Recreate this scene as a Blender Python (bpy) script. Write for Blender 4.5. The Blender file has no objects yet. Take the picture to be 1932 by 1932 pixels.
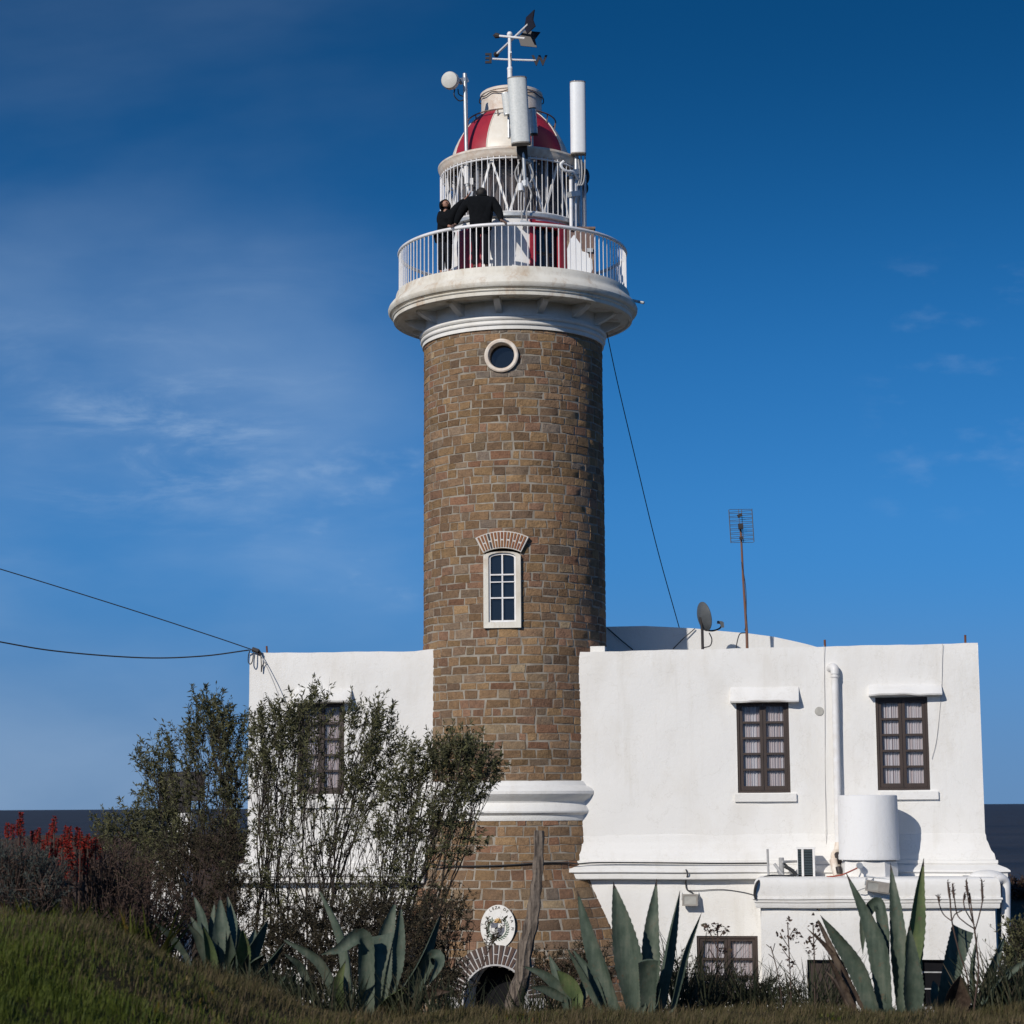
import bpy, bmesh, math, random
import numpy as np
from mathutils import Vector, Matrix

random.seed(7)
RNG = np.random.default_rng(11)
PI = math.pi
rad = math.radians
scene = bpy.context.scene
COL = scene.collection

# ------------------------------------------------------------------ camera
F = 3917.0                      # focal length in units of a 1932 wide frame
PITCH, ROLL, CAMZ = rad(8.08), 0.0062, 4.4
CAM = Vector((0, 0, CAMZ))
fwd = Vector((0, math.cos(PITCH), math.sin(PITCH)))
up0 = Vector((0, -math.sin(PITCH), math.cos(PITCH)))
rt0 = Vector((1, 0, 0))
RT = rt0 * math.cos(ROLL) - up0 * math.sin(ROLL)
UP = up0 * math.cos(ROLL) + rt0 * math.sin(ROLL)
cd = bpy.data.cameras.new('camera')
cd.sensor_width = 36.0
cd.lens = 36.0 * F / 1932.0
cd.clip_start, cd.clip_end = 0.1, 200000.0
cd.dof.use_dof = True
cd.dof.focus_distance = 43.0
cd.dof.aperture_fstop = 4.5
cam = bpy.data.objects.new('camera', cd)
COL.objects.link(cam)
cam.matrix_world = Matrix(((RT.x, UP.x, -fwd.x, CAM.x), (RT.y, UP.y, -fwd.y, CAM.y),
                           (RT.z, UP.z, -fwd.z, CAM.z), (0, 0, 0, 1)))
scene.camera = cam


def ray(x, y):
    return fwd * F + RT * (x - 966.0) + UP * (966.0 - y)


def P(x, y, Y):
    """survey point: the spot on the sight line of photo pixel (x, y) that lies Y metres away"""
    d = ray(x, y)
    return CAM + d * (Y / d.y)


# ------------------------------------------------------------------ materials
def new_mat(name):
    m = bpy.data.materials.new(name)
    m.use_nodes = True
    nt = m.node_tree
    b = nt.nodes['Principled BSDF']
    return m, nt, b


def lnk(nt, a, b):
    nt.links.new(a, b)


def ramp(nt, fac, stops):
    r = nt.nodes.new('ShaderNodeValToRGB')
    e = r.color_ramp.elements
    while len(e) < len(stops):
        e.new(0.5)
    for k, (p, c) in enumerate(stops):
        e[k].position = p
        e[k].color = (c[0], c[1], c[2], 1)
    lnk(nt, fac, r.inputs['Fac'])
    return r.outputs['Color']


def noise(nt, scale, detail=4.0, rough=0.55, vec=None, stretch=None):
    n = nt.nodes.new('ShaderNodeTexNoise')
    n.inputs['Scale'].default_value = scale
    n.inputs['Detail'].default_value = detail
    n.inputs['Roughness'].default_value = rough
    if vec is None:
        tc = nt.nodes.new('ShaderNodeTexCoord')
        vec = tc.outputs['Object']
    if stretch:
        mp = nt.nodes.new('ShaderNodeMapping')
        mp.inputs['Scale'].default_value = stretch
        lnk(nt, vec, mp.inputs['Vector'])
        vec = mp.outputs['Vector']
    lnk(nt, vec, n.inputs['Vector'])
    return n.outputs['Fac']


def bump(nt, b, h, strength=0.3, dist=0.01):
    bp = nt.nodes.new('ShaderNodeBump')
    bp.inputs['Strength'].default_value = strength
    bp.inputs['Distance'].default_value = dist
    lnk(nt, h, bp.inputs['Height'])
    lnk(nt, bp.outputs['Normal'], b.inputs['Normal'])


def plain(name, c0, c1=None, scale=8.0, rough=0.6, metal=0.0, bmp=0.0, bscale=40.0, bdist=0.01, stretch=None, spec=0.5, p0=0.35, p1=0.7):
    m, nt, b = new_mat(name)
    b.inputs['Roughness'].default_value = rough
    b.inputs['Metallic'].default_value = metal
    b.inputs['Specular IOR Level'].default_value = spec
    c1 = c1 or tuple(v * 0.75 for v in c0)
    col = ramp(nt, noise(nt, scale, stretch=stretch), [(p0, c0), (p1, c1)])
    lnk(nt, col, b.inputs['Base Color'])
    if bmp:
        bump(nt, b, noise(nt, bscale, 5.0), bmp, bdist)
    return m


def island(name, stops, rough=0.6, transl=0.25, spec=0.25, nscale=0.0, namt=0.35):
    """foliage: every leaf takes its own colour from the ramp"""
    m, nt, b = new_mat(name)
    b.inputs['Roughness'].default_value = rough
    b.inputs['Specular IOR Level'].default_value = spec
    g = nt.nodes.new('ShaderNodeNewGeometry')
    fac = g.outputs['Random Per Island']
    if nscale:
        mx = nt.nodes.new('ShaderNodeMix')
        mx.inputs['Factor'].default_value = namt
        lnk(nt, fac, mx.inputs[2])
        lnk(nt, noise(nt, nscale, 3.0), mx.inputs[3])
        fac = mx.outputs[0]
    col = ramp(nt, fac, stops)
    lnk(nt, col, b.inputs['Base Color'])
    if transl:
        tr = nt.nodes.new('ShaderNodeBsdfTranslucent')
        lnk(nt, col, tr.inputs['Color'])
        ms = nt.nodes.new('ShaderNodeMixShader')
        ms.inputs['Fac'].default_value = transl
        out = nt.nodes['Material Output']
        lnk(nt, b.outputs['BSDF'], ms.inputs[1])
        lnk(nt, tr.outputs['BSDF'], ms.inputs[2])
        lnk(nt, ms.outputs['Shader'], out.inputs['Surface'])
    return m


def plaster(name, base=(0.775, 0.765, 0.74), dirt=(0.58, 0.53, 0.45), amt=0.5, rust=0.0):
    m, nt, b = new_mat(name)
    b.inputs['Roughness'].default_value = 0.85
    b.inputs['Specular IOR Level'].default_value = 0.2
    big = noise(nt, 0.9, 6.0, 0.65, stretch=(1, 1, 0.55))
    mid = tuple(a + (d - a) * amt * 0.45 for a, d in zip(base, dirt))
    col = ramp(nt, big, [(0.0, base), (0.47, base), (0.64, mid), (0.85, tuple(a + (d - a) * amt for a, d in zip(base, dirt)))])
    spk = noise(nt, 26.0, 3.0, 0.6)
    sp = ramp(nt, spk, [(0.0, (1, 1, 1)), (0.69, (1, 1, 1)), (0.76, (0.72, 0.68, 0.62))])
    mx = nt.nodes.new('ShaderNodeMix')
    mx.data_type = 'RGBA'
    mx.blend_type = 'MULTIPLY'
    mx.inputs['Factor'].default_value = 0.55
    lnk(nt, col, mx.inputs[6])
    lnk(nt, sp, mx.inputs[7])
    # hairline cracks and faint rain streaks
    cr = noise(nt, 0.8, 7.0, 0.6)
    crk = ramp(nt, cr, [(0.0, (1, 1, 1)), (0.4955, (1, 1, 1)), (0.4985, (0.76, 0.74, 0.70)), (0.5015, (1, 1, 1)), (1.0, (1, 1, 1))])
    stk = ramp(nt, noise(nt, 3.2, 5.0, 0.6, stretch=(1, 1, 0.10)), [(0.0, (1, 1, 1)), (0.55, (1, 1, 1)), (0.8, (0.86, 0.84, 0.80))])
    for extra, fac_ in ((crk, 0.7), (stk, 0.8)):
        m3 = nt.nodes.new('ShaderNodeMix')
        m3.data_type = 'RGBA'
        m3.blend_type = 'MULTIPLY'
        m3.inputs['Factor'].default_value = fac_
        lnk(nt, mx.outputs[2], m3.inputs[6])
        lnk(nt, extra, m3.inputs[7])
        mx = m3
    last = mx.outputs[2]
    if rust:
        rs = noise(nt, 2.3, 8.0, 0.7, stretch=(1, 1, 0.4))
        rc = ramp(nt, rs, [(0.0, (0, 0, 0)), (0.53, (0, 0, 0)), (0.76, (1, 1, 1))])
        m2 = nt.nodes.new('ShaderNodeMix')
        m2.data_type = 'RGBA'
        mul = nt.nodes.new('ShaderNodeMath')
        mul.operation = 'MULTIPLY'
        mul.inputs[1].default_value = rust
        lnk(nt, rc, mul.inputs[0])
        lnk(nt, mul.outputs[0], m2.inputs[0])
        lnk(nt, last, m2.inputs[6])
        m2.inputs[7].default_value = (0.42, 0.25, 0.12, 1)
        last = m2.outputs[2]
    lnk(nt, last, b.inputs['Base Color'])
    h1 = nt.nodes.new('ShaderNodeMath')
    h1.operation = 'ADD'
    lnk(nt, noise(nt, 9.0, 3.0), h1.inputs[0])
    lnk(nt, noise(nt, 38.0, 4.0, 0.6), h1.inputs[1])
    bump(nt, b, h1.outputs[0], 0.42, 0.014)
    return m


M = {}
M['plaster'] = plaster('white_plaster')
M['gallery'] = plaster('weathered_white_render', (0.76, 0.73, 0.65), (0.36, 0.28, 0.18), 0.9, 1.0)
M['moulding'] = plaster('lichen_spotted_white', (0.78, 0.77, 0.74), (0.45, 0.42, 0.37), 0.5)
M['white'] = plain('white_gloss_paint', (0.80, 0.80, 0.80), (0.70, 0.68, 0.65), 6, 0.45)
M['offwhite'] = plain('cream_weathered_paint', (0.74, 0.68, 0.60), (0.60, 0.48, 0.38), 7, 0.55)
M['whitemetal'] = plain('white_painted_bar', (0.80, 0.80, 0.81), (0.62, 0.56, 0.50), 5, 0.4, p0=0.5, p1=0.85)
M['tank'] = plaster('white_tank_coat', (0.77, 0.77, 0.77), (0.6, 0.58, 0.54), 0.3)
M['red'] = plain('red_paint', (0.36, 0.018, 0.035), (0.29, 0.014, 0.03), 5, 0.5)
M['galv'] = plain('galvanised_steel', (0.55, 0.57, 0.58), (0.42, 0.44, 0.45), 14, 0.45, 0.55)
M['panel'] = plain('pale_grey_plastic', (0.66, 0.68, 0.67), (0.54, 0.57, 0.56), 26, 0.5, bmp=0.1, bscale=60, bdist=0.004)
M['panelwhite'] = plain('white_plastic', (0.78, 0.80, 0.82), (0.74, 0.76, 0.78), 10, 0.5)
M['panelcap'] = plain('brown_grey_plastic', (0.26, 0.24, 0.21), (0.2, 0.18, 0.16), 10, 0.6)
M['black'] = plain('black_metal', (0.02, 0.018, 0.018), (0.035, 0.025, 0.025), 10, 0.6)
M['fin'] = plain('dark_sheet_metal', (0.016, 0.009, 0.011), (0.009, 0.009, 0.011), 9, 0.5)
M['cable'] = plain('black_cable', (0.018, 0.02, 0.024), (0.03, 0.03, 0.03), 10, 0.6)
M['greycable'] = plain('grey_cable', (0.42, 0.42, 0.42), (0.3, 0.3, 0.3), 10, 0.6)
M['redcable'] = plain('red_cable', (0.35, 0.05, 0.03), (0.3, 0.08, 0.05), 10, 0.6)
M['wood'] = plain('dark_brown_wood', (0.030, 0.018, 0.014), (0.044, 0.026, 0.019), 12, 0.55, stretch=(1, 1, 0.15))
M['rust'] = plain('rusty_iron', (0.16, 0.055, 0.025), (0.09, 0.035, 0.022), 12, 0.85, bmp=0.2)
M['cabinet'] = plain('peeling_brown_metal', (0.16, 0.10, 0.085), (0.34, 0.26, 0.17), 5, 0.75, bmp=0.2, p0=0.52, p1=0.72)
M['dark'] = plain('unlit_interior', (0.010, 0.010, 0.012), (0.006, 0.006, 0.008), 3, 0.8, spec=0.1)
M['cloth'] = plain('black_cloth', (0.0035, 0.0045, 0.006), (0.006, 0.007, 0.009), 14, 1.0, spec=0.2, bmp=0.2, bscale=25, bdist=0.02)
M['denim'] = plain('dark_trousers', (0.006, 0.007, 0.011), (0.010, 0.012, 0.017), 14, 0.95, spec=0.2)
M['skin'] = plain('skin', (0.36, 0.19, 0.13), (0.30, 0.15, 0.10), 20, 0.55)
M['glove'] = plain('weathered_hand_skin', (0.16, 0.10, 0.075), (0.12, 0.07, 0.055), 20, 0.6)
M['hair'] = plain('dark_hair', (0.012, 0.010, 0.009), (0.02, 0.016, 0.013), 30, 0.7)
M['concrete'] = plain('grey_patch', (0.36, 0.35, 0.32), (0.45, 0.44, 0.40), 12, 0.9)
M['curtain'] = plain('striped_net_curtain', (0.80, 0.79, 0.84), (0.58, 0.47, 0.47), 1.0, 0.9, stretch=(24, 24, 0.05), p0=0.42, p1=0.6)
M['curtaingrey'] = plain('grey_lantern_blind', (0.20, 0.175, 0.175), (0.085, 0.062, 0.068), 1.0, 0.5, stretch=(6, 6, 0.05), p0=0.4, p1=0.62)
M['bark'] = plain('grey_brown_bark', (0.048, 0.036, 0.028), (0.026, 0.020, 0.016), 20, 0.9)
M['twig'] = plain('dry_twig', (0.085, 0.052, 0.038), (0.05, 0.032, 0.026), 12, 0.9)
M['driftwood'] = plain('weathered_grey_wood', (0.18, 0.145, 0.115), (0.045, 0.034, 0.028), 3.2, 0.9, stretch=(9, 9, 0.5), bmp=0.7, bscale=14, bdist=0.03, p0=0.42, p1=0.6)
M['brickred'] = plain('lintel_brick', (0.22, 0.075, 0.035), (0.26, 0.13, 0.05), 3, 0.85, bmp=0.3)
M['brickdark'] = plain('dark_arch_brick', (0.06, 0.042, 0.036), (0.11, 0.06, 0.042), 3, 0.85, bmp=0.3)
M['whitepoint'] = plain('white_pointing', (0.66, 0.63, 0.58), (0.5, 0.46, 0.42), 9, 0.9)
M['greypoint'] = plain('grey_pointing', (0.50, 0.49, 0.48), (0.36, 0.35, 0.35), 9, 0.9)
M['leaf'] = island('willowy_leaf', [(0.0, (0.046, 0.046, 0.026)), (0.45, (0.088, 0.088, 0.044)), (0.8, (0.142, 0.142, 0.060)), (1.0, (0.20, 0.165, 0.07))], 0.6, 0.2, 0.3, 1.6)
M['leafdark'] = island('dark_brown_leaf', [(0.0, (0.026, 0.024, 0.014)), (0.6, (0.05, 0.042, 0.026)), (1.0, (0.09, 0.072, 0.045))], 0.7, 0.2, 0.2)  # dark brown leaf colour of the scrub, varied leaf by leaf
M['leafgrey'] = island('grey_leaf', [(0.0, (0.045, 0.06, 0.055)), (0.6, (0.075, 0.09, 0.08)), (1.0, (0.10, 0.105, 0.09))], 0.7, 0.15)
M['leafdry'] = island('dry_leaf', [(0.0, (0.045, 0.027, 0.021)), (0.55, (0.085, 0.052, 0.042)), (0.85, (0.12, 0.08, 0.06)), (1.0, (0.05, 0.055, 0.02))], 0.8, 0.15)
M['leafyellow'] = island('yellow_green_leaf', [(0.0, (0.035, 0.055, 0.012)), (0.6, (0.09, 0.10, 0.016)), (0.9, (0.16, 0.11, 0.02)), (1.0, (0.15, 0.07, 0.02))], 0.55, 0.25)
M['lawn'] = island('green_grass_blade', [(0.0, (0.045, 0.070, 0.011)), (0.6, (0.092, 0.118, 0.017)), (0.9, (0.145, 0.142, 0.033)), (1.0, (0.20, 0.15, 0.07))], 0.6, 0.3, 0.2, 0.9, 0.5)
M['drygrass'] = island('dry_grass_blade', [(0.0, (0.042, 0.050, 0.014)), (0.35, (0.085, 0.078, 0.030)), (0.75, (0.16, 0.118, 0.068)), (1.0, (0.28, 0.20, 0.13))], 0.7, 0.25, 0.2, 0.8, 0.5)
M['flower'] = island('red_aloe_floret', [(0.0, (0.21, 0.014, 0.012)), (0.7, (0.31, 0.024, 0.017)), (1.0, (0.31, 0.055, 0.023))], 0.6, 0.15)
M['spiky'] = island('thin_spiky_leaf', [(0.0, (0.03, 0.042, 0.026)), (0.7, (0.07, 0.075, 0.045)), (1.0, (0.12, 0.10, 0.07))], 0.6, 0.15)


def agave_mat(name, ca, cb, cc):
    m, nt, b = new_mat(name)
    b.inputs['Roughness'].default_value = 0.65
    b.inputs['Specular IOR Level'].default_value = 0.22
    f = noise(nt, 4.5, 7.0, 0.7)
    st = noise(nt, 14.0, 4.0, 0.6, stretch=(1, 1, 0.12))
    mx = nt.nodes.new('ShaderNodeMix')
    mx.inputs['Factor'].default_value = 0.45
    lnk(nt, f, mx.inputs[2])
    lnk(nt, st, mx.inputs[3])
    body = ramp(nt, mx.outputs[0], [(0.41, ca), (0.5, cb), (0.59, cc)])
    sc_ = ramp(nt, noise(nt, 13.0, 6.0, 0.75), [(0.0, (0, 0, 0)), (0.585, (0, 0, 0)), (0.66, (0.8, 0.8, 0.8))])
    mk = nt.nodes.new('ShaderNodeMix')
    mk.data_type = 'RGBA'
    lnk(nt, sc_, mk.inputs[0])
    lnk(nt, body, mk.inputs[6])
    mk.inputs[7].default_value = (0.11, 0.085, 0.055, 1)
    lnk(nt, mk.outputs[2], b.inputs['Base Color'])
    bump(nt, b, mx.outputs[0], 0.5, 0.02)
    return m


M['agave'] = agave_mat('agave_leaf', (0.046, 0.066, 0.048), (0.070, 0.094, 0.070), (0.105, 0.122, 0.092))
M['agavegreen'] = agave_mat('agave_young_leaf', (0.07, 0.10, 0.045), (0.10, 0.135, 0.055), (0.14, 0.16, 0.075))
M['agavedead'] = agave_mat('agave_withered_leaf', (0.028, 0.020, 0.016), (0.062, 0.043, 0.032), (0.12, 0.09, 0.065))


def stone_mat():
    m, nt, b = new_mat('rough_sandstone')
    b.inputs['Roughness'].default_value = 0.9
    b.inputs['Specular IOR Level'].default_value = 0.15
    at = nt.nodes.new('ShaderNodeAttribute')
    at.attribute_name = 'stone'
    n1 = noise(nt, 9.0, 8.0, 0.75)
    v = ramp(nt, n1, [(0.25, (0.55, 0.53, 0.54)), (0.5, (1, 1, 1)), (0.75, (1.45, 1.38, 1.25))])
    mx = nt.nodes.new('ShaderNodeMix')
    mx.data_type = 'RGBA'
    mx.blend_type = 'MULTIPLY'
    mx.inputs['Factor'].default_value = 0.85
    lnk(nt, at.outputs['Color'], mx.inputs[6])
    lnk(nt, v, mx.inputs[7])
    lnk(nt, mx.outputs[2], b.inputs['Base Color'])
    bump(nt, b, noise(nt, 13.0, 8.0, 0.75), 1.0, 0.055)
    return m


M['stone'] = stone_mat()
M['mortar'] = plain('lime_mortar', (0.335, 0.30, 0.25), (0.20, 0.17, 0.135), 4, 0.95, bmp=0.4, bscale=30)


def glass_mat(name, tint=(0.02, 0.025, 0.03), mixv=0.25, rough=0.05):
    m, nt, b = new_mat(name)
    b.inputs['Base Color'].default_value = (*tint, 1)
    b.inputs['Roughness'].default_value = rough
    b.inputs['Specular IOR Level'].default_value = 0.6
    tr = nt.nodes.new('ShaderNodeBsdfTransparent')
    ms = nt.nodes.new('ShaderNodeMixShader')
    ms.inputs['Fac'].default_value = mixv
    lnk(nt, tr.outputs['BSDF'], ms.inputs[1])
    lnk(nt, b.outputs['BSDF'], ms.inputs[2])
    lnk(nt, ms.outputs['Shader'], nt.nodes['Material Output'].inputs['Surface'])
    return m


M['glass'] = glass_mat('window_glass', (0.05, 0.06, 0.07), 0.30)
M['lglass'] = glass_mat('lantern_glass', (0.08, 0.08, 0.08), 0.30, 0.08)
M['darkglass'] = glass_mat('dark_window_glass', (0.006, 0.009, 0.014), 0.98, 0.04)


def ground_mat():
    m, nt, b = new_mat('rough_turf_and_soil')
    b.inputs['Roughness'].default_value = 0.95
    b.inputs['Specular IOR Level'].default_value = 0.1
    n1 = noise(nt, 0.35, 8.0, 0.65)
    c = ramp(nt, n1, [(0.3, (0.030, 0.034, 0.011)), (0.5, (0.052, 0.042, 0.020)), (0.68, (0.075, 0.055, 0.034))])
    # the rough land beyond the houses is reddish brown heath
    tc = nt.nodes.new('ShaderNodeTexCoord')
    sx = nt.nodes.new('ShaderNodeSeparateXYZ')
    lnk(nt, tc.outputs['Object'], sx.inputs['Vector'])
    mr = nt.nodes.new('ShaderNodeMapRange')
    mr.inputs[1].default_value, mr.inputs[2].default_value = 44, 62
    lnk(nt, sx.outputs['Y'], mr.inputs[0])
    heath = ramp(nt, noise(nt, 0.22, 9.0, 0.7), [(0.3, (0.065, 0.040, 0.030)), (0.55, (0.10, 0.066, 0.045)), (0.75, (0.055, 0.05, 0.026))])
    mx = nt.nodes.new('ShaderNodeMix')
    mx.data_type = 'RGBA'
    lnk(nt, mr.outputs[0], mx.inputs[0])
    lnk(nt, c, mx.inputs[6])
    lnk(nt, heath, mx.inputs[7])
    lnk(nt, mx.outputs[2], b.inputs['Base Color'])
    bump(nt, b, noise(nt, 6.0, 8.0, 0.7), 1.0, 0.08)
    return m


def sea_mat():
    m, nt, b = new_mat('choppy_river_water')
    b.inputs['Base Color'].default_value = (0.040, 0.042, 0.055, 1)
    b.inputs['Roughness'].default_value = 0.5
    b.inputs['Specular IOR Level'].default_value = 0.09
    n1 = noise(nt, 0.16, 6.0, 0.7, stretch=(0.45, 1.0, 1.0))
    col = ramp(nt, noise(nt, 0.010, 12.0, 0.92, stretch=(0.12, 1, 1)), [(0.38, (0.014, 0.014, 0.017)), (0.62, (0.072, 0.062, 0.056))])
    lnk(nt, col, b.inputs['Base Color'])
    bump(nt, b, n1, 1.0, 1.2)
    return m


M['ground'] = ground_mat()
M['sea'] = sea_mat()


# ------------------------------------------------------------------ mesh builder
class MB:
    def __init__(self):
        self.v, self.f, self.c = [], [], []

    def add(self, vs, fs):
        o = len(self.v)
        self.v.extend([tuple(p) for p in vs])
        self.f.extend([tuple(i + o for i in q) for q in fs])
        return self

    def box(self, x0, x1, y0, y1, z0, z1, fn=None):
        c = [(x, y, z) for z in (z0, z1) for y in (y0, y1) for x in (x0, x1)]
        if fn:
            c = [fn(*p) for p in c]
        return self.add(c, [(0, 2, 3, 1), (4, 5, 7, 6), (0, 1, 5, 4), (2, 6, 7, 3), (0, 4, 6, 2), (1, 3, 7, 5)])

    def bar(self, a, b, w, d=None, side=Vector((1, 0, 0))):
        """rectangular bar from a to b, w wide along side, d deep"""
        a, b = Vector(a), Vector(b)
        d = d or w
        t = (b - a).normalized()
        s = (side - t * side.dot(t)).normalized() * (w / 2)
        n = t.cross(s).normalized() * (d / 2)
        vs = [a - s - n, a + s - n, a + s + n, a - s + n, b - s - n, b + s - n, b + s + n, b - s + n]
        return self.add(vs, [(0, 3, 2, 1), (4, 5, 6, 7), (0, 1, 5, 4), (1, 2, 6, 5), (2, 3, 7, 6), (3, 0, 4, 7)])

    def tube(self, pts, r, seg=8, cap=True):
        pts = [Vector(p) for p in pts]
        n = len(pts)
        rs = r if isinstance(r, (list, tuple)) else [r] * n
        t0 = (pts[1] - pts[0]).normalized()
        ref = Vector((0, 0, 1)) if abs(t0.z) < 0.9 else Vector((1, 0, 0))
        u = t0.cross(ref).normalized()
        vs, fs = [], []
        for i, p in enumerate(pts):
            t = (pts[min(i + 1, n - 1)] - pts[max(i - 1, 0)]).normalized()
            u = (u - t * u.dot(t))
            u = u.normalized() if u.length > 1e-6 else t.orthogonal().normalized()
            w = t.cross(u)
            for k in range(seg):
                a = 2 * PI * k / seg
                vs.append(p + (u * math.cos(a) + w * math.sin(a)) * rs[i])
        for i in range(n - 1):
            for k in range(seg):
                k2 = (k + 1) % seg
                fs.append((i * seg + k, i * seg + k2, (i + 1) * seg + k2, (i + 1) * seg + k))
        if cap:
            fs.append(tuple(range(seg - 1, -1, -1)))
            fs.append(tuple((n - 1) * seg + k for k in range(seg)))
        return self.add(vs, fs)

    def lathe(self, prof, cx, cy, seg=96, a0=0.0, a1=2 * PI, close=True):
        vs, fs = [], []
        full = abs(a1 - a0 - 2 * PI) < 1e-6
        m = seg if full else seg + 1
        for (r, z) in prof:
            for k in range(m):
                a = a0 + (a1 - a0) * k / seg
                vs.append((cx + r * math.sin(a), cy - r * math.cos(a), z))
        for i in range(len(prof) - 1):
            for k in range(seg):
                k2 = (k + 1) % m
                fs.append((i * m + k, i * m + k2, (i + 1) * m + k2, (i + 1) * m + k))
        return self.add(vs, fs)

    def prism(self, poly, fn, d0, d1):
        """polygon (u, v) list carried by fn(u, v, depth), extruded between d0 and d1"""
        n = len(poly)
        vs = [fn(u, v, d0) for u, v in poly] + [fn(u, v, d1) for u, v in poly]
        fs = [tuple(range(n)), tuple(range(2 * n - 1, n - 1, -1))]
        for k in range(n):
            k2 = (k + 1) % n
            fs.append((k, n + k, n + k2, k2))
        return self.add(vs, fs)

    def sphere(self, c, r, seg=16, rings=10, sc=(1, 1, 1)):
        vs, fs = [], []
        for i in range(rings + 1):
            th = PI * i / rings
            for k in range(seg):
                a = 2 * PI * k / seg
                vs.append((c[0] + r * sc[0] * math.sin(th) * math.cos(a), c[1] + r * sc[1] * math.sin(th) * math.sin(a), c[2] + r * sc[2] * math.cos(th)))
        for i in range(rings):
            for k in range(seg):
                k2 = (k + 1) % seg
                fs.append((i * seg + k, (i + 1) * seg + k, (i + 1) * seg + k2, i * seg + k2))
        return self.add(vs, fs)

    def build(self, name, mat, parent=None, origin=None, smooth=True, angle=38, fix=True, color=None):
        org = Vector(origin) if origin is not None else (Vector(parent['org']) if parent is not None else Vector((0, 0, 0)))
        me = bpy.data.meshes.new(name)
        arr = np.array(self.v, dtype=float) - np.array(org)
        me.from_pydata(arr.tolist(), [], self.f)
        if fix:
            bm = bmesh.new()
            bm.from_mesh(me)
            bmesh.ops.remove_doubles(bm, verts=bm.verts, dist=1e-5)
            bmesh.ops.recalc_face_normals(bm, faces=bm.faces)
            bm.to_mesh(me)
            bm.free()
        if smooth:
            me.shade_smooth()
            me.set_sharp_from_angle(angle=rad(angle))
        for mm in (mat if isinstance(mat, (list, tuple)) else [mat]):
            me.materials.append(mm)
        o = bpy.data.objects.new(name, me)
        COL.objects.link(o)
        if parent is not None:
            o.parent = parent
            if origin is not None:
                o.location = org - Vector(parent['org'])
        else:
            o.location = org
        o['org'] = tuple(org)
        return o


def thing(name, label, cat, loc, group=None):
    o = bpy.data.objects.new(name, None)
    o.empty_display_size = 0.2
    COL.objects.link(o)
    o.location = loc
    o['org'] = tuple(loc)
    return tag(o, label, cat, group)


def tag(o, label, cat, group=None, kind=None):
    if label:
        o['label'] = label
    if cat:
        o['category'] = cat
    if group:
        o['group'] = group
    if kind:
        o['kind'] = kind
    return o


def struct(o):
    o['kind'] = 'structure'
    return o


def bez(p0, p1, p2, n=8):
    p0, p1, p2 = Vector(p0), Vector(p1), Vector(p2)
    return [p0 * (1 - t) ** 2 + p1 * 2 * t * (1 - t) + p2 * t * t for t in [k / (n - 1) for k in range(n)]]


def smooth_path(pts, n=6):
    """Catmull-Rom through the points"""
    p = [Vector(q) for q in pts]
    p = [p[0] * 2 - p[1]] + p + [p[-1] * 2 - p[-2]]
    out = []
    for i in range(1, len(p) - 2):
        for k in range(n):
            t = k / n
            out.append(0.5 * ((2 * p[i]) + (p[i + 1] - p[i - 1]) * t + (2 * p[i - 1] - 5 * p[i] + 4 * p[i + 1] - p[i + 2]) * t * t
                              + (3 * p[i] - p[i - 1] - 3 * p[i + 1] + p[i + 2]) * t ** 3))
    out.append(p[-2])
    return out


# ------------------------------------------------------------------ terrain
def lerp_tab(tab, x):
    if x <= tab[0][0]:
        return tab[0][1]
    for (a, va), (b, vb) in zip(tab, tab[1:]):
        if x <= b:
            t = (x - a) / (b - a)
            return va + (vb - va) * t
    return tab[-1][1]


BASE_Y = [(-60, 2.6), (0, 2.75), (8, 2.85), (16, 2.58), (19, 2.46), (21, 2.34), (24, 1.95), (28, 1.15), (33, 0.35), (39, 0.0), (48, 0.0)]
MOUND_X = [(-30, 1.5), (-8, 1.15), (-4.2, 0.98), (-3.71, 0.92), (-3.37, 0.89), (-3.13, 0.78), (-2.78, 0.60), (-2.46, 0.45), (-2.2, 0.30), (-1.93, 0.15), (-1.55, 0.04), (-1.1, 0.0)]
MOUND_Y = [(4, 0.0), (8, 0.22), (12, 0.6), (15, 0.92), (16.5, 1.0), (17.5, 0.97), (19, 0.74), (21, 0.42), (24, 0.18), (28, 0.05), (33, 0.0)]


def sstep(a, b, x):
    t = min(1.0, max(0.0, (x - a) / (b - a)))
    return t * t * (3 - 2 * t)


def ground_z(x, y):
    b = lerp_tab(BASE_Y, y)
    m = lerp_tab(MOUND_X, x) * lerp_tab(MOUND_Y, y)
    z = b + m
    if y > 44:
        left = lerp_tab([(44, 0.3), (60, 1.0), (100, 2.1), (150, 2.55), (400, 2.6)], y)
        right = lerp_tab([(44, 0.1), (60, 0.9), (72, 1.35), (90, 1.4), (400, 1.4)], y)
        t = sstep(-10, 16, x)
        z = left * (1 - t) + right * t
        edge = 150 * (1 - t) + 78 * t + 6 * math.sin(x * 0.21) + 3 * math.sin(x * 0.57 + 1)
        z -= 14 * sstep(edge, edge + 22, y)
    far = max(abs(x) - 110 - 8 * math.sin(y * 0.1), 0)
    z -= 14 * sstep(0, 30, far)
    if y < 44:
        z += 0.035 * math.sin(x * 2.1 + y * 1.3) + 0.025 * math.sin(x * 4.7 - y * 3.1) + 0.015 * math.sin(x * 8.3 + y * 6.1)
    else:
        z += 0.10 * math.sin(x * 0.6 + y * 0.4) + 0.06 * math.sin(x * 1.7 - y * 0.9)
    return z


def G(x, y, dz=0.0):
    return Vector((x, y, ground_z(x, y) + dz))


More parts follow.
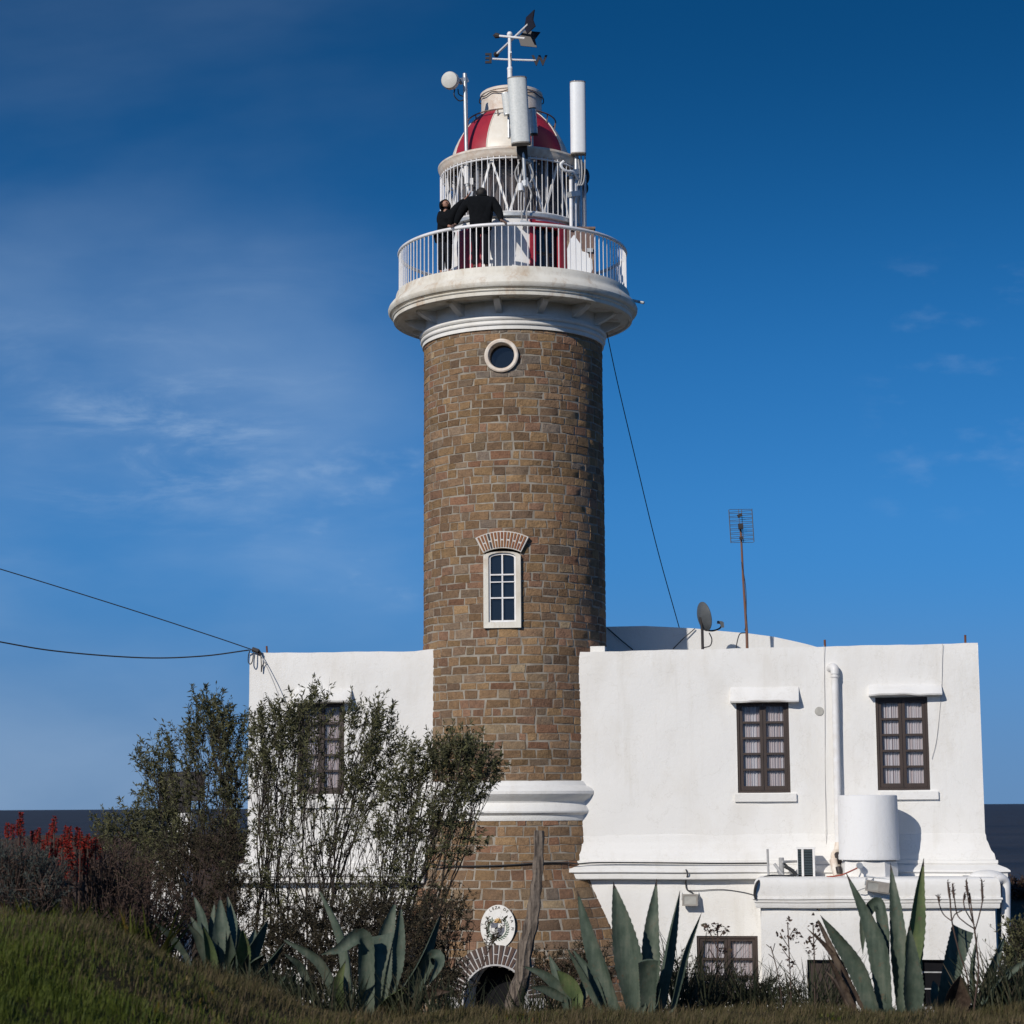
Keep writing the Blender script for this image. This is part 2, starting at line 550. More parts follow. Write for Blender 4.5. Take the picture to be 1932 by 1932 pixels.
def axis_steps(segs):
    out = [segs[0][0]]
    for a, b, st in segs:
        n = max(1, int(round((b - a) / st)))
        out += [a + (b - a) * (k + 1) / n for k in range(n)]
    return out


gx = axis_steps([(-160, -40, 6), (-40, -12, 1.4), (-12, 12, 0.3), (12, 40, 1.4), (40, 160, 6)])
gy = axis_steps([(-60, 2, 4), (2, 10, 0.8), (10, 30, 0.3), (30, 60, 1.0), (60, 200, 3)])
mb = MB()
mb.v = [(x, y, ground_z(x, y)) for y in gy for x in gx]
nx = len(gx)
mb.f = [(j * nx + i, j * nx + i + 1, (j + 1) * nx + i + 1, (j + 1) * nx + i) for j in range(len(gy) - 1) for i in range(nx - 1)]
struct(mb.build('ground', M['ground'], fix=False, angle=180))

mb = MB()
R = [0, 60, 150, 300, 600, 1200, 2500, 5000, 12000, 30000, 90000]
mb.v = [(0, 0, -8.0)]
seg = 64
for r in R[1:]:
    mb.v += [(r * math.cos(2 * PI * k / seg), r * math.sin(2 * PI * k / seg), -8.0) for k in range(seg)]
mb.f = [(0, 1 + k, 1 + (k + 1) % seg) for k in range(seg)]
for i in range(len(R) - 2):
    o = 1 + i * seg
    mb.f += [(o + k, o + seg + k, o + seg + (k + 1) % seg, o + (k + 1) % seg) for k in range(seg)]
struct(mb.build('water', M['sea'], fix=False, angle=180))

# ------------------------------------------------------------------ the lighthouse
YT = 43.0
AXX = P(971.3, 1180, YT).x
AX = Vector((AXX, YT, 0))


def zt(y):
    return P(971.3, y, YT).z


def rp(px, y):
    return px * (P(971.3, y, YT) - CAM).dot(fwd) / F


def PT(x, y, dy=0.0):
    return P(x, y, YT + dy)


LH = thing('lighthouse', 'tall round brown stone lighthouse with white gallery and red and white striped dome', 'lighthouse', (AXX, YT, 0.0))
Z_COL = zt(657)
R_TOP, R_MID = rp(167.5, 655), rp(171.5, 1180)
Z_MID = zt(1180)
Z_WB0, Z_WB1 = zt(1547), zt(1475)      # white plinth moulding
RTAB = [(-1.0, 3.1), (zt(1900), 2.95), (zt(1800), 2.70), (zt(1740), 2.48), (zt(1668), 2.20), (zt(1635), 2.02), (zt(1600), 1.96), (zt(1550), 1.93), (Z_MID, R_MID), (Z_COL, R_TOP)]


def RZ(z):
    return lerp_tab(RTAB, z)


def tower(th, z, off=0.0):
    r = RZ(z) + off
    return Vector((AXX + r * math.sin(th), YT - r * math.cos(th), z))


def tower_at(px, py, off=0.0):
    """angle and height of the photo point (px, py) on the shaft"""
    d = ray(px, py)
    s = 38.0 / d.y
    for _ in range(400):
        p = CAM + d * s
        if math.hypot(p.x - AXX, p.y - YT) <= RZ(p.z) + off:
            break
        s += 0.015 / d.y
    return math.atan2(p.x - AXX, YT - p.y), p.z


# openings in the stonework
TH_RW, Z_RW = tower_at(946.4, 671.6)
TH_AW, Z_AWT = tower_at(947.5, 1036)
_, Z_AWB = tower_at(948, 1184)
TH_DR, Z_DRA = tower_at(935, 1822)
R_RW = 0.29
HW_AW = 0.36
R_DR, R_DRO = 0.60, 0.98
Z_DRS = Z_DRA - R_DR            # springing of the door arch


def cuts(z, grow=0.0, door=R_DR):
    """angular gaps of the openings at height z"""
    out = []
    r = RZ(z)
    dz = abs(z - Z_RW)
    if dz < R_RW + grow:
        w = math.sqrt((R_RW + grow) ** 2 - dz * dz) / r
        out.append((TH_RW - w, TH_RW + w))
    if Z_AWB - 0.02 - grow < z < Z_AWT + 0.05 + grow:
        w = (HW_AW + grow) / r
        out.append((TH_AW - w, TH_AW + w))
    rr = door + grow
    if z < Z_DRS + rr:
        w = (rr if z < Z_DRS else math.sqrt(max(0, rr * rr - (z - Z_DRS) ** 2))) / r
        out.append((TH_DR - w, TH_DR + w))
    return out


def minus(a, b, gaps):
    segs = [(a, b)]
    for g0, g1 in gaps:
        n = []
        for s0, s1 in segs:
            if g1 <= s0 or g0 >= s1:
                n.append((s0, s1))
                continue
            if g0 > s0:
                n.append((s0, g0))
            if g1 < s1:
                n.append((g1, s1))
        segs = n
    return segs


PAL = [((0.215, 0.135, 0.076), 32), ((0.245, 0.158, 0.082), 22), ((0.19, 0.123, 0.077), 26), ((0.195, 0.108, 0.074), 16),
       ((0.18, 0.135, 0.098), 10), ((0.21, 0.155, 0.10), 9), ((0.145, 0.098, 0.070), 9), ((0.36, 0.28, 0.18), 1.3), ((0.14, 0.122, 0.108), 2), ((0.20, 0.098, 0.062), 6)]
PALW = [w for _, w in PAL]


def masonry():
    mort, st = MB(), MB()
    cols = []
    z = -0.8
    courses = []
    while z < Z_COL + 0.1:
        h = random.uniform(0.130, 0.205) * (1.0 if z > 5 else 1.08)
        courses.append((z, z + h))
        z += h
    tz = [0.0, 0.05, 0.5, 0.95, 1.0]
    prof = [0.0, 0.82, 1.0, 0.82, 0.0]
    for z0, z1 in courses:
        zm = (z0 + z1) / 2
        white = z0 > Z_WB0 + 0.02 and z1 < Z_WB1 - 0.02
        # mortar core in thin rows
        nr = 4
        for k in range(nr):
            a, b = z0 + (z1 - z0) * k / nr, z0 + (z1 - z0) * (k + 1) / nr
            for s0, s1 in minus(-PI, PI, cuts((a + b) / 2)):
                n = max(2, int((s1 - s0) / 0.09))
                vs, fs = [], []
                for i in range(n + 1):
                    th = s0 + (s1 - s0) * i / n
                    vs += [tower(th, a, -0.004), tower(th, b, -0.004)]
                    if i:
                        fs.append((2 * i - 2, 2 * i, 2 * i + 1, 2 * i - 1))
                mort.add(vs, fs)
        if white:
            continue
        r = RZ(zm)
        th = -PI + random.uniform(0, 0.2)
        end = th + 2 * PI
        joint = 0.0065
        tone = random.uniform(0.86, 1.12)
        while th < end - 0.02:
            w = random.choice([random.uniform(0.14, 0.28), random.uniform(0.24, 0.46), random.uniform(0.28, 0.54)]) / r
            t2 = min(th + w, end)
            if end - t2 < 0.06:
                t2 = end
            gaps = cuts(zm, 0.0, R_DRO)
            # wandering bed joints
            for s0, s1 in minus(th, t2, gaps):
                if (s1 - s0) * r < 0.06:
                    continue
                jz = lambda: random.uniform(-0.015, 0.015)
                jt = lambda: random.uniform(-0.018, 0.018) / r
                c00, c10 = (s0 + joint / r + jt(), z0 + joint + jz()), (s1 - joint / r + jt(), z0 + joint + jz())
                c01, c11 = (s0 + joint / r + jt(), z1 - joint + jz()), (s1 - joint / r + jt(), z1 - joint + jz())
                swell = random.uniform(0.001, 0.010)
                lean = random.uniform(-0.005, 0.005)
                vs, fs = [], []
                for j in range(5):
                    for i in range(5):
                        u, v = tz[i], tz[j]
                        a = (c00[0] * (1 - u) + c10[0] * u) * (1 - v) + (c01[0] * (1 - u) + c11[0] * u) * v
                        zz = (c00[1] * (1 - u) + c10[1] * u) * (1 - v) + (c01[1] * (1 - u) + c11[1] * u) * v
                        off = -0.016 + (0.016 + swell) * min(prof[i], prof[j]) ** 0.5 + random.uniform(-0.006, 0.006) + lean * (u - 0.5)
                        off = max(off, 0.0015) if random.random() < 0.97 else off
                        if (i in (0, 4)) or (j in (0, 4)):
                            off = -0.016
                            a += random.uniform(-0.008, 0.008) / r
                            zz += random.uniform(-0.007, 0.007)
                        vs.append(tower(a, zz, off))
                for j in range(4):
                    for i in range(4):
                        fs.append((j * 5 + i, j * 5 + i + 1, (j + 1) * 5 + i + 1, (j + 1) * 5 + i))
                st.add(vs, fs)
                c = random.choices(PAL, PALW)[0][0]
                # a ring of greyer stones lies round the porthole
                dd = math.hypot(((s0 + s1) / 2 - TH_RW) * r, zm - Z_RW)
                if dd < 0.62 and random.random() < 0.75:
                    c = (0.135, 0.125, 0.115)
                c = tuple(v * 0.68 + w * 0.32 for v, w in zip(c, (0.205, 0.138, 0.086)))
                g = 1.14 * tone * random.uniform(0.74, 1.2) * (0.90 if z0 < 3.5 else 1.0)
                col = (c[0] * g * 1.16, c[1] * g * 1.15, c[2] * g * 1.13, 1.0)
                cols.extend([col] * 25)
            th = t2
    mort.build('mortar_core', M['mortar'], LH, angle=60)
    o = st.build('stone_shaft', M['stone'], LH, fix=False, angle=42)
    at = o.data.color_attributes.new('stone', 'FLOAT_COLOR', 'POINT')
    at.data.foreach_set('color', np.array(cols, dtype=np.float32).ravel())
    # the stones' outward direction
    bm = bmesh.new()
    bm.from_mesh(o.data)
    bmesh.ops.recalc_face_normals(bm, faces=bm.faces)
    bm.to_mesh(o.data)
    bm.free()


masonry()

# plinth moulding: two rounded white bands
mb = MB()
w0 = rp(171.5, 1480)
pr = [(RZ(Z_WB0) - 0.03, zt(1549)), (RZ(Z_WB0) + 0.015, zt(1547.5)), (RZ(Z_WB0) + 0.03, zt(1542)), (RZ(Z_WB0) + 0.03, zt(1538)), (RZ(Z_WB0) + 0.06, zt(1536)), (RZ(Z_WB0) + 0.10, zt(1533)), (RZ(Z_WB0) + 0.105, zt(1530)), (RZ(Z_WB0) + 0.08, zt(1524)), (RZ(Z_WB0) + 0.03, zt(1515)),
      (RZ(Z_WB0) + 0.045, zt(1512)), (RZ(Z_WB0) + 0.13, zt(1506)), (RZ(Z_WB0) + 0.19, zt(1499)), (RZ(Z_WB0) + 0.19, zt(1494)), (RZ(Z_WB0) + 0.15, zt(1489)), (RZ(Z_WB0) + 0.07, zt(1484)), (RZ(Z_WB0) + 0.02, zt(1476)), (RZ(Z_WB0) - 0.03, zt(1475))]
mb.lathe(pr, AXX, YT, 128)
mb.build('plinth_moulding', M['moulding'], LH, angle=25)

# collar, neck, gallery
LIST = [(165, 607), (165, 634.5), (172, 634.5), (175.5, 636.5), (176.5, 639.5), (175, 642), (171.5, 643), (172, 645), (174, 646), (174.5, 649), (173.5, 651), (170.5, 652), (171, 656), (171, 659), (166, 659)]
mb = MB()
mb.lathe([(rp(a, y), zt(y)) for a, y in LIST], AXX, YT, 128)
mb.build('collar_moulding', M['moulding'], LH, angle=25)
GL = [(150, 558.5), (212, 557.5), (216, 557), (218.5, 558), (220, 562), (221, 567), (221.5, 571), (224, 575), (229, 579), (233, 584), (235, 589), (234.5, 593), (232, 596.5), (227.5, 598.5), (226, 599), (226.5, 600.5), (228, 601.5), (227, 603), (225, 603.5), (225, 606), (224.5, 610), (222, 611), (219, 611.5), (217, 608), (160, 607)]
mb = MB()
mb.lathe([(rp(a, y), zt(y)) for a, y in GL], AXX, YT, 144)
GAL = mb.build('gallery', M['gallery'], LH, angle=28)
for k in range(14):
    th = rad(-8.5 + 360 / 14 * k)
    d, s = Vector((math.sin(th), -math.cos(th), 0)), Vector((math.cos(th), math.sin(th), 0))
    b = MB()
    za, zb = zt(607) + 0.002, zt(607) - rp(22, 607)
    b.prism([(rp(164, 620), za), (rp(164, 620), zb), (rp(169, 620), zb), (rp(199, 620), za - 0.09), (rp(203, 620), za - 0.05), (rp(203, 620), za)],
            lambda u, v, w: AX + d * u + s * w + Vector((0, 0, v)), -0.065, 0.065)
    b.build('bracket', M['moulding'], LH, smooth=False)

# gallery railing
RR = rp(214, 560)
Z_DK, Z_HR = zt(557), zt(482)
ringp = [(AXX + RR * math.sin(2 * PI * k / 120), YT - RR * math.cos(2 * PI * k / 120)) for k in range(121)]
rail = MB().tube([(x, y, Z_HR) for x, y in ringp], 0.037, 10, cap=False).build('gallery_railing', M['whitemetal'], LH)
NB = 116
balm = None
rear = MB()
for k in range(NB):
    th = 2 * PI * (k + 0.35) / NB
    p = Vector((AXX + RR * math.sin(th), YT - RR * math.cos(th), Z_DK - 0.01))
    if math.cos(th) < -0.907:
        rear.bar(p, p + Vector((0, 0, Z_HR - Z_DK)), 0.020)
        continue
    if balm is None:
        b = MB().bar((0, 0, 0), (0, 0, Z_HR - Z_DK), 0.0175, 0.0175).build('baluster', M['whitemetal'], rail, smooth=False, origin=p)
        # mesh is written around its own foot
        for v in b.data.vertices:
            v.co += p
        balm = b.data
    else:
        b = bpy.data.objects.new('baluster', balm)
        COL.objects.link(b)
        b.parent = rail
    b.location = p - Vector(rail['org'])
    b.rotation_euler.z = th
o = rear.build('rear_baluster', M['whitemetal'], rail, smooth=False)
o['kind'] = 'stuff'
# short lightning spur poking out of the gallery edge
MB().tube([PT(1190, 566, -0.2), PT(1215, 571.5, -0.35)], 0.03, 8).build('spout', M['galv'], LH)

# lantern room
ZR, ZC0, ZC1 = zt(441), zt(334), zt(318)
RL = rp(131, 480)
D0, D1 = rad(15.5), rad(45.5)         # glazed door
mb = MB()
zs = [Z_DK - 0.02, ZR - rp(20, 450), ZR]
for a, b_, z0, z1 in [(D1, D0 + 2 * PI, zs[0], zs[1]), (0, 2 * PI, zs[1], zs[2])]:
    n = 80
    vs = []
    for i in range(n + 1):
        th = a + (b_ - a) * i / n
        vs += [(AXX + RL * math.sin(th), YT - RL * math.cos(th), z0), (AXX + RL * math.sin(th), YT - RL * math.cos(th), z1)]
    mb.add(vs, [(2 * i, 2 * i + 2, 2 * i + 3, 2 * i + 1) for i in range(n)])
mb.build('lantern_wall', M['white'], LH)


def arc_plate(a0, a1, r0, r1, z0, z1, n=14):
    b = MB()
    vs, fs = [], []
    for i in range(n + 1):
        th = a0 + (a1 - a0) * i / n
        for r in (r0, r1):
            for z in (z0, z1):
                vs.append((AXX + r * math.sin(th), YT - r * math.cos(th), z))
        if i:
            p, q = 4 * (i - 1), 4 * i
            fs += [(p + 2, q + 2, q + 3, p + 3), (p, p + 1, q + 1, q), (p + 1, p + 3, q + 3, q + 1), (p, q, q + 2, p + 2)]
    fs += [(0, 2, 3, 1), (4 * n, 4 * n + 1, 4 * n + 3, 4 * n + 2)]
    return b.add(vs, fs)


# red panelled door on the left, open glazed door on the right
rd = arc_plate(rad(-49), rad(-25.5), RL - 0.02, RL + 0.035, Z_DK, zs[1], 12).build('red_door', M['red'], LH)
arc_plate(rad(-46), rad(-28.5), RL + 0.036, RL + 0.05, Z_DK + 0.12, zs[1] - 0.1, 10).build('door_panel', M['red'], rd)
fr = MB()
for a, b_, z0, z1 in [(D0 - 0.03, D0 + 0.05, Z_DK, zs[1] + 0.12), (D1 - 0.09, D1 + 0.03, Z_DK, zs[1] + 0.12)]:
    m_ = arc_plate(a, b_, RL - 0.05, RL + 0.05, z0, z1, 4)
    fr.add(m_.v, m_.f)
m_ = arc_plate(D0 + 0.05, D1 - 0.09, RL - 0.05, RL + 0.048, zs[1] - 0.02, zs[1] + 0.10, 10)
fr.add(m_.v, m_.f)
dr = fr.build('door_frame', M['red'], LH)
arc_plate(D0 + 0.03, D1 - 0.03, RL - 0.12, RL - 0.09, Z_DK, zs[1] + 0.02, 8).build('door_pane', M['darkglass'], dr)
MB().tube([(AXX + (RL - 0.07) * math.sin(D0 + 0.30), YT - (RL - 0.07) * math.cos(D0 + 0.30), Z_DK + 0.02), (AXX + (RL - 0.07) * math.sin(D0 + 0.24), YT - (RL - 0.07) * math.cos(D0 + 0.24), zs[1])], 0.03, 6).build('door_brace', M['black'], dr)

# ledge ring, inner blinds, glazing, cage
RC = rp(134, 441)
mb = MB()
mb.lathe([(RL - 0.3, ZR - 0.01), (RC + 0.01, ZR - 0.06), (RC + 0.035, ZR - 0.04), (RC + 0.035, ZR + 0.02), (RC - 0.02, ZR + 0.045), (RL - 0.4, ZR + 0.045)], AXX, YT, 96)
mb.build('lantern_ledge', M['galv'], LH, angle=25)
RB = rp(98, 390)
mb = MB()
vs, fs = [], []
n = 260
for i in range(n):
    th = 2 * PI * i / n
    r = RB + 0.028 * math.sin(i * 2 * PI / n * 46) + 0.012 * math.sin(i * 0.7)
    vs += [(AXX + r * math.sin(th), YT - r * math.cos(th), ZR + 0.02), (AXX + r * math.sin(th), YT - r * math.cos(th), ZC0 + 0.05)]
    fs.append((2 * i, 2 * ((i + 1) % n), 2 * ((i + 1) % n) + 1, 2 * i + 1))
mb.add(vs, fs).build('lantern_blind', M['curtaingrey'], LH, angle=180)
RG = rp(112, 390)
mb = MB()
mb.lathe([(RG, ZR + 0.03), (RG, ZC0 + 0.03)], AXX, YT, 48)
mb.build('lantern_glazing', M['lglass'], LH)
mb = MB()
for k in range(16):
    th = rad(11.25 + 22.5 * k)
    p = Vector((AXX + RG * math.sin(th), YT - RG * math.cos(th), ZR))
    mb.bar(p, p + Vector((0, 0, ZC0 - ZR)), 0.022, 0.05, Vector((math.cos(th), math.sin(th), 0)))
mb.build('glazing_bars', M['whitemetal'], LH, smooth=False)
cage = MB()
for z in (ZC0 - 0.05, ZR + 0.05):
    cage.tube([(AXX + RC * math.sin(2 * PI * k / 96), YT - RC * math.cos(2 * PI * k / 96), z) for k in range(97)], 0.018, 6, cap=False)
cg = cage.build('lantern_cage', M['whitemetal'], LH)
bm_ = None
for k in range(74):
    th = 2 * PI * k / 74
    p = Vector((AXX + RC * math.sin(th), YT - RC * math.cos(th), ZR + 0.02))
    if bm_ is None:
        o = MB().tube([(0, 0, 0), (0, 0, ZC0 - ZR - 0.02)], 0.0095, 6).build('guard_bar', M['whitemetal'], cg, origin=(0, 0, 0))
        bm_ = o.data
    else:
        o = bpy.data.objects.new('guard_bar', bm_)
        COL.objects.link(o)
        o.parent = cg
    o.location = p - Vector(cg['org'])
for k in range(23):
    a0, a1 = rad(-17.5 + 360 / 23 * k - 360 / 46 * 0), rad(-17.5 + 360 / 23 * (k + 0.5))
    rs = RC - 0.09
    q = lambda a, z: Vector((AXX + rs * math.sin(a), YT - rs * math.cos(a), z))
    if k % 2 == 0:
        pass
for k in range(24):
    a0, a1 = rad(-17.5 + 15 * k), rad(-17.5 + 15 * (k + 1))
    z0, z1 = (ZC0 - 0.02, ZR + 0.05) if k % 2 == 0 else (ZR + 0.05, ZC0 - 0.02)
    n_ = Vector((math.cos((a0 + a1) / 2), math.sin((a0 + a1) / 2), 0))
    MB().bar(q(a0, z0), q(a1, z1), 0.045, 0.03, n_).build('diagonal_brace', M['white'], cg, smooth=False)
# thicker posts of the cage
for a in (-90, 90, 150, 210):
    th = rad(a)
    p = Vector((AXX + RC * math.sin(th), YT - RC * math.cos(th), Z_DK))
    MB().bar(p, p + Vector((0, 0, ZC0 - Z_DK)), 0.07, 0.05, Vector((math.cos(th), math.sin(th), 0))).build('cage_post', M['whitemetal'], cg, smooth=False)

CL = [(112, 322), (120, 319), (137, 317.5), (139.5, 319), (139.5, 322), (137.5, 325), (137, 328), (135, 332), (133, 335), (118, 335)]
mb = MB()
mb.lathe([(rp(a, y), zt(y)) for a, y in CL], AXX, YT, 128)
mb.build('lantern_cornice', M['offwhite'], LH, angle=28)
# dome in painted gores
DP = [(112, 319), (112, 312), (111.5, 304), (109, 294), (104.5, 282), (98, 269), (90, 256), (80, 243), (68, 231), (58, 223), (50, 218)]
CXD = AXX - 0.03
GORE = [(-66, -23, 'red'), (-23, 19, 'white'), (19, 58, 'red'), (58, 104, 'white'), (104, 150, 'red'), (150, 204, 'white'), (204, 249, 'red'), (249, 294, 'white')]
M['domewhite'] = plain('dome_cream_paint', (0.78, 0.74, 0.66), (0.70, 0.64, 0.55), 4, 0.45)
for a0, a1, c in GORE:
    b = MB().lathe([(rp(r, y), zt(y)) for r, y in DP], CXD, YT, 14, rad(a0), rad(a1))
    b.build('dome_gore', M['red'] if c == 'red' else M['domewhite'], LH, angle=180)
    MB().tube([(CXD + (rp(r, y) + 0.006) * math.sin(rad(a0)), YT - (rp(r, y) + 0.006) * math.cos(rad(a0)), zt(y)) for r, y in DP], 0.012, 5).build('dome_seam', M['domewhite'], LH)
VL = [(50, 224), (57, 222), (57, 186), (59, 185), (59, 180.5), (57, 179), (50, 178.5), (0.1, 176)]
mb = MB()
mb.lathe([(rp(a, y), zt(y)) for a, y in VL], AXX, YT, 72)
vent = mb.build('ventilator', M['offwhite'], LH, angle=30)
rw = rp(60.5, 190)
MB().tube([(AXX + rw * math.sin(2 * PI * k / 72), YT - rw * math.cos(2 * PI * k / 72), zt(191) + 0.02 * math.sin(k * 0.9)) for k in range(73)], 0.012, 5, cap=False).build('hoop', M['black'], vent)
RD = rp(83, 236)
hr = MB().tube([(AXX + RD * math.sin(2 * PI * k / 72), YT - RD * math.cos(2 * PI * k / 72), zt(232)) for k in range(73)], 0.016, 6, cap=False).build('dome_rail', M['cabinet'], LH)
for k in range(10):
    th = rad(-18 + 36 * k)
    MB().tube([(AXX + RD * math.sin(th), YT - RD * math.cos(th), zt(232)), (AXX + (RD - 0.03) * math.sin(th), YT - (RD - 0.03) * math.cos(th), zt(247))], 0.016, 6).build('stanchion', M['cabinet'], hr)

# ---- porthole
r0 = RZ(Z_RW)
ex, ey = Vector((math.cos(TH_RW), math.sin(TH_RW), 0)), Vector((math.sin(TH_RW), -math.cos(TH_RW), 0))
CRW = AX + Vector((0, 0, Z_RW)) + ey * r0


def disc_fn(c, ax, out):
    return lambda u, v, w: c + ax * u + Vector((0, 0, v)) + out * w


def ring(c, ax, out, prof, seg=48):
    b = MB()
    vs, fs = [], []
    for (r, d) in prof:
        for k in range(seg):
            a = 2 * PI * k / seg
            vs.append(c + ax * (r * math.cos(a)) + Vector((0, 0, r * math.sin(a))) + out * d)
    for i in range(len(prof) - 1):
        for k in range(seg):
            k2 = (k + 1) % seg
            fs.append((i * seg + k, i * seg + k2, (i + 1) * seg + k2, (i + 1) * seg + k))
    return b.add(vs, fs)


ow = ring(CRW, ex, ey, [(0.345, -0.06), (0.345, 0.045), (0.32, 0.06), (0.275, 0.055), (0.262, 0.035), (0.258, -0.2), (0.24, -0.2), (0.235, -0.24)]).build('porthole', M['offwhite'], LH, angle=30)
ring(CRW, ex, ey, [(0.26, -0.19), (0.0005, -0.19)]).build('pane', M['darkglass'], ow)

# ---- arched window
r1 = RZ((Z_AWT + Z_AWB) / 2)
ax2, ay2 = Vector((math.cos(TH_AW), math.sin(TH_AW), 0)), Vector((math.sin(TH_AW), -math.cos(TH_AW), 0))
CAW = AX + ay2 * r1
fa = lambda u, v, w: CAW + ax2 * u + ay2 * w + Vector((0, 0, v))


def arch_pts(hw, zb, zsprng, rise, n=10):
    return [(-hw, zb)] + [(-hw * math.cos(PI * k / n), zsprng + rise * math.sin(PI * k / n)) for k in range(n + 1)] + [(hw, zb)]


zb, ztp = Z_AWB + 0.03, Z_AWT - 0.10
sur = MB()
out_ = arch_pts(0.375, zb - 0.04, ztp - 0.04, 0.09)
inn = arch_pts(0.275, zb + 0.075, ztp - 0.06, 0.085)
n = len(out_)
for d0, d1 in [(-0.10, 0.05)]:
    vs = [fa(u, v, d1) for u, v in out_] + [fa(u, v, d1 - 0.01) for u, v in inn] + [fa(u, v, d0 - 0.1) for u, v in inn] + [fa(u, v, d0) for u, v in out_]
    fs = []
    for k in range(n):
        k2 = (k + 1) % n
        fs += [(k, k2, n + k2, n + k), (n + k, n + k2, 2 * n + k2, 2 * n + k), (3 * n + k, 3 * n + k2, k2, k)]
    sur.add(vs, fs)
aw = sur.build('arched_window', M['gallery'], LH, smooth=False)
sash = MB()
so, si = arch_pts(0.272, zb + 0.08, ztp - 0.062, 0.083), arch_pts(0.238, zb + 0.115, ztp - 0.075, 0.062)
vs = [fa(u, v, 0.0) for u, v in so] + [fa(u, v, 0.0) for u, v in si] + [fa(u, v, -0.06) for u, v in si]
fs = []
for k in range(n):
    k2 = (k + 1) % n
    fs += [(k, k2, n + k2, n + k), (n + k, n + k2, 2 * n + k2, 2 * n + k)]
sash.add(vs, fs)
H = ztp - zb
sash.box(-0.015, 0.015, -0.05, 0.005, zb + 0.1, ztp - 0.01, lambda u, w, v: fa(u, v, w))
for f_, t_ in ((0.335, 0.014), (0.575, 0.010), (0.685, 0.014)):
    z_ = zb + 0.115 + (H - 0.11) * f_
    sash.box(-0.24, 0.24, -0.045, 0.008 + t_ * 0.2, z_ - t_, z_ + t_, lambda u, w, v: fa(u, v, w))
sash.build('sash', M['white'], aw, smooth=False)
MB().prism(so, fa, -0.085, -0.07).build('pane', M['darkglass'], aw, smooth=False)
# brick lintel of upright bricks between white joints
nb = 15
ang = rad(26.5)
rad_o, rad_i, cz = 1.14, 0.84, Z_AWT - 0.80
lin = MB().prism([(math.sin(-ang - .02 + (2 * ang + .04) * k / 20) * (rad_o + 0.02), cz + math.cos(-ang - .02 + (2 * ang + .04) * k / 20) * (rad_o + 0.02)) for k in range(21)]
                 + [(math.sin(ang + .02 - (2 * ang + .04) * k / 20) * (rad_i - 0.02), cz + math.cos(ang + .02 - (2 * ang + .04) * k / 20) * (rad_i - 0.02)) for k in range(21)], fa, -0.06, 0.035)
li = lin.build('brick_lintel', M['whitepoint'], LH, smooth=False)
br, bd = MB(), MB()
for k in range(nb):
    a0 = -ang + 2 * ang * (k + 0.2) / nb
    a1 = -ang + 2 * ang * (k + 0.8) / nb
    parts_ = [(rad_i, rad_o)] if k % 2 == 0 else [(rad_i, (rad_i + rad_o) / 2 - 0.02), ((rad_i + rad_o) / 2 + 0.02, rad_o)]
    for q0, q1 in parts_:
        (bd if k in (3,) else br).prism([(math.sin(a) * r, cz + math.cos(a) * r) for a, r in ((a0, q0), (a0, q1), (a1, q1), (a1, q0))], fa, 0.0, 0.05)
br.build('bricks', M['brickred'], li, smooth=False)
bd.build('dark_brick', M['black'], li, smooth=False)

# ---- arched doorway at the foot
def on_base(u, v, w):
    """u along the wall from the door centre, v height, w outwards"""
    return tower(TH_DR + u / RZ(v), v, w)


dw = MB()
seg_ = 22
ringo = MB()
vs, fs = [], []
pts_i = [(-R_DR, 0.0)] + [(-R_DR * math.cos(PI * k / seg_), Z_DRS + R_DR * math.sin(PI * k / seg_)) for k in range(seg_ + 1)] + [(R_DR, 0.0)]
pts_o = [(-R_DR - 0.1, 0.0)] + [(-R_DRO * math.cos(PI * k / seg_), Z_DRS + R_DRO * math.sin(PI * k / seg_)) for k in range(seg_ + 1)] + [(R_DR + 0.1, 0.0)]
n = len(pts_i)
vs = [on_base(u, v, 0.02) for u, v in pts_o] + [on_base(u, v, 0.03) for u, v in pts_i] + [on_base(u, v, -0.6) for u, v in pts_i]
for k in range(n - 1):
    fs += [(k, k + 1, n + k + 1, n + k), (n + k, n + k + 1, 2 * n + k + 1, 2 * n + k)]
ringo.add(vs, fs)
da = ringo.build('arched_doorway', M['greypoint'], LH, smooth=False)
vs_ = MB()
nv = 27
for k in range(nv):
    a0, a1 = PI * (k + 0.17) / nv, PI * (k + 0.83) / nv
    parts_ = [(R_DR + 0.04, R_DRO)] if k % 2 == 0 else [(R_DR + 0.04, R_DR + 0.2), (R_DR + 0.225, R_DRO)]
    for q0, q1 in parts_:
        vs_.prism([(-math.cos(a) * r, Z_DRS + math.sin(a) * r) for a, r in ((a0, q0), (a0, q1), (a1, q1), (a1, q0))], on_base, 0.0, 0.045)
vs_.build('arch_bricks', M['brickdark'], da, smooth=False)
MB().prism(pts_i, on_base, -0.62, -0.58).build('doorway_shade', M['dark'], da, smooth=False)  # near-black sheet: the shade inside the open doorway put in as colour


# ------------------------------------------------------------------ things fixed to the tower top
def text_mesh(s, size, bold=0.0):
    cu = bpy.data.curves.new('letter', 'FONT')
    cu.body = s
    cu.size = size
    cu.offset = size * bold
    cu.extrude = size * 0.06
    cu.align_x = 'CENTER'
    cu.align_y = 'CENTER'
    ob = bpy.data.objects.new('letter', cu)
    COL.objects.link(ob)
    bpy.context.view_layer.update()
    me = ob.evaluated_get(bpy.context.evaluated_depsgraph_get()).to_mesh()
    v = [tuple(q.co) for q in me.vertices]
    f = [tuple(q.vertices) for q in me.polygons]
    bpy.data.objects.remove(ob)
    bpy.data.curves.remove(cu)
    return v, f


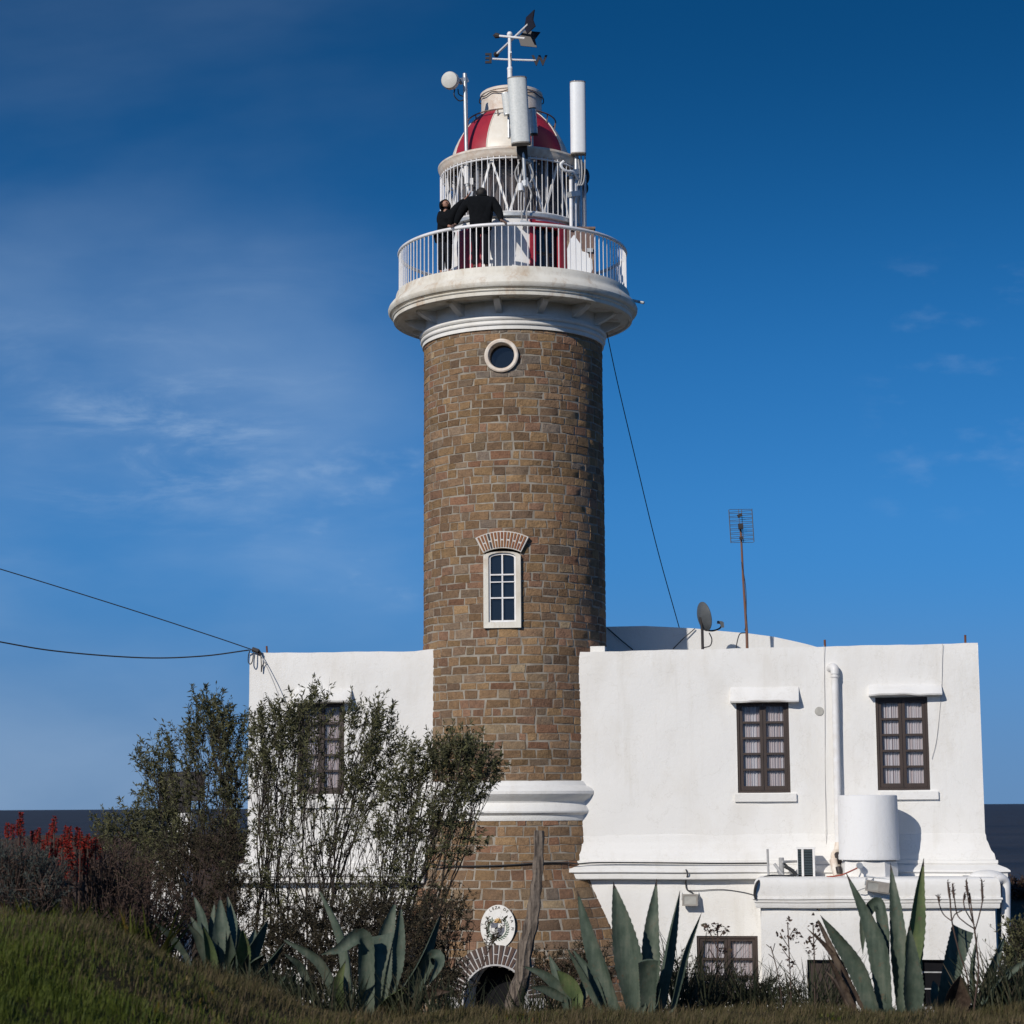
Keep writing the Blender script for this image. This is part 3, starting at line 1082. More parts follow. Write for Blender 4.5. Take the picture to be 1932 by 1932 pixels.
vb = Vector((AXX - 0.01, YT, zt(176)))
WV = thing('weather_vane', 'white weather vane with dark tail fins and E and W letters on the lantern top', 'weather vane', vb)
ztop = PT(970, 64.5).z
MB().tube([vb, (vb.x - 0.02, YT, PT(970, 150).z), (vb.x - 0.02, YT, PT(970, 132).z)], 0.055, 12).build('pole', M['whitemetal'], WV)
MB().tube([(vb.x - 0.02, YT, PT(970, 134).z), (vb.x - 0.02, YT, ztop)], 0.038, 12).build('spindle', M['whitemetal'], WV)
MB().sphere((vb.x - 0.02, YT, PT(970, 130).z), 0.062).build('knob', M['whitemetal'], WV)
MB().sphere((vb.x - 0.02, YT, ztop), 0.06).build('cap', M['whitemetal'], WV)
zar = PT(970, 112.5).z
arm = MB().tube([PT(929, 111, 0), (vb.x - 0.02, YT, zar), PT(1011, 114, 0)], 0.022, 8).build('compass_arm', M['whitemetal'], WV)
MB().tube([(vb.x, YT - 0.45, zar), (vb.x, YT + 0.6, zar)], 0.02, 8).build('compass_arm', M['whitemetal'], WV)
for s, px, py, flip in (('E', 922, 111, -1), ('W', 1018, 115, 1)):
    v, f = text_mesh(s, 0.30, 0.035)
    c = PT(px, py)
    b = MB().add([(c.x + flip * x, c.y - z, c.z + y) for x, y, z in v], f)
    b.build('letter', M['fin'], WV, smooth=False)
cc = Vector((vb.x - 0.02, YT, ztop))


def arrow(tip, tail, fin):
    d = (tail - tip).normalized()
    s = Vector((0, 0, 1)) - d * d.z
    s.normalize()
    a = MB().tube([tip + d * 0.06, tail - d * 0.25], 0.026, 8).build('vane_arrow', M['whitemetal'], WV)
    MB().tube([tip - d * 0.05, tip + d * 0.02, tip + d * 0.10], [0.006, 0.065, 0.05], 8).build('arrow_head', M['black'], a)
    n_ = d.cross(s)
    MB().prism([(-0.40, 0.0), (-0.30, fin), (0.08, fin), (-0.01, 0.0), (0.08, -fin), (-0.30, -fin)], lambda u, v, w: tail + d * u + s * v + n_ * w, -0.012, 0.012).build('tail_fin', M['fin'], a, smooth=False)


arrow(PT(934, 67, 0.1), PT(1010, 74.5, -0.25), 0.17)
arrow(PT(935, 104, 0.9) + Vector((0, 0, 0.0)), PT(1006, 37, -0.75), 0.19)

M['dishcream'] = plain('cream_radome', (0.60, 0.60, 0.56), (0.55, 0.54, 0.50), 9, 0.6)
# microwave dish on its mast
pm = PT(881.7, 352, -1.05)
DM = thing('dish_mast', 'round pale microwave drum antenna on a tall grey pole left of the dome', 'antenna', pm)
ptop = PT(877, 139, -1.05)
MB().tube([pm, pm.lerp(ptop, 0.5), ptop], 0.044, 12).build('pole', M['galv'], DM)
MB().tube([pm + Vector((0, 0, 0.05)), pm.lerp(ptop, 0.26)], 0.062, 12).build('sleeve', M['white'], DM)
dc = PT(849.5, 152, -1.22)
dd = (Vector((-0.30, -1.0, -0.12))).normalized()
db = MB()
sx = dd.cross(Vector((0, 0, 1))).normalized()
sy = sx.cross(dd).normalized()
prof = [(0.0005, 0.10), (0.10, 0.095), (0.17, 0.075), (0.183, 0.05), (0.185, -0.06), (0.15, -0.12), (0.06, -0.16), (0.0005, -0.16)]
seg = 32
vs = [dc + sx * (r * math.cos(2 * PI * k / seg)) + sy * (r * math.sin(2 * PI * k / seg)) + dd * h for r, h in prof for k in range(seg)]
fs = [(i * seg + k, i * seg + (k + 1) % seg, (i + 1) * seg + (k + 1) % seg, (i + 1) * seg + k) for i in range(len(prof) - 1) for k in range(seg)]
db.add(vs, fs).build('dish', M['dishcream'], DM, angle=30)
MB().bar(dc - dd * 0.14, PT(877, 150, -1.05), 0.07, 0.09, Vector((0, 0, 1))).bar(PT(868, 154, -1.08), PT(881, 150, -1.0), 0.12, 0.10, Vector((0, 0, 1))).build('bracket', M['galv'], DM, smooth=False)
MB().tube(smooth_path([PT(858, 168, -1.15), PT(857, 180, -1.15), PT(866, 190, -1.1), PT(877, 188, -1.05)]), 0.014, 6).tube(smooth_path([PT(864, 168, -1.15), PT(866, 178, -1.1), PT(877, 183, -1.05)]), 0.012, 6).build('cable', M['cable'], DM)
for y_ in (303, 345):
    q = PT(881, y_, -1.05)
    MB().bar(q, q + Vector((0.26, 0.25, 0.0)), 0.07, 0.05, Vector((0, 0, 1))).bar(q + Vector((0.10, -0.02, -0.05)), q + Vector((0.10, -0.02, 0.09)), 0.06).build('clamp', M['white'], DM, smooth=False)


def panel_ant(label, topc, botc, w, d, mats, mast=None, face=Vector((0, -1, 0)), group='cellular panel antennas'):
    """panel with a rounded front"""
    o = thing('panel_antenna', label, 'antenna', botc, group)
    t = (topc - botc).normalized()
    s = t.cross(face).normalized()
    f_ = s.cross(t).normalized()
    if f_.dot(face) < 0:
        f_ = -f_
    poly = [(-w / 2, -d * 0.4), (-w / 2, d * 0.25), (-w * 0.40, d * 0.46), (-w * 0.22, d * 0.57), (0, d * 0.6), (w * 0.22, d * 0.57), (w * 0.40, d * 0.46), (w / 2, d * 0.25), (w / 2, -d * 0.4)]
    L = (topc - botc).length
    MB().prism(poly, lambda u, v, h: botc + s * u + f_ * v + t * h, 0.015, L - 0.012).build('panel', mats[0], o, smooth=True, angle=40)
    ins = [(u * 0.985, v * 0.97) for u, v in poly]
    MB().prism([(u * 1.015, v * 1.02) for u, v in poly], lambda u, v, h: botc + s * u + f_ * v + t * h, L - 0.012, L + 0.012).build('end_cap', mats[1], o, smooth=False)
    MB().prism(ins, lambda u, v, h: botc + s * u + f_ * v + t * h, -0.01, 0.015).build('end_cap', mats[1], o, smooth=False)
    return o, s, f_, t


A1, s_, f_, t_ = panel_ant('large pale grey panel antenna leaning in front of the striped dome', PT(975.5, 149, -1.95), PT(983, 272, -1.95), 0.395, 0.24, (M['panel'], M['panelcap']))
q = PT(986, 262, -1.74)
q2 = PT(991, 352, -1.62)
MB().tube([q + Vector((0, 0.05, 1.0)), q, q2], 0.04, 10).build('mast', M['galv'], A1)
MB().bar(PT(984, 268, -1.75), PT(986, 300, -1.66), 0.22, 0.10).build('mount', M['black'], A1, smooth=False)
for y_ in (300, 345):
    MB().bar(PT(988, y_, -1.66), PT(1000, y_ + 6, -1.40), 0.11, 0.09, Vector((0, 0, 1))).build('clamp', M['galv'], A1, smooth=False)
for a in ([(976, 276), (975, 286), (990, 300), (1003, 308)], [(980, 306), (972, 325), (976, 342), (983, 350)], [(1000, 310), (1006, 330), (1000, 345)], [(985, 350), (983, 380), (984, 404), (985, 418)], [(996, 346), (1003, 370), (994, 396), (994, 420)]):
    MB().tube(smooth_path([PT(x, y, -1.62) for x, y in a]), 0.016, 6).build('cable', M['greycable'], A1)
MB().bar(PT(981, 420, -1.6), PT(1000, 424, -1.6), 0.10, 0.10, Vector((0, 0, 1))).build('connector', M['galv'], A1, smooth=False)
MB().tube([PT(982, 346, -1.62), PT(983, 360, -1.62)], 0.06, 10).tube([PT(992, 336, -1.6), PT(992, 352, -1.6)], 0.055, 10).build('filter', M['panelwhite'], A1)

A2, s_, f_, t_ = panel_ant('tall white panel antenna standing to the right of the dome', PT(1090, 156.5, -1.0), PT(1091.5, 291, -1.0), 0.325, 0.2, (M['panelwhite'], M['panelcap']))
MB().tube([PT(1084, 155, -0.98), PT(1084, 152, -0.98)], 0.02, 8).build('lug', M['galv'], A2)
MB().tube([PT(1087, 285, -0.92), PT(1087, 368, -0.92)], 0.045, 10).build('mast', M['galv'], A2)
MB().tube([PT(1094, 345, -0.8), PT(1094.5, 430, -0.8)], 0.03, 10).build('stay', M['galv'], A2)
for a in ([(1090, 292), (1093, 320), (1092, 345), (1088, 352)], [(1096, 292), (1098, 325), (1096, 345), (1092, 350)], [(1104, 292), (1103, 330), (1100, 346), (1096, 350)]):
    MB().tube(smooth_path([PT(x, y, -0.95) for x, y in a]), 0.016, 6).build('cable', M['greycable'], A2)
MB().tube(smooth_path([PT(1064, 304, -1.3), PT(1058, 311, -1.3), PT(1066, 322, -1.25), PT(1082, 325, -1.1), PT(1090, 338, -0.95)]), 0.03, 8).build('conduit', M['panelwhite'], A2)
for y_ in (326, 367):
    MB().bar(PT(1074, y_, -1.12), PT(1091, y_ - 2, -0.9), 0.11, 0.12, Vector((0, 0, 1))).build('clamp', M['galv'], A2, smooth=False)
MB().sphere(PT(1105, 333, -0.2), 0.17, 12, 8, (0.5, 0.8, 1)).sphere(PT(1105, 355, -0.2), 0.12, 12, 8, (0.5, 0.8, 1)).build('coil', M['black'], A2)
A3, s_, f_, t_ = panel_ant('short grey panel antenna edging out behind the left side of the large one', PT(957, 177, -1.3), PT(961.5, 216, -1.3), 0.24, 0.16, (M['panel'], M['galv']))
MB().tube([PT(959, 190, -1.2), PT(960, 260, -1.25)], 0.025, 8).build('mast', M['galv'], A3)
A4, s_, f_, t_ = panel_ant('slim grey panel antenna edging out behind the right side of the large one', PT(1004, 206, -1.35), PT(1007.5, 254, -1.35), 0.16, 0.14, (M['galv'], M['black']))
MB().tube([PT(1004, 215, -1.25), PT(1005, 330, -1.45)], 0.022, 8).build('mast', M['galv'], A4)
# vertical conduits running down right of the cage
for n_, (x, y0, y1, dy, r) in enumerate([(1077.5, 330, 434, -1.05, 0.04), (1085.5, 345, 440, -0.95, 0.035), (1104, 330, 440, -0.35, 0.03)]):
    o = MB().tube([PT(x - 0.5, y0, dy), PT(x + 0.5, y1, dy)], r, 10).build('conduit_pipe', M['whitemetal'], origin=PT(x, y1, dy))
    tag(o, ['white conduit pipe nearest the glazed lantern door', 'white conduit pipe second from the glazed lantern door', 'white conduit pipe farthest right on the lantern cage'][n_], 'pipe', 'conduit pipes beside the lantern')

# peeling cabinet on the gallery
CBY = -1.02
cb = PT(1095, 528, CBY)
CB = thing('equipment_cabinet', 'brown rusted cabinet with a torn white patch on the gallery deck', 'cabinet', (cb.x, cb.y, Z_DK - 0.004))
x0, x1 = PT(1067, 480, CBY).x, PT(1121, 480, CBY).x
zc1 = PT(1100, 432, CBY).z
body_ = MB().box(x0, x1, cb.y, cb.y + 0.36, Z_DK, zc1).build('body', M['cabinet'], CB, smooth=False)
MB().box(x0 - 0.01, x1 + 0.03, cb.y - 0.03, cb.y + 0.38, zc1, zc1 + 0.04).build('lid', M['cabinet'], CB, smooth=False)
patch = [(1071, 520), (1070, 470), (1076, 452), (1083, 443), (1089, 452), (1096, 462), (1098, 474), (1110, 478), (1111, 486), (1117, 489), (1118, 508), (1114, 519), (1098, 526), (1080, 527)]
pp = [PT(x, y, CBY) for x, y in patch]
MB().prism([(q.x, q.z) for q in pp], lambda u, v, w: Vector((u, w, v)), cb.y - 0.012, cb.y - 0.002).build('torn_sheet', M['panelwhite'], CB, smooth=False)
lk = PT(1113, 473, CBY - 0.03)
MB().box(lk.x - 0.06, lk.x + 0.06, cb.y - 0.05, cb.y - 0.005, lk.z - 0.03, lk.z + 0.05).build('latch', M['galv'], CB, smooth=False)

# oval crest over the door
th_, z_ = tower_at(940.4, 1748)
cs = tower(th_, z_, 0.07)
CS = thing('crest_sign', 'oval white crest plaque with lettering and a gold sun above the arched door', 'sign', cs)
cx_, cn_ = Vector((math.cos(th_), math.sin(th_), 0)), Vector((math.sin(th_), -math.cos(th_), -0.1)).normalized()
tilt = Vector((math.sin(th_) * 0.22, -math.cos(th_) * 0.22, 0)) * -1.0
EA, EB = 32 * 41.0 / F, 39 * 41.0 / F
cfn = lambda u, v, w: cs + cx_ * u + (Vector((0, 0, 1)) + tilt * 0.9) * v + cn_ * w
ell = [(EA * math.cos(2 * PI * k / 40), EB * math.sin(2 * PI * k / 40)) for k in range(40)]
M['crestwhite'] = plain('enamel_white', (0.74, 0.73, 0.70), (0.62, 0.6, 0.55), 8, 0.3)
M['gold'] = plain('gold_enamel', (0.50, 0.27, 0.04), (0.4, 0.2, 0.03), 9, 0.4)
M['laurel'] = plain('green_enamel', (0.02, 0.07, 0.035), (0.03, 0.10, 0.05), 30, 0.4)
M['shield'] = plain('blue_enamel', (0.035, 0.045, 0.09), (0.02, 0.03, 0.05), 16, 0.4)
pl = MB().prism(ell, cfn, -0.03, 0.0).build('plaque', M['crestwhite'], CS, smooth=False)
sun_ = [(0.07 * math.cos(PI * k / 12) * (1.25 if k % 2 else 0.9), 0.075 + 0.085 * math.sin(PI * k / 12) * (1.15 if k % 2 else 0.85)) for k in range(13)]
MB().prism(sun_, cfn, 0.004, 0.012).build('sun', M['gold'], pl, smooth=False)
MB().prism([(-0.13, 0.07), (0.13, 0.07), (0.13, -0.08), (0.07, -0.17), (0, -0.2), (-0.07, -0.17), (-0.13, -0.08)], cfn, 0.003, 0.010).build('shield', M['shield'], pl, smooth=False)
MB().prism([(-0.12, -0.02), (0.0, -0.02), (0.0, -0.19), (-0.07, -0.16), (-0.12, -0.08)], cfn, 0.011, 0.014).prism([(0.005, 0.065), (0.12, 0.065), (0.12, -0.015), (0.005, -0.015)], cfn, 0.011, 0.014).build('shield_quarter', M['crestwhite'], pl, smooth=False)
lv = MB()
for sgn in (-1, 1):
    for k in range(12):
        a = rad(-88 + k * 12.5)
        c_ = (sgn * 0.19 * math.cos(a), -0.03 + 0.20 * math.sin(a))
        for da_ in (-0.6, 0.6):
            t_ = (sgn * -math.sin(a + da_), math.cos(a + da_))
            lv.prism([c_, (c_[0] + t_[0] * 0.03 - t_[1] * 0.012, c_[1] + t_[1] * 0.03 + t_[0] * 0.012), (c_[0] + t_[0] * 0.06, c_[1] + t_[1] * 0.06), (c_[0] + t_[0] * 0.03 + t_[1] * 0.012, c_[1] + t_[1] * 0.03 - t_[0] * 0.012)], cfn, 0.004, 0.009)
lv.build('laurel', M['laurel'], pl, smooth=False)
tx = MB()
word = 'LEZA DE LA M'
for k, ch in enumerate(word):
    if ch == ' ':
        continue
    a = rad(122 - k * 11.6)
    v, f = text_mesh(ch, 0.075)
    ca, sa = math.cos(a - PI / 2), math.sin(a - PI / 2)
    ox, oy = (EA - 0.05) * math.cos(a), (EB - 0.05) * math.sin(a)
    tx.add([cfn(ox + x * ca - y * sa, oy + x * sa + y * ca, 0.006 + z) for x, y, z in v], f)
tx.build('lettering', M['black'], pl, smooth=False)

# ------------------------------------------------------------------ the white houses
LJ, RJ = P(824, 1230, YT - 0.95), P(1090, 1230, YT - 1.40)
FT = Vector((RJ.x - LJ.x, RJ.y - LJ.y, 0)).normalized()
FN = Vector((FT.y, -FT.x, 0))          # outwards, towards the camera
FO = Vector((LJ.x, LJ.y, 0))


def W(s, n, z):
    return FO + FT * s + FN * n + Vector((0, 0, z))


def fac(px, py, off=0.0):
    """(s, z) on the facade plane pushed out by off"""
    d = ray(px, py)
    k = ((FO + FN * off - CAM).dot(FN)) / d.dot(FN)
    p = CAM + d * k
    return (p - FO).dot(FT), p.z


def sz(px, py, off=0.0):
    return fac(px, py, off)


def wobble(s, z):
    return 0.007 * math.sin(s * 2.3 + z * 1.7) + 0.005 * math.sin(s * 5.1 - z * 3.9 + 1) + 0.003 * math.sin(s * 11 + z * 9)


def front_wall(s0, s1, z0, ztop, holes, n0=0.0, depth=0.16, step=0.22):
    """plastered wall face with openings; ztop is a function of s"""
    zm = max(ztop(s0), ztop(s1))
    ss = sorted(set([s0, s1] + [h[0] for h in holes] + [h[1] for h in holes]))
    zz = sorted(set([z0, zm] + [h[2] for h in holes] + [h[3] for h in holes]))

    def dense(b):
        out = [b[0]]
        for a, c in zip(b, b[1:]):
            k = max(1, int((c - a) / step))
            out += [a + (c - a) * (i + 1) / k for i in range(k)]
        return out
    ss, zz = dense(ss), dense(zz)
    b = MB()
    idx = {}

    def vid(i, j):
        if (i, j) not in idx:
            s, z = ss[i], zz[j]
            top = ztop(s)
            zf = z
            if j == len(zz) - 1:
                zf = top + 0.005 * math.sin(s * 3.1) + 0.004 * math.sin(s * 9.7)
            elif z > top - 0.02:
                zf = top - 0.02
            idx[(i, j)] = len(b.v)
            nn = n0 + wobble(s, z) - (0.03 if j == len(zz) - 1 else 0)
            b.v.append(tuple(W(s, nn, zf)))
        return idx[(i, j)]
    for j in range(len(zz) - 1):
        for i in range(len(ss) - 1):
            cs_, cz_ = (ss[i] + ss[i + 1]) / 2, (zz[j] + zz[j + 1]) / 2
            if any(h[0] < cs_ < h[1] and h[2] < cz_ < h[3] for h in holes):
                continue
            b.f.append((vid(i, j), vid(i + 1, j), vid(i + 1, j + 1), vid(i, j + 1)))
    for h in holes:
        a, c, d, e = h
        f0, f1 = n0 + 0.012, n0 - depth
        for (u0, v0), (u1, v1) in (((a, d), (c, d)), ((c, d), (c, e)), ((c, e), (a, e)), ((a, e), (a, d))):
            b.add([W(u0, f0 - 0.012 + wobble(u0, v0), v0), W(u1, f0 - 0.012 + wobble(u1, v1), v1), W(u1, f1, v1), W(u0, f1, v0)], [(0, 1, 2, 3)])
    # thickness at the top, the ends and the back
    n_ = len(ss)
    j = len(zz) - 1
    tops = [vid(i, j) for i in range(n_)]
    back = [len(b.v) + i for i in range(n_)]
    for i in range(n_):
        v = b.v[tops[i]]
        b.v.append((v[0] - FN.x * 0.28, v[1] - FN.y * 0.28, v[2]))
    for i in range(n_ - 1):
        b.f.append((tops[i], tops[i + 1], back[i + 1], back[i]))
    return b


def belt(prof, s0, s1, right=True, left=False, back=5.0):
    """moulding of (projection, z) points run along the facade and round its free corner"""
    b = MB()
    vs, fs = [], []
    cols = []
    for d, z in prof:
        row = []
        if left:
            row.append(W(s0 - d, -back, z))
        row.append(W(s0 - (d if left else 0), d, z))
        ns = max(2, int((s1 - s0) / 0.5))
        for k in range(1, ns):
            s = s0 + (s1 - s0) * k / ns
            row.append(W(s, d + 0.004 * math.sin(s * 3 + d * 9), z + 0.004 * math.sin(s * 2.2)))
        row.append(W(s1 + (d if right else 0), d, z))
        if right:
            row.append(W(s1 + d, -back, z))
        cols.append(row)
    m = len(cols[0])
    for r in cols:
        vs += r
    for i in range(len(cols) - 1):
        for k in range(m - 1):
            fs.append((i * m + k, i * m + k + 1, (i + 1) * m + k + 1, (i + 1) * m + k))
    fs.append(tuple(i * m for i in range(len(cols))))
    fs.append(tuple(i * m + m - 1 for i in range(len(cols))))
    return b.add(vs, fs)


def window(parent, x0, x1, y0, y1, rows, n0=0.0, label=None):
    (s0, za), (s1, zb) = sz(x0, y1, n0), sz(x1, y0, n0)
    s1 = s0 + (sz(x1, (y0 + y1) / 2, n0)[0] - sz(x0, (y0 + y1) / 2, n0)[0])
    w, h = s1 - s0, zb - za
    fn = lambda u, v, n: W(s0 + u, n, za + v)
    fr = MB()
    e, mid, top, bot, bar = 0.05, 0.05, 0.05, 0.06, 0.042
    B = lambda u0, u1, v0, v1, a, c: fr.box(u0, u1, a, c, v0, v1, lambda u, n, v: fn(u, v, n0 + n))
    B(0, e, 0, h, -0.16, -0.02)
    B(w - e, w, 0, h, -0.16, -0.02)
    B(e, w - e, 0, bot * 0.7, -0.16, -0.022)
    B(e, w - e, h - top, h, -0.16, -0.022)
    o = fr.build('window', M['wood'], parent, smooth=False)
    # two casement leaves
    cw = (w - 2 * e) / 2
    for k in range(2):
        lf = MB()
        u0 = e + k * cw + 0.004
        u1 = u0 + cw - 0.008
        st = 0.058
        L = lambda a0, a1, v0, v1, n_=0.0: lf.box(a0, a1, -0.11, -0.045 + n_, v0, v1, lambda u, n, v: fn(u, v, n0 + n))
        vb, vt = bot * 0.7 + 0.004, h - top - 0.004
        L(u0, u0 + st, vb, vt)
        L(u1 - st, u1, vb, vt)
        L(u0 + st, u1 - st, vb, vb + 0.085, -0.002)
        L(u0 + st, u1 - st, vt - 0.05, vt, -0.002)
        gh = (vt - 0.06 - vb - 0.10)
        for r in range(1, rows):
            v = vb + 0.10 + gh * r / rows
            L(u0 + st, u1 - st, v - bar / 2, v + bar / 2, -0.004)
        lf.build('casement', M['wood'], o, smooth=False)
    MB().add([fn(e, 0.05, n0 - 0.085), fn(w - e, 0.05, n0 - 0.085), fn(w - e, h - 0.05, n0 - 0.085), fn(e, h - 0.05, n0 - 0.085)], [(0, 1, 2, 3)]).build('pane', M['glass'], o, smooth=False)
    # gathered curtain
    cu = MB()
    nn = 120
    ph = x0 * 0.37
    vs, fs = [], []
    for i in range(nn + 1):
        u = e + (w - 2 * e) * i / nn
        dn = -0.15 + 0.018 * math.sin(i * 0.95 + ph + 1.1 * math.sin(i * 0.23 + ph)) + 0.010 * math.sin(i * 2.1 + ph * 2)
        vs += [fn(u, 0.02, n0 + dn), fn(u, h - 0.03, n0 + dn)]
        if i:
            fs.append((2 * i - 2, 2 * i, 2 * i + 1, 2 * i - 1))
    cu.add(vs, fs).build('curtain', M['curtain'], o, angle=180)
    return (s0, s1, za, zb)


def hole(x0, x1, y0, y1, n0=0.0):
    s0, za = sz(x0, y1, n0)
    s1, zb = sz(x1, y0, n0)
    s1 = s0 + (sz(x1, (y0 + y1) / 2, n0)[0] - sz(x0, (y0 + y1) / 2, n0)[0])
    return (s0, s1, za, zb)


def canopy(parent, x0, x1, yt, yb, d=0.24):
    s0, z1 = sz(x0, yt, 0.0)
    _, zb = sz((x0 + x1) / 2, yb, d)
    s0, s1 = sz(x0, yb, d)[0], sz(x1, yb, d)[0]
    b = MB()
    n = 14
    vs, fs = [], []
    for i in range(n + 1):
        s = s0 + (s1 - s0) * i / n
        q = 0.012 * math.sin(s * 5) + 0.006 * math.sin(s * 13)
        endr = 0.03 if i in (0, n) else 0.0
        for d_, z in [(-0.02, z1 + 0.02), (0.012, z1 - 0.01), (d * 0.5 - endr, (z1 + zb) / 2 + 0.03 + q), (d - 0.02 - endr, zb + 0.055 + q), (d - endr, zb + 0.028 + q), (d - 0.015 - endr, zb + q), (0.0, zb - 0.005), (-0.02, zb - 0.005)]:
            vs.append(W(s, d_, z))
        if i:
            for k in range(8):
                k2 = (k + 1) % 8
                fs.append(((i - 1) * 8 + k, i * 8 + k, i * 8 + k2, (i - 1) * 8 + k2))
    fs += [tuple(range(8)), tuple(n * 8 + k for k in range(8))]
    b.add(vs, fs).build('window_hood', M['plaster'], parent, angle=50)


def sill(parent, x0, x1, y0, y1, d=0.06):
    s0, z1 = sz(x0, y0, d)
    s1, z0 = sz(x1, y1, d)
    MB().box(s0, s1, -0.02, d, z0, z1, lambda u, n, v: W(u, n, v)).build('window_sill', M['plaster'], parent, smooth=False)


def shell(parent, s0, s1, z1, z0=-0.5, depth=7.5, e=0.004):
    b = MB()
    b.add([W(s0, -e, z0), W(s0, -depth, z0), W(s0, -depth, z1), W(s0, -e, z1)], [(0, 1, 2, 3)])
    b.add([W(s1, -e, z0), W(s1, -depth, z0), W(s1, -depth, z1), W(s1, -e, z1)], [(0, 1, 2, 3)])
    b.add([W(s0, -depth, z0), W(s1, -depth, z0), W(s1, -depth, z1), W(s0, -depth, z1)], [(0, 1, 2, 3)])
    b.build('side_walls', M['plaster'], parent, smooth=False)
    MB().add([W(s0 + 0.01, -0.3, z1 - 0.3), W(s1 - 0.01, -0.3, z1 - 0.3), W(s1 - 0.01, -depth + 0.02, z1 - 0.3), W(s0 + 0.01, -depth + 0.02, z1 - 0.3)], [(0, 1, 2, 3)]).build('roof', M['concrete'], parent, smooth=False)
    # dark room behind the curtains so no daylight leaks through
    MB().box(s0 + 0.05, s1 - 0.05, -0.5, -0.45, z0, z1 - 0.35, lambda u, n, v: W(u, n, v)).build('room_back', M['dark'], parent, smooth=False)


# --- right wing
sA, zA = sz(1090, 1230)
sB, zB = sz(1845, 1213)
RW = thing('white_house', 'white plastered house wing right of the tower with two curtained windows above a cornice', 'house', W((sA + sB) / 2, 0, 0.0), 'white lighthouse keeper wings')
topR = lambda s: zA + (zB - zA) * (s - sA) / (sB - sA)
hW1, hW2 = hole(1392.5, 1491.5, 1321.5, 1496), hole(1656.5, 1755, 1314.5, 1491)
zc = lambda y, d=0.0, x=1400: sz(x, y, d)[1]
front_wall(sA - 0.5, sB, zc(1590), topR, [hW1, hW2]).build('wall', M['plaster'], RW, angle=40)
for hx, cn, sl in (((1392.5, 1491.5, 1321.5, 1496), (1377, 1507, 1297, 1324), (1386, 1503, 1498, 1512)), ((1656.5, 1755, 1314.5, 1491), (1639, 1778, 1292, 1311), (1661, 1771, 1493.5, 1508))):
    window(RW, *hx, 5)
    canopy(RW, *cn)
    sill(RW, *sl)
shell(RW, sA - 0.4, sB, min(zA, zB))
sE = sB
zq = lambda y: sz(1400, y, 0.2)[1]
PR = [(-0.1, 1572), (0.0, 1574), (0.015, 1578), (0.02, 1586), (0.05, 1592), (0.075, 1600), (0.10, 1606), (0.15, 1612), (0.165, 1620), (0.17, 1623), (0.21, 1624), (0.21, 1630), (0.19, 1631), (0.22, 1632.5), (0.36, 1638), (0.415, 1642), (0.42, 1645), (0.405, 1646), (0.37, 1647), (0.37, 1657), (0.36, 1658.5), (0.1, 1659)]
belt([(d, zq(y)) for d, y in PR], sz(1075, 1640, 0.3)[0], sE).build('cornice', M['plaster'], RW, angle=30)
NL = 0.19
zL1 = zq(1658)
hL = hole(1316.5, 1432, 1766, 1890, NL)
front_wall(sz(1000, 1700, NL)[0], sE + 0.15, -0.6, lambda s: zL1 + 0.02, [hL], n0=NL).build('lower_wall', M['plaster'], RW, angle=40)
window(RW, 1316.5, 1432, 1766, 1890, 3, NL)
# downpipe with its elbow
dp = MB()
e0 = sz(1560, 1265, 0.0)
pt = lambda x, y, d: (lambda q: W(q[0], d, q[1]))(sz(x, y, d))
dp.tube(smooth_path([pt(1566, 1262, -0.05), pt(1570, 1259, 0.06), pt(1574.5, 1262, 0.12), pt(1575, 1272, 0.13)]), 0.085, 14)
dp.tube([pt(1575, 1270, 0.13), pt(1582, 1592, 0.13)], 0.068, 14)
dp.tube([pt(1575, 1275, 0.13), pt(1575, 1278, 0.13)], 0.085, 14)
dp.build('downpipe', M['white'], RW)
MB().tube(smooth_path([pt(1582, 1590, 0.13), pt(1580, 1604, 0.16), pt(1574, 1614, 0.28), pt(1577, 1632, 0.38), pt(1584, 1644, 0.42)]), 0.07, 12).build('drain_elbow', M['offwhite'], RW)
sp = pt(1545.7, 1342, 0.012)
ring(sp, FT, FN, [(0.0005, 0.006), (0.055, 0.006), (0.085, 0.003), (0.095, -0.02)], 14).build('plugged_hole', M['concrete'], RW)
# corner block beside the tower
(s0, zl), (s1, zh) = sz(1088, 1236, -0.6), sz(1144, 1221, -0.6)
MB().box(s0, s1, -0.62, -0.30, zl - 0.2, zh, lambda u, n, v: W(u, n, v)).build('parapet_block', M['moulding'], RW, smooth=False)
# barrel vault rising behind the parapet
VT = [(985, 1192), (1060, 1185), (1144, 1182.5), (1216, 1181), (1271, 1183.5), (1308, 1185.5), (1354, 1190), (1412, 1195), (1458, 1201), (1504, 1211), (1523, 1215.5), (1560, 1226)]
q = [P(x, y, YT + 2.2) for x, y in VT]
poly = [(q[0].x, 5.5)] + [(p.x, p.z) for p in q] + [(q[-1].x, 5.5)]
MB().prism(poly, lambda u, v, w: Vector((u, w, v)), YT + 2.2, YT + 6.5).build('vaulted_roof', M['plaster'], RW, angle=30)
for x, y0, y1 in ((1556.5, 1216, 1207), (1821.5, 1211, 1198)):
    o = MB().tube([pt(x, y0 + 4, -0.12), pt(x - 0.5, y1, -0.12)], 0.022, 8).build('roof_rod', M['rust'], origin=pt(x, y0 + 4, -0.12))
    tag(o, 'short dark rod on the parapet above the downpipe' if x < 1700 else 'short dark rod on the parapet near the right corner', 'rod', 'rods on the parapets')
M['palewire'] = plain('pale_grey_wire', (0.5, 0.49, 0.47), (0.42, 0.4, 0.38), 10, 0.7)
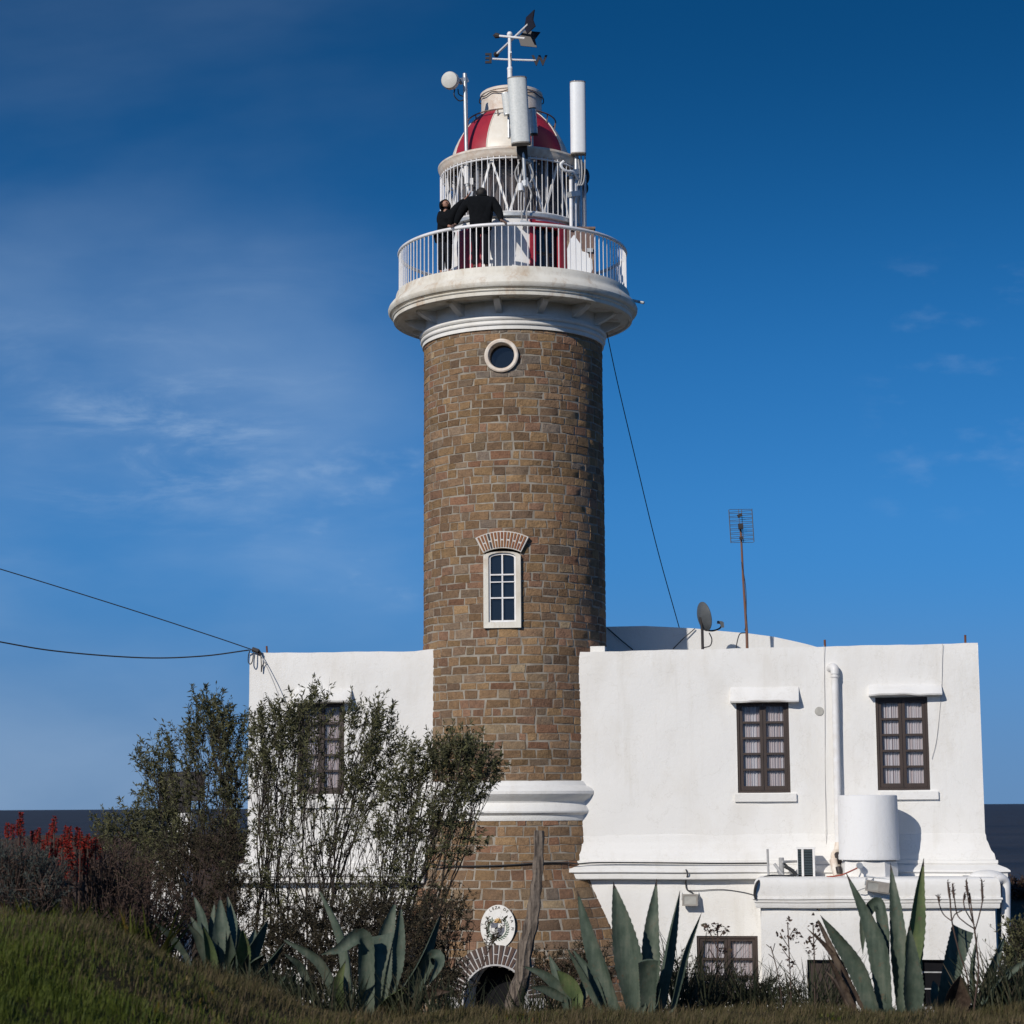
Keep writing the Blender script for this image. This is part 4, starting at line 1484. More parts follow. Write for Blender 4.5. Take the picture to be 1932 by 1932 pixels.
# thin wires down the wall
for n_, pts_ in enumerate([[(1554.7, 1217, 0.015), (1556, 1340, 0.02), (1557, 1480, 0.02), (1559, 1600, 0.05)], [(1778, 1214, 0.02), (1777, 1287, 0.02), (1774, 1330, 0.02), (1767, 1395, 0.02), (1758, 1432, 0.02)]]):
    w_ = [pt(*a) for a in pts_]
    o = MB().tube(smooth_path(w_), 0.0045, 5).build('wall_wire', M['palewire'], origin=w_[-1])
    tag(o, ['thin grey wire running straight down beside the downpipe', 'thin grey wire drooping past the rightmost window hood'][n_], 'wire', 'wires on the right wing')

# --- left wing
sC, zC = sz(471, 1232)
sD, zD = sz(824, 1228)
LW = thing('white_house', 'white plastered house wing left of the tower half hidden by willowy shrubs', 'house', W((sC + sD) / 2, 0, 0.0), 'white lighthouse keeper wings')
topL = lambda s: zC + (zD - zC) * (s - sC) / (sD - sC) + (0.05 * sstep(sD - 0.35, sD - 0.15, s))
hWL = hole(560, 648.5, 1323.5, 1498.5)
zql = lambda y: sz(650, y, 0.2)[1]
front_wall(sC, sD + 0.5, zql(1600), topL, [hWL]).build('wall', M['plaster'], LW, angle=40)
window(LW, 560, 648.5, 1323.5, 1498.5, 5)
canopy(LW, 549, 657, 1300, 1325, 0.32)
sill(LW, 553, 662, 1512, 1524)
shell(LW, sC, sD + 0.4, min(zC, zD))
belt([(d, zql(y + 7)) for d, y in PR[:4] + [(0.05, 1616), (0.06, 1622)] + PR[10:]], sC, sz(800, 1650, 0.3)[0], right=False, left=True).build('cornice', M['plaster'], LW, angle=30)
front_wall(sC - 0.15, sz(860, 1700, NL)[0], -0.6, lambda s: zql(1664), [], n0=NL).build('lower_wall', M['plaster'], LW, angle=40)
o = MB().tube([pt(504, 1233, -0.12), pt(503, 1219, -0.12)], 0.02, 8).build('roof_rod', M['rust'], origin=pt(504, 1233, -0.12))
tag(o, 'short rusty rod on the left wing parapet by the cables', 'rod', 'rods on the parapets')

# --- annexe in front of the right wing
NA = 1.55
sA0, sA1 = sz(1436, 1760, NA)[0], sz(1879, 1760, NA)[0]
zaf = lambda y: sz(1650, y, NA)[1]
AN = thing('annex', 'low white flat roofed annex with a rounded parapet in front of the right wing', 'annex', W((sA0 + sA1) / 2, NA, 0.0))
hD1, hD2 = hole(1525, 1598, 1811, 1900, NA), hole(1742, 1800, 1811, 1900, NA)
front_wall(sA0, sA1, -0.7, lambda s: zaf(1712), [hD1, hD2], n0=NA).build('wall', M['plaster'], AN, angle=40)
b = MB()
for s in (sA0, sA1):
    b.add([W(s, NL, -0.7), W(s, NA, -0.7), W(s, NA, zaf(1712)), W(s, NL, zaf(1712))], [(0, 1, 2, 3)])
b.build('side_walls', M['plaster'], AN, smooth=False)


def belt_at(prof, n0, s0, s1, back):
    g = MB()
    rows = []
    for d, z in prof:
        rows.append([W(s0 - d, n0 - back, z), W(s0 - d, n0 + d, z)] + [W(s0 + (s1 - s0) * k / 12, n0 + d + 0.004 * math.sin(k * 2.1), z + 0.005 * math.sin(k * 1.3 + d * 20)) for k in range(1, 12)] + [W(s1 + d, n0 + d, z), W(s1 + d, n0 - back, z)])
    m = len(rows[0])
    vs = [p for r in rows for p in r]
    fs = [(i * m + k, i * m + k + 1, (i + 1) * m + k + 1, (i + 1) * m + k) for i in range(len(rows) - 1) for k in range(m - 1)]
    return g.add(vs, fs)


AP = [(-0.5, 1655), (-0.05, 1655), (0.03, 1656), (0.075, 1659), (0.10, 1664), (0.105, 1672), (0.105, 1690), (0.10, 1692), (0.135, 1693), (0.14, 1696), (0.115, 1698), (0.11, 1702), (0.09, 1704), (0.085, 1711), (0.075, 1713), (-0.05, 1713.5)]
belt_at([(d, zaf(y)) for d, y in AP], NA, sA0, sA1, NA - NL - 0.02).build('parapet', M['plaster'], AN, angle=28)
MB().add([W(sA0, NL, zaf(1657)), W(sA1, NL, zaf(1657)), W(sA1, NA, zaf(1657)), W(sA0, NA, zaf(1657))], [(0, 1, 2, 3)]).build('roof', M['plaster'], AN, smooth=False)
for h, nm in ((hD1, 'door'), (hD2, 'window')):
    d = MB().box(h[0], h[1], NA - 0.18, NA - 0.12, h[2], h[3], lambda u, n, v: W(u, n, v)).build(nm, M['wood'] if nm == 'door' else M['dark'], AN, smooth=False)
    if nm == 'window':
        f = MB()
        for v in (h[2] + 0.32, h[2] + 0.62):
            f.box(h[0], h[1], NA - 0.12, NA - 0.09, v - 0.012, v + 0.012, lambda u, n, v_: W(u, n, v_))
        f.build('bar', M['greycable'], d, smooth=False)
    else:
        f = MB()
        for k in range(1, 5):
            u = h[0] + (h[1] - h[0]) * k / 5
            f.box(u - 0.01, u + 0.01, NA - 0.12, NA - 0.11, h[2], h[3], lambda a, n, v_: W(a, n, v_))
        f.build('batten', M['bark'], d, smooth=False)
# rain pipe at its right end
rp_ = [pt(1880, 1662, 1.45), pt(1889, 1658, 1.40), pt(1897, 1664, 1.35), pt(1898, 1680, 1.35), pt(1898, 1895, 1.35)]
MB().tube(smooth_path(rp_[:4]) + [rp_[4]], 0.085, 14).build('rain_pipe', M['white'], AN)
# round bump of the roof hatch
hb = pt(1862, 1657, 1.1)
MB().sphere(hb, 0.30, 20, 10, (1.2, 0.8, 0.52)).build('roof_dome', M['plaster'], AN)

# --- water tank
zt0 = zaf(1656)
tk = pt(1641, 1652, 0.85)
tb = Vector((tk.x, tk.y, zt0))
TK = thing('water_tank', 'white cylindrical water tank on a plinth standing on the annex roof', 'water tank', tb)
sc_ = (tb - CAM).dot(fwd) / F
rT = 56.5 * sc_
zt1 = P(1641, 1501, tb.y).z
zt2 = P(1641, 1622, tb.y).z
mb = MB()
mb.lathe([(rT * 0.99, zt2), (rT * 1.015, zt2 + 0.01), (rT * 1.015, zt2 + 0.09), (rT, zt2 + 0.11), (rT * 0.985, zt1 - 0.02), (rT * 0.97, zt1), (rT * 0.92, zt1 + 0.01), (rT * 0.9, zt1 - 0.04), (0.001, zt1 - 0.05)], tb.x, tb.y, 72)
mb.build('tank', M['tank'], TK, angle=30)
rP = 54 * sc_
MB().lathe([(rP, zt0), (rP, zt2 - 0.12), (rP * 0.97, zt2 - 0.03), (rP * 0.9, zt2)], tb.x, tb.y, 8, rad(22.5), rad(22.5) + 2 * PI).build('plinth', M['plaster'], TK, smooth=False)
tpp = P(1621, 1633, tb.y - rT - 0.02)
MB().tube([tpp, tpp + Vector((0, -0.09, 0))], 0.06, 10).tube([tpp + Vector((0, -0.06, 0)), tpp + Vector((0.03, -0.06, -0.14))], 0.02, 6).build('tap', M['galv'], TK)

# --- air conditioner on the annex roof
a0_, a1_ = pt(1505, 1654, 0.75), pt(1538.5, 1654, 0.75)
AC = thing('air_conditioner', 'narrow white framed air conditioner with dark grilles on the annex roof', 'air conditioner', Vector((a0_.x, a0_.y, zt0)))
wA = a1_.x - a0_.x
hA = P(1520, 1602, a0_.y).z - zt0
fA = lambda u, n, v: Vector((a0_.x, a0_.y, zt0)) + FT * u + FN * n + Vector((0, 0, v))
MB().box(0, wA, -0.30, -0.02, 0, hA, fA).build('housing', M['white'], AC, smooth=False)
fr = MB()
for u0, u1 in ((0, 0.012), (wA * 0.24, wA * 0.37), (wA * 0.88, wA)):
    fr.box(u0, u1, -0.019, 0.02, 0, hA, fA)
fr.box(-0.012, wA + 0.012, -0.31, 0.03, hA, hA + 0.03, fA)
fr.build('casing', M['white'], AC, smooth=False)
gr = MB()
for k in range(16):
    gr.box(wA * 0.37, wA * 0.88, -0.018, 0.004, 0.03 + k * hA / 17, 0.03 + k * hA / 17 + hA / 30, fA)
    gr.box(0.012, wA * 0.24, -0.018, 0.004, 0.03 + k * hA / 17, 0.03 + k * hA / 17 + hA / 30, fA)
M['tealgrille'] = plain('teal_grey_grille', (0.035, 0.055, 0.065), (0.045, 0.065, 0.075), 9, 0.5)
gr.build('grille', M['tealgrille'], AC, smooth=False)
MB().box(0.012, wA * 0.88, -0.0195, -0.0185, 0.0, hA, fA).build('well_shade', M['dark'], AC, smooth=False)  # thin near-black sheet painting the shade behind the grille slats
# loose pipe bundle left of it
pts_ = [pt(1482, 1606, 0.6), pt(1481, 1646, 0.8), pt(1470, 1652, 0.9)]
pts2 = [pt(1478, 1628, 0.6), pt(1490, 1640, 0.8), pt(1500, 1650, 0.9), pt(1482, 1653, 0.95), pt(1452, 1653, 1.0), pt(1430, 1664, 1.68), pt(1424, 1684, 1.70), pt(1426, 1696, 1.70)]
PB = thing('pipe_bundle', 'tangled grey pipes with a drooping black cable on the annex roof', 'pipes', Vector((pts_[1].x, pts_[1].y, zt0)))
MB().tube([pt(1474, 1618, 0.8), pt(1475, 1654, 0.8)], 0.05, 10).tube([pt(1448, 1602, 0.8), pt(1450, 1654, 0.8)], 0.022, 8).tube([pt(1461, 1630, 0.8), pt(1478, 1652, 0.9)], 0.03, 8).tube([pt(1476, 1626, 0.9), pt(1504, 1625, 0.5)], 0.025, 8).build('pipe', M['greycable'], PB)
MB().tube(smooth_path(pts2), 0.026, 8).tube(smooth_path([pt(1480, 1634, 0.9), pt(1494, 1642, 0.9), pt(1503, 1652, 0.9)]), 0.035, 8).build('cable', M['cable'], PB)
rc_ = [pt(1560, 1654, 1.3), pt(1575, 1653, 1.4), pt(1590, 1650, 1.5), pt(1604, 1644, 1.58), pt(1617, 1638, 1.5)]
o = MB().tube(smooth_path(rc_), 0.014, 6).build('red_hose', M['redcable'], origin=rc_[0])
tag(o, 'thin red hose rising to the tap of the white tank', 'hose')
jp = thing('drain_joint', 'black and white drain joint on the annex roof beside the white tank', 'pipe', pt(1578, 1654, 0.75))
MB().tube([pt(1572, 1622, 0.7), pt(1576, 1640, 0.8), pt(1580, 1652, 0.85)], 0.075, 12).build('elbow', M['offwhite'], jp)
MB().tube([pt(1582, 1636, 0.86), pt(1584, 1648, 0.9)], 0.06, 10).tube([pt(1580, 1612, 0.5), pt(1583, 1626, 0.7)], 0.06, 10).build('cap', M['black'], jp)


M['lenscover'] = plain('dusty_floodlight_glass', (0.22, 0.22, 0.20), (0.32, 0.31, 0.28), 7, 0.35)
# --- floodlights
def flood(label, cx, cy, w, h, n0, roll, z_only=False):
    c = pt(cx, cy, n0)
    o = thing('floodlight', label, 'floodlight', c, 'floodlights on the white walls')
    ca, sa = math.cos(roll), math.sin(roll)
    f = lambda u, n, v: c + FT * (u * ca - v * sa) + Vector((0, 0, u * sa + v * ca)) + FN * (n - v * 0.3)
    MB().box(-w / 2, w / 2, -0.10, 0.02, -h / 2, h / 2, f).build('housing', M['galv'], o, smooth=False)
    fr = MB()
    fr.box(-w / 2, w / 2, 0.021, 0.04, h / 2 - 0.03, h / 2, f).box(-w / 2, w / 2, 0.021, 0.04, -h / 2, -h / 2 + 0.03, f)
    fr.box(-w / 2, -w / 2 + 0.03, 0.021, 0.039, -h / 2 + .03, h / 2 - .03, f).box(w / 2 - 0.03, w / 2, 0.021, 0.039, -h / 2 + .03, h / 2 - .03, f)
    fr.build('bezel', M['panelcap'], o, smooth=False)
    MB().box(-w / 2 + .03, w / 2 - .03, 0.021, 0.024, -h / 2 + .03, h / 2 - .03, f).build('lens', M['lenscover'], o, smooth=False)
    MB().tube([f(-w / 2 - 0.01, -0.04, 0), f(-w / 2 - 0.01, -0.16, h * 0.8), f(w / 2 + 0.01, -0.16, h * 0.8), f(w / 2 + 0.01, -0.04, 0)], 0.012, 6).build('bracket', M['galv'], o)
    return o, f


f1, ff = flood('small square floodlight under the cornice left of the ground floor window', 1302, 1698, 0.30, 0.22, NL + 0.16, 0.0)
MB().tube(smooth_path([pt(1294, 1640, 0.44), pt(1297, 1650, 0.43), pt(1294, 1664, 0.22), pt(1296, 1678, 0.22), pt(1306, 1684, 0.24), pt(1311, 1694, 0.3)]), 0.014, 6).tube(smooth_path([pt(1297, 1680, 0.22), pt(1318, 1680, 0.215), pt(1360, 1678, 0.215), pt(1400, 1683, 0.215), pt(1428, 1690, 0.22)]), 0.007, 5).build('cable', M['cable'], f1)
f2, ff = flood('tilted double floodlight lying against the annex parapet below the tank', 1657, 1673.5, 0.46, 0.2, NA + 0.27, rad(-9))
MB().box(0.0, 0.2, 0.04, 0.06, -0.08, 0.08, ff).build('shade', M['panelcap'], f2, smooth=False)
MB().tube(smooth_path([ff(-0.22, 0, -0.05), ff(-0.3, 0.0, -0.09), ff(-0.36, -0.08, -0.13)]), 0.01, 5).tube(smooth_path([pt(1651, 1655, 1.5), pt(1645, 1660, 1.7), pt(1640, 1664, 1.75)]), 0.01, 5).build('cable', M['greycable'], f2)

# --- cable draped along the top of the cornice, across the tower
cl = [pt(812, 1630, 0.5)] + [tower(*tower_at(x, y, 0.04), 0.045) for x, y in ((850, 1634), (900, 1634), (960, 1632), (1020, 1628), (1070, 1628))] + [pt(1090, 1630, 0.34), pt(1130, 1627.5, 0.30), pt(1250, 1628, 0.30), pt(1350, 1629, 0.30), pt(1448, 1628.5, 0.30)]
o = MB().tube(smooth_path(cl, 4), 0.016, 6).build('facade_cable', M['cable'], origin=cl[0])
tag(o, 'dark cable strung across the tower foot and along the cornice top', 'cable')

# --- overhead service cables at the left corner
an = pt(482, 1227, 0.05)
SB = thing('cable_anchor', 'black insulator bracket with looping wires at the left roof corner', 'bracket', pt(491, 1233, 0.0))
MB().bar(pt(476, 1225, 0.08), pt(488, 1229, 0.08), 0.07, 0.08).bar(pt(486, 1227, 0.06), pt(492, 1236, 0.03), 0.07, 0.07).build('insulator', M['black'], SB, smooth=False)
MB().tube(smooth_path([pt(472, 1226, 0.1), pt(469, 1236, 0.14), pt(468.5, 1248, 0.16), pt(472, 1253, 0.16), pt(476, 1248, 0.14), pt(478, 1234, 0.1), pt(479, 1228, 0.08)]), 0.012, 6).tube(smooth_path([pt(492, 1236, 0.04), pt(493, 1252, 0.05), pt(493, 1268, 0.05), pt(495, 1256, 0.05), pt(499, 1250, 0.05), pt(502, 1252, 0.04)]), 0.010, 6).build('wire_loop', M['cable'], SB)
MB().tube(smooth_path([pt(492, 1235, 0.05), pt(503, 1257, 0.10), pt(515, 1284, 0.16), pt(526, 1312, 0.2)]), 0.009, 6).build('stay_wire', M['greycable'], SB)
for n_, (lab, pts_) in enumerate((('upper black service cable running straight down to the left roof corner', [(-700, 868, YT - 6.0), (-300, 985, YT - 3.6), (0, 1073.5, YT - 2.0), (240, 1148, YT - 1.1), (400, 1200, YT - 0.6), (478, 1226.5, 0)]), ('lower black service cable sagging towards the left roof corner', [(-700, 1040, YT - 6.0), (-300, 1152, YT - 3.6), (0, 1211, YT - 2.0), (120, 1230, YT - 1.5), (270, 1241, YT - 1.0), (380, 1238, YT - 0.7), (470, 1226.5, 0)]))):
    w_ = [P(x, y, Y) if Y else pt(x, y, 0.09) for x, y, Y in pts_]
    o = MB().tube(smooth_path(w_, 8), 0.011 if n_ == 0 else 0.015, 6).build('overhead_cable', M['cable'], origin=w_[-1])
    tag(o, lab, 'cable', 'overhead service cables')
# stay wire from the gallery to the roof
w_ = [PT(1140, 600, 0.5), PT(1149, 647, 0.6), PT(1168, 735, 0.9), PT(1200, 870, 1.4), PT(1240, 1035, 1.9), PT(1282, 1186, 2.3)]
o = MB().tube(smooth_path(w_, 8), 0.011, 6).build('stay_wire', M['cable'], origin=w_[-1])
tag(o, 'dark wire hanging from the gallery down to the vaulted roof', 'wire')

# --- satellite dish
zroof = min(zA, zB) - 0.3
dbp = P(1326, 1230, YT + 0.9)
SD = thing('satellite_dish', 'dark grey satellite dish seen from behind on the right wing roof', 'satellite dish', Vector((dbp.x, dbp.y, zroof)))
c = P(1327, 1163.5, YT + 0.9)
ax = Vector((0.885, 0.42, 0.20)).normalized()
sx = ax.cross(Vector((0, 0, 1))).normalized()
sy = sx.cross(ax).normalized()
prof = [(0.0005, -0.075), (0.10, -0.070), (0.2, -0.04), (0.27, 0.0), (0.30, 0.02), (0.30, 0.035), (0.27, 0.015), (0.15, -0.035), (0.0005, -0.055)]
seg = 40
vs = [c + sx * (r * 0.92 * math.cos(2 * PI * k / seg)) + sy * (r * 1.05 * math.sin(2 * PI * k / seg)) + ax * h for r, h in prof for k in range(seg)]
M['dishgrey'] = plain('dark_grey_dish_paint', (0.10, 0.11, 0.12), (0.075, 0.085, 0.095), 6, 0.5)
MB().add(vs, [(i * seg + k, i * seg + (k + 1) % seg, (i + 1) * seg + (k + 1) % seg, (i + 1) * seg + k) for i in range(len(prof) - 1) for k in range(seg)]).build('reflector', M['dishgrey'], SD, angle=30)
MB().tube([Vector((dbp.x, dbp.y, zroof)), P(1325, 1190, YT + 0.9), c - ax * 0.07], 0.03, 8).build('mast', M['black'], SD)
MB().tube(smooth_path([P(1331, 1189, YT + 0.9), P(1345, 1190, YT + 1.0), P(1357, 1186, YT + 1.05), P(1362, 1180, YT + 1.05)]), 0.018, 8).build('feed_arm', M['black'], SD)
MB().bar(P(1363, 1184, YT + 1.05), P(1362, 1174, YT + 1.05), 0.07).bar(P(1363, 1175, YT + 1.05), P(1353, 1174, YT + 1.05), 0.06).build('receiver', M['dishgrey'], SD, smooth=False)
MB().tube(smooth_path([P(1328, 1222, YT + 0.9), P(1340, 1218, YT + 1.0), P(1343, 1206, YT + 1.0), P(1338, 1194, YT + 0.95)]), 0.012, 6).build('cable', M['black'], SD)
for pp_ in ([(1308, 1186), (1290, 1204), (1270, 1224)], [(1312, 1185.5), (1296, 1202), (1276, 1224)]):
    pass
w_ = [P(1311, 1186, YT + 2.15), P(1290, 1204, YT + 2.12), P(1270, 1224, YT + 2.1)]
o = MB().tube(w_, 0.012, 6).build('roof_wire', M['cable'], origin=w_[-1])
tag(o, 'thin slanting wire on the lit part of the vaulted roof', 'wire', 'slanting wires on the vaulted roof')
w_ = [P(1146, 1185, YT + 2.15), P(1172, 1208, YT + 2.12), P(1194, 1226, YT + 2.1)]
o = MB().tube(w_, 0.014, 6).build('roof_wire', M['cable'], origin=w_[-1])
tag(o, 'thin slanting wire on the shaded part of the vaulted roof', 'wire', 'slanting wires on the vaulted roof')

# --- television antenna
tb_ = P(1410, 1228, YT + 1.2)
TV = thing('television_antenna', 'grid shaped television antenna on a thin rusty pole above the right wing', 'antenna', Vector((tb_.x, tb_.y, zroof)))
M['rustpole'] = plain('rusted_pole', (0.20, 0.075, 0.035), (0.14, 0.09, 0.075), 3, 0.8)
MB().tube([Vector((tb_.x, tb_.y, zroof)), P(1409, 1195, YT + 1.2), P(1402, 1090, YT + 1.2), P(1398, 1005, YT + 1.2), P(1396.5, 990, YT + 1.2)], [0.032, 0.03, 0.024, 0.022, 0.02], 8).build('pole', M['rustpole'], TV)
gm = MB()
g = lambda u, v: P(1375 + 43.5 * u + 4 * v, 962 + 62.5 * v - 2 * u, YT + 1.2)
for u in (0, 0.42, 0.55, 1):
    gm.tube([g(u, 0), g(u, 1)], 0.010 if u in (0, 1) else 0.007, 5)
for k in range(17):
    v = k / 16
    gm.tube([g(0.02, v + (0.012 if k % 2 else -0.012)), g(0.5, v), g(0.98, v + (-0.012 if k % 2 else 0.012))], 0.0055, 4)
gm.build('grid', M['dishgrey'], TV)
MB().bar(P(1394.5, 970, YT + 1.1), P(1397, 975, YT + 1.1), 0.10, 0.06).bar(P(1397, 988, YT + 1.1), P(1398, 998, YT + 1.1), 0.10, 0.1).bar(P(1398, 1013, YT + 1.1), P(1399, 1018, YT + 1.1), 0.07, 0.06).build('dipole', M['black'], TV, smooth=False)
MB().tube(smooth_path([P(1399, 1060, YT + 1.18), P(1407, 1110, YT + 1.18), P(1408, 1170, YT + 1.18), P(1405, 1190, YT + 1.18)]), 0.008, 5).tube(smooth_path([P(1406, 1194, YT + 1.2), P(1396, 1196, YT + 1.3), P(1391, 1210, YT + 1.3), P(1388, 1228, YT + 1.3)]), 0.012, 5).build('cable', M['cable'], TV)

# ------------------------------------------------------------------ the two people on the gallery
def skin_obj(name, verts, edges, radii, mat, parent, root=0, sub=2, mats=None):
    me = bpy.data.meshes.new(name)
    org = Vector(parent['org'])
    me.from_pydata([tuple(Vector(v) - org) for v in verts], edges, [])
    o = bpy.data.objects.new(name, me)
    COL.objects.link(o)
    md = o.modifiers.new('skin', 'SKIN')
    md.use_smooth_shade = True
    for k, r in enumerate(radii):
        sv = me.skin_vertices[0].data[k]
        sv.radius = (r, r) if not isinstance(r, tuple) else r
        sv.use_root = (k == root)
    ss = o.modifiers.new('sub', 'SUBSURF')
    ss.levels = ss.render_levels = sub
    bpy.context.view_layer.update()
    new = bpy.data.meshes.new_from_object(o.evaluated_get(bpy.context.evaluated_depsgraph_get()))
    new.name = name
    bpy.data.objects.remove(o)
    new.materials.clear()
    new.materials.append(mat)
    new.shade_smooth()
    r = bpy.data.objects.new(name, new)
    COL.objects.link(r)
    r.parent = parent
    r['org'] = tuple(org)
    return r


def person(label, foot, J, face, hood):
    """J: joint positions; one continuous body, clothes as children"""
    o = thing('person', label, 'person', foot, 'people on the lighthouse gallery')
    J = {k: Vector(v) for k, v in J.items()}
    names, verts, radii, edges = [], [], [], []

    def add(n, p, r, link=None):
        names.append(n)
        verts.append(Vector(p))
        radii.append(r)
        if link is not None:
            edges.append((names.index(link), len(names) - 1))
    add('pel', J['pel'], (0.13, 0.10))
    add('wst', J['pel'].lerp(J['chest'], 0.45), (0.125, 0.095), 'pel')
    add('chest', J['chest'], (0.15, 0.11), 'wst')
    add('neck', J['neck'], 0.055, 'chest')
    add('chin', J['neck'].lerp(J['head'], 0.55), 0.066, 'neck')
    add('head', J['head'], (0.083, 0.095), 'chin')
    add('crown', J['head'] + (J['head'] - J['neck']).normalized() * 0.09, 0.07, 'head')
    for s in 'LR':
        add('sh' + s, J['sh' + s], 0.062, 'chest')
        add('el' + s, J['el' + s], 0.042, 'sh' + s)
        add('wr' + s, J['wr' + s], 0.030, 'el' + s)
        d = (J['ha' + s] - J['wr' + s]).normalized()
        palm = J['wr' + s] + d * 0.07
        add('pa' + s, palm, 0.030, 'wr' + s)
        side = d.cross(Vector((0, 0, 1)))
        side = side.normalized() if side.length > 0.1 else Vector((1, 0, 0))
        curl = J['cu' + s].normalized() if 'cu' + s in J else Vector((0, 0, -1))
        for k, (off, ln) in enumerate(((-0.030, 0.070), (-0.010, 0.082), (0.010, 0.078), (0.030, 0.062))):
            b = palm + side * off + d * 0.035
            add(f'f{s}{k}a', b, 0.0105, 'pa' + s)
            add(f'f{s}{k}b', b + d * ln * 0.5 + curl * ln * 0.2, 0.0095, f'f{s}{k}a')
            add(f'f{s}{k}c', b + d * ln * 0.65 + curl * ln * 0.65, 0.008, f'f{s}{k}b')
        add(f't{s}a', J['wr' + s] + d * 0.035 + side * 0.04, 0.012, 'pa' + s)
        add(f't{s}b', J['wr' + s] + d * 0.075 + side * 0.066 + curl * 0.02, 0.010, f't{s}a')
        add('hip' + s, J['hip' + s], 0.088, 'pel')
        add('kn' + s, J['kn' + s], 0.058, 'hip' + s)
        add('an' + s, J['an' + s], 0.042, 'kn' + s)
        add('to' + s, J['to' + s], 0.036, 'an' + s)
    M_ = None
    skin_obj('body', verts, edges, radii, M['glove'] if hood == 'cap' else M['skin'], o, 0)
    # jacket
    jn, jv, jr, je = [], [], [], []

    def ja(n, p, r, link=None):
        jn.append(n)
        jv.append(Vector(p))
        jr.append(r)
        if link is not None:
            je.append((jn.index(link), len(jn) - 1))
    dwn = (J['pel'] - J['chest']).normalized()
    kk = 1.22 if hood == 'cap' else 1.0
    ja('hem', J['pel'] + dwn * 0.10, (0.205 * kk, 0.175 * kk))
    ja('mid', J['pel'].lerp(J['chest'], 0.35), (0.20 * kk, 0.165 * kk), 'hem')
    ja('chest', J['chest'], (0.205 * kk, 0.17 * kk), 'mid')
    ja('col', J['neck'] - (J['neck'] - J['chest']) * 0.1, 0.10, 'chest')
    ja('col2', J['neck'].lerp(J['head'], 0.5), 0.112, 'col')
    for s in 'LR':
        ja('sh' + s, J['sh' + s], 0.105 * kk, 'chest')
        ja('ua' + s, J['sh' + s].lerp(J['el' + s], 0.5) + Vector((0, 0, 0.01)), 0.090 * kk, 'sh' + s)
        ja('el' + s, J['el' + s], 0.070 * kk, 'ua' + s)
        ja('fo' + s, J['el' + s].lerp(J['wr' + s], 0.45), 0.072, 'el' + s)
        ja('cu' + s, J['el' + s].lerp(J['wr' + s], 0.92), 0.050, 'fo' + s)
    skin_obj('jacket', jv, je, jr, M['cloth'], o, 1)
    tn, tv, tr, te = ['pel'], [J['pel'] + dwn * 0.02], [(0.165, 0.125)], []
    for s in 'LR':
        b = len(tv)
        tv += [J['hip' + s], J['kn' + s], J['an' + s] + Vector((0, 0, 0.02))]
        tr += [0.115, 0.085, 0.07]
        te += [(0, b), (b, b + 1), (b + 1, b + 2)]
    skin_obj('trousers', tv, te, tr, M['denim'], o, 0)
    for s in 'LR':
        d = (J['to' + s] - J['an' + s])
        d.z = 0
        d.normalize()
        a = J['an' + s]
        g = foot.z
        b = MB()
        q = Vector((-d.y, d.x, 0))
        sec = [(-0.08, 0.035, 0.09), (-0.02, 0.04, 0.10), (0.08, 0.045, 0.075), (0.16, 0.042, 0.055), (0.20, 0.025, 0.035)]
        vs = []
        for u, w, h in sec:
            c = Vector((a.x, a.y, g)) + d * u
            vs += [c - q * w, c + q * w, c + q * w * 0.75 + Vector((0, 0, h)), c - q * w * 0.75 + Vector((0, 0, h))]
        fs = [(4 * i + k, 4 * i + (k + 1) % 4, 4 * i + 4 + (k + 1) % 4, 4 * i + 4 + k) for i in range(4) for k in range(4)] + [(3, 2, 1, 0), (16, 17, 18, 19)]
        b.add(vs, fs).build('shoe', M['black'], o, angle=60)
    # head: face, ears, hair or hood
    f_ = Vector(face).normalized()
    up = (J['head'] - J['neck']).normalized()
    rt = f_.cross(up).normalized()
    f_ = up.cross(rt).normalized()
    hc = J['head'] + up * 0.015
    fc = MB()
    fc.sphere(hc + f_ * 0.098 - up * 0.012, 0.016, 8, 6, (0.8, 1.0, 1.3))
    for s in (-1, 1):
        fc.sphere(hc + rt * 0.085 * s - up * 0.005, 0.024, 8, 6, (0.5, 0.8, 1.2))
    fc.build('nose_and_ears', M['skin'], o)
    ey = MB()
    for s in (-1, 1):
        ey.sphere(hc + f_ * 0.083 + rt * 0.032 * s + up * 0.012, 0.011, 8, 6)
    ey.sphere(hc + f_ * 0.084 - up * 0.048, 0.016, 8, 6, (1.2, 0.6, 0.35))
    ey.build('eyes_and_mouth', M['hair'], o)
    hb = MB()
    # open shell: hair / hood leaves the face free
    vs, fs = [], []
    SG, RG_ = 20, 12
    for i in range(RG_ + 1):
        th = PI * i / RG_
        for k in range(SG):
            a = 2 * PI * k / SG
            d = rt * (math.sin(th) * math.cos(a)) + up * (math.sin(th) * math.sin(a)) - f_ * math.cos(th)
            rr = 0.128 if hood == 'hood' else 0.112
            vs.append(hc - f_ * 0.015 + d * rr * (1.0 + 0.03 * math.sin(a * 3 + th * 5)) - (up * 0.03 if hood == 'hood' else up * 0.0))
    lim = int(RG_ * (0.66 if hood == 'hood' else 0.68))
    for i in range(lim):
        for k in range(SG):
            k2 = (k + 1) % SG
            fs.append((i * SG + k, (i + 1) * SG + k, (i + 1) * SG + k2, i * SG + k2))
    hb.add(vs[:(lim + 1) * SG], fs).build('hood' if hood == 'hood' else 'hair', M['cloth'] if hood == 'hood' else M['hair'], o)
    return o


Zd = Z_DK + 0.0
LR_ = lambda x, y, z: Vector((AXX + x, YT + y, Zd + z))
zra = Z_HR - Zd
ra = lambda x: -math.sqrt(RR * RR - x * x)
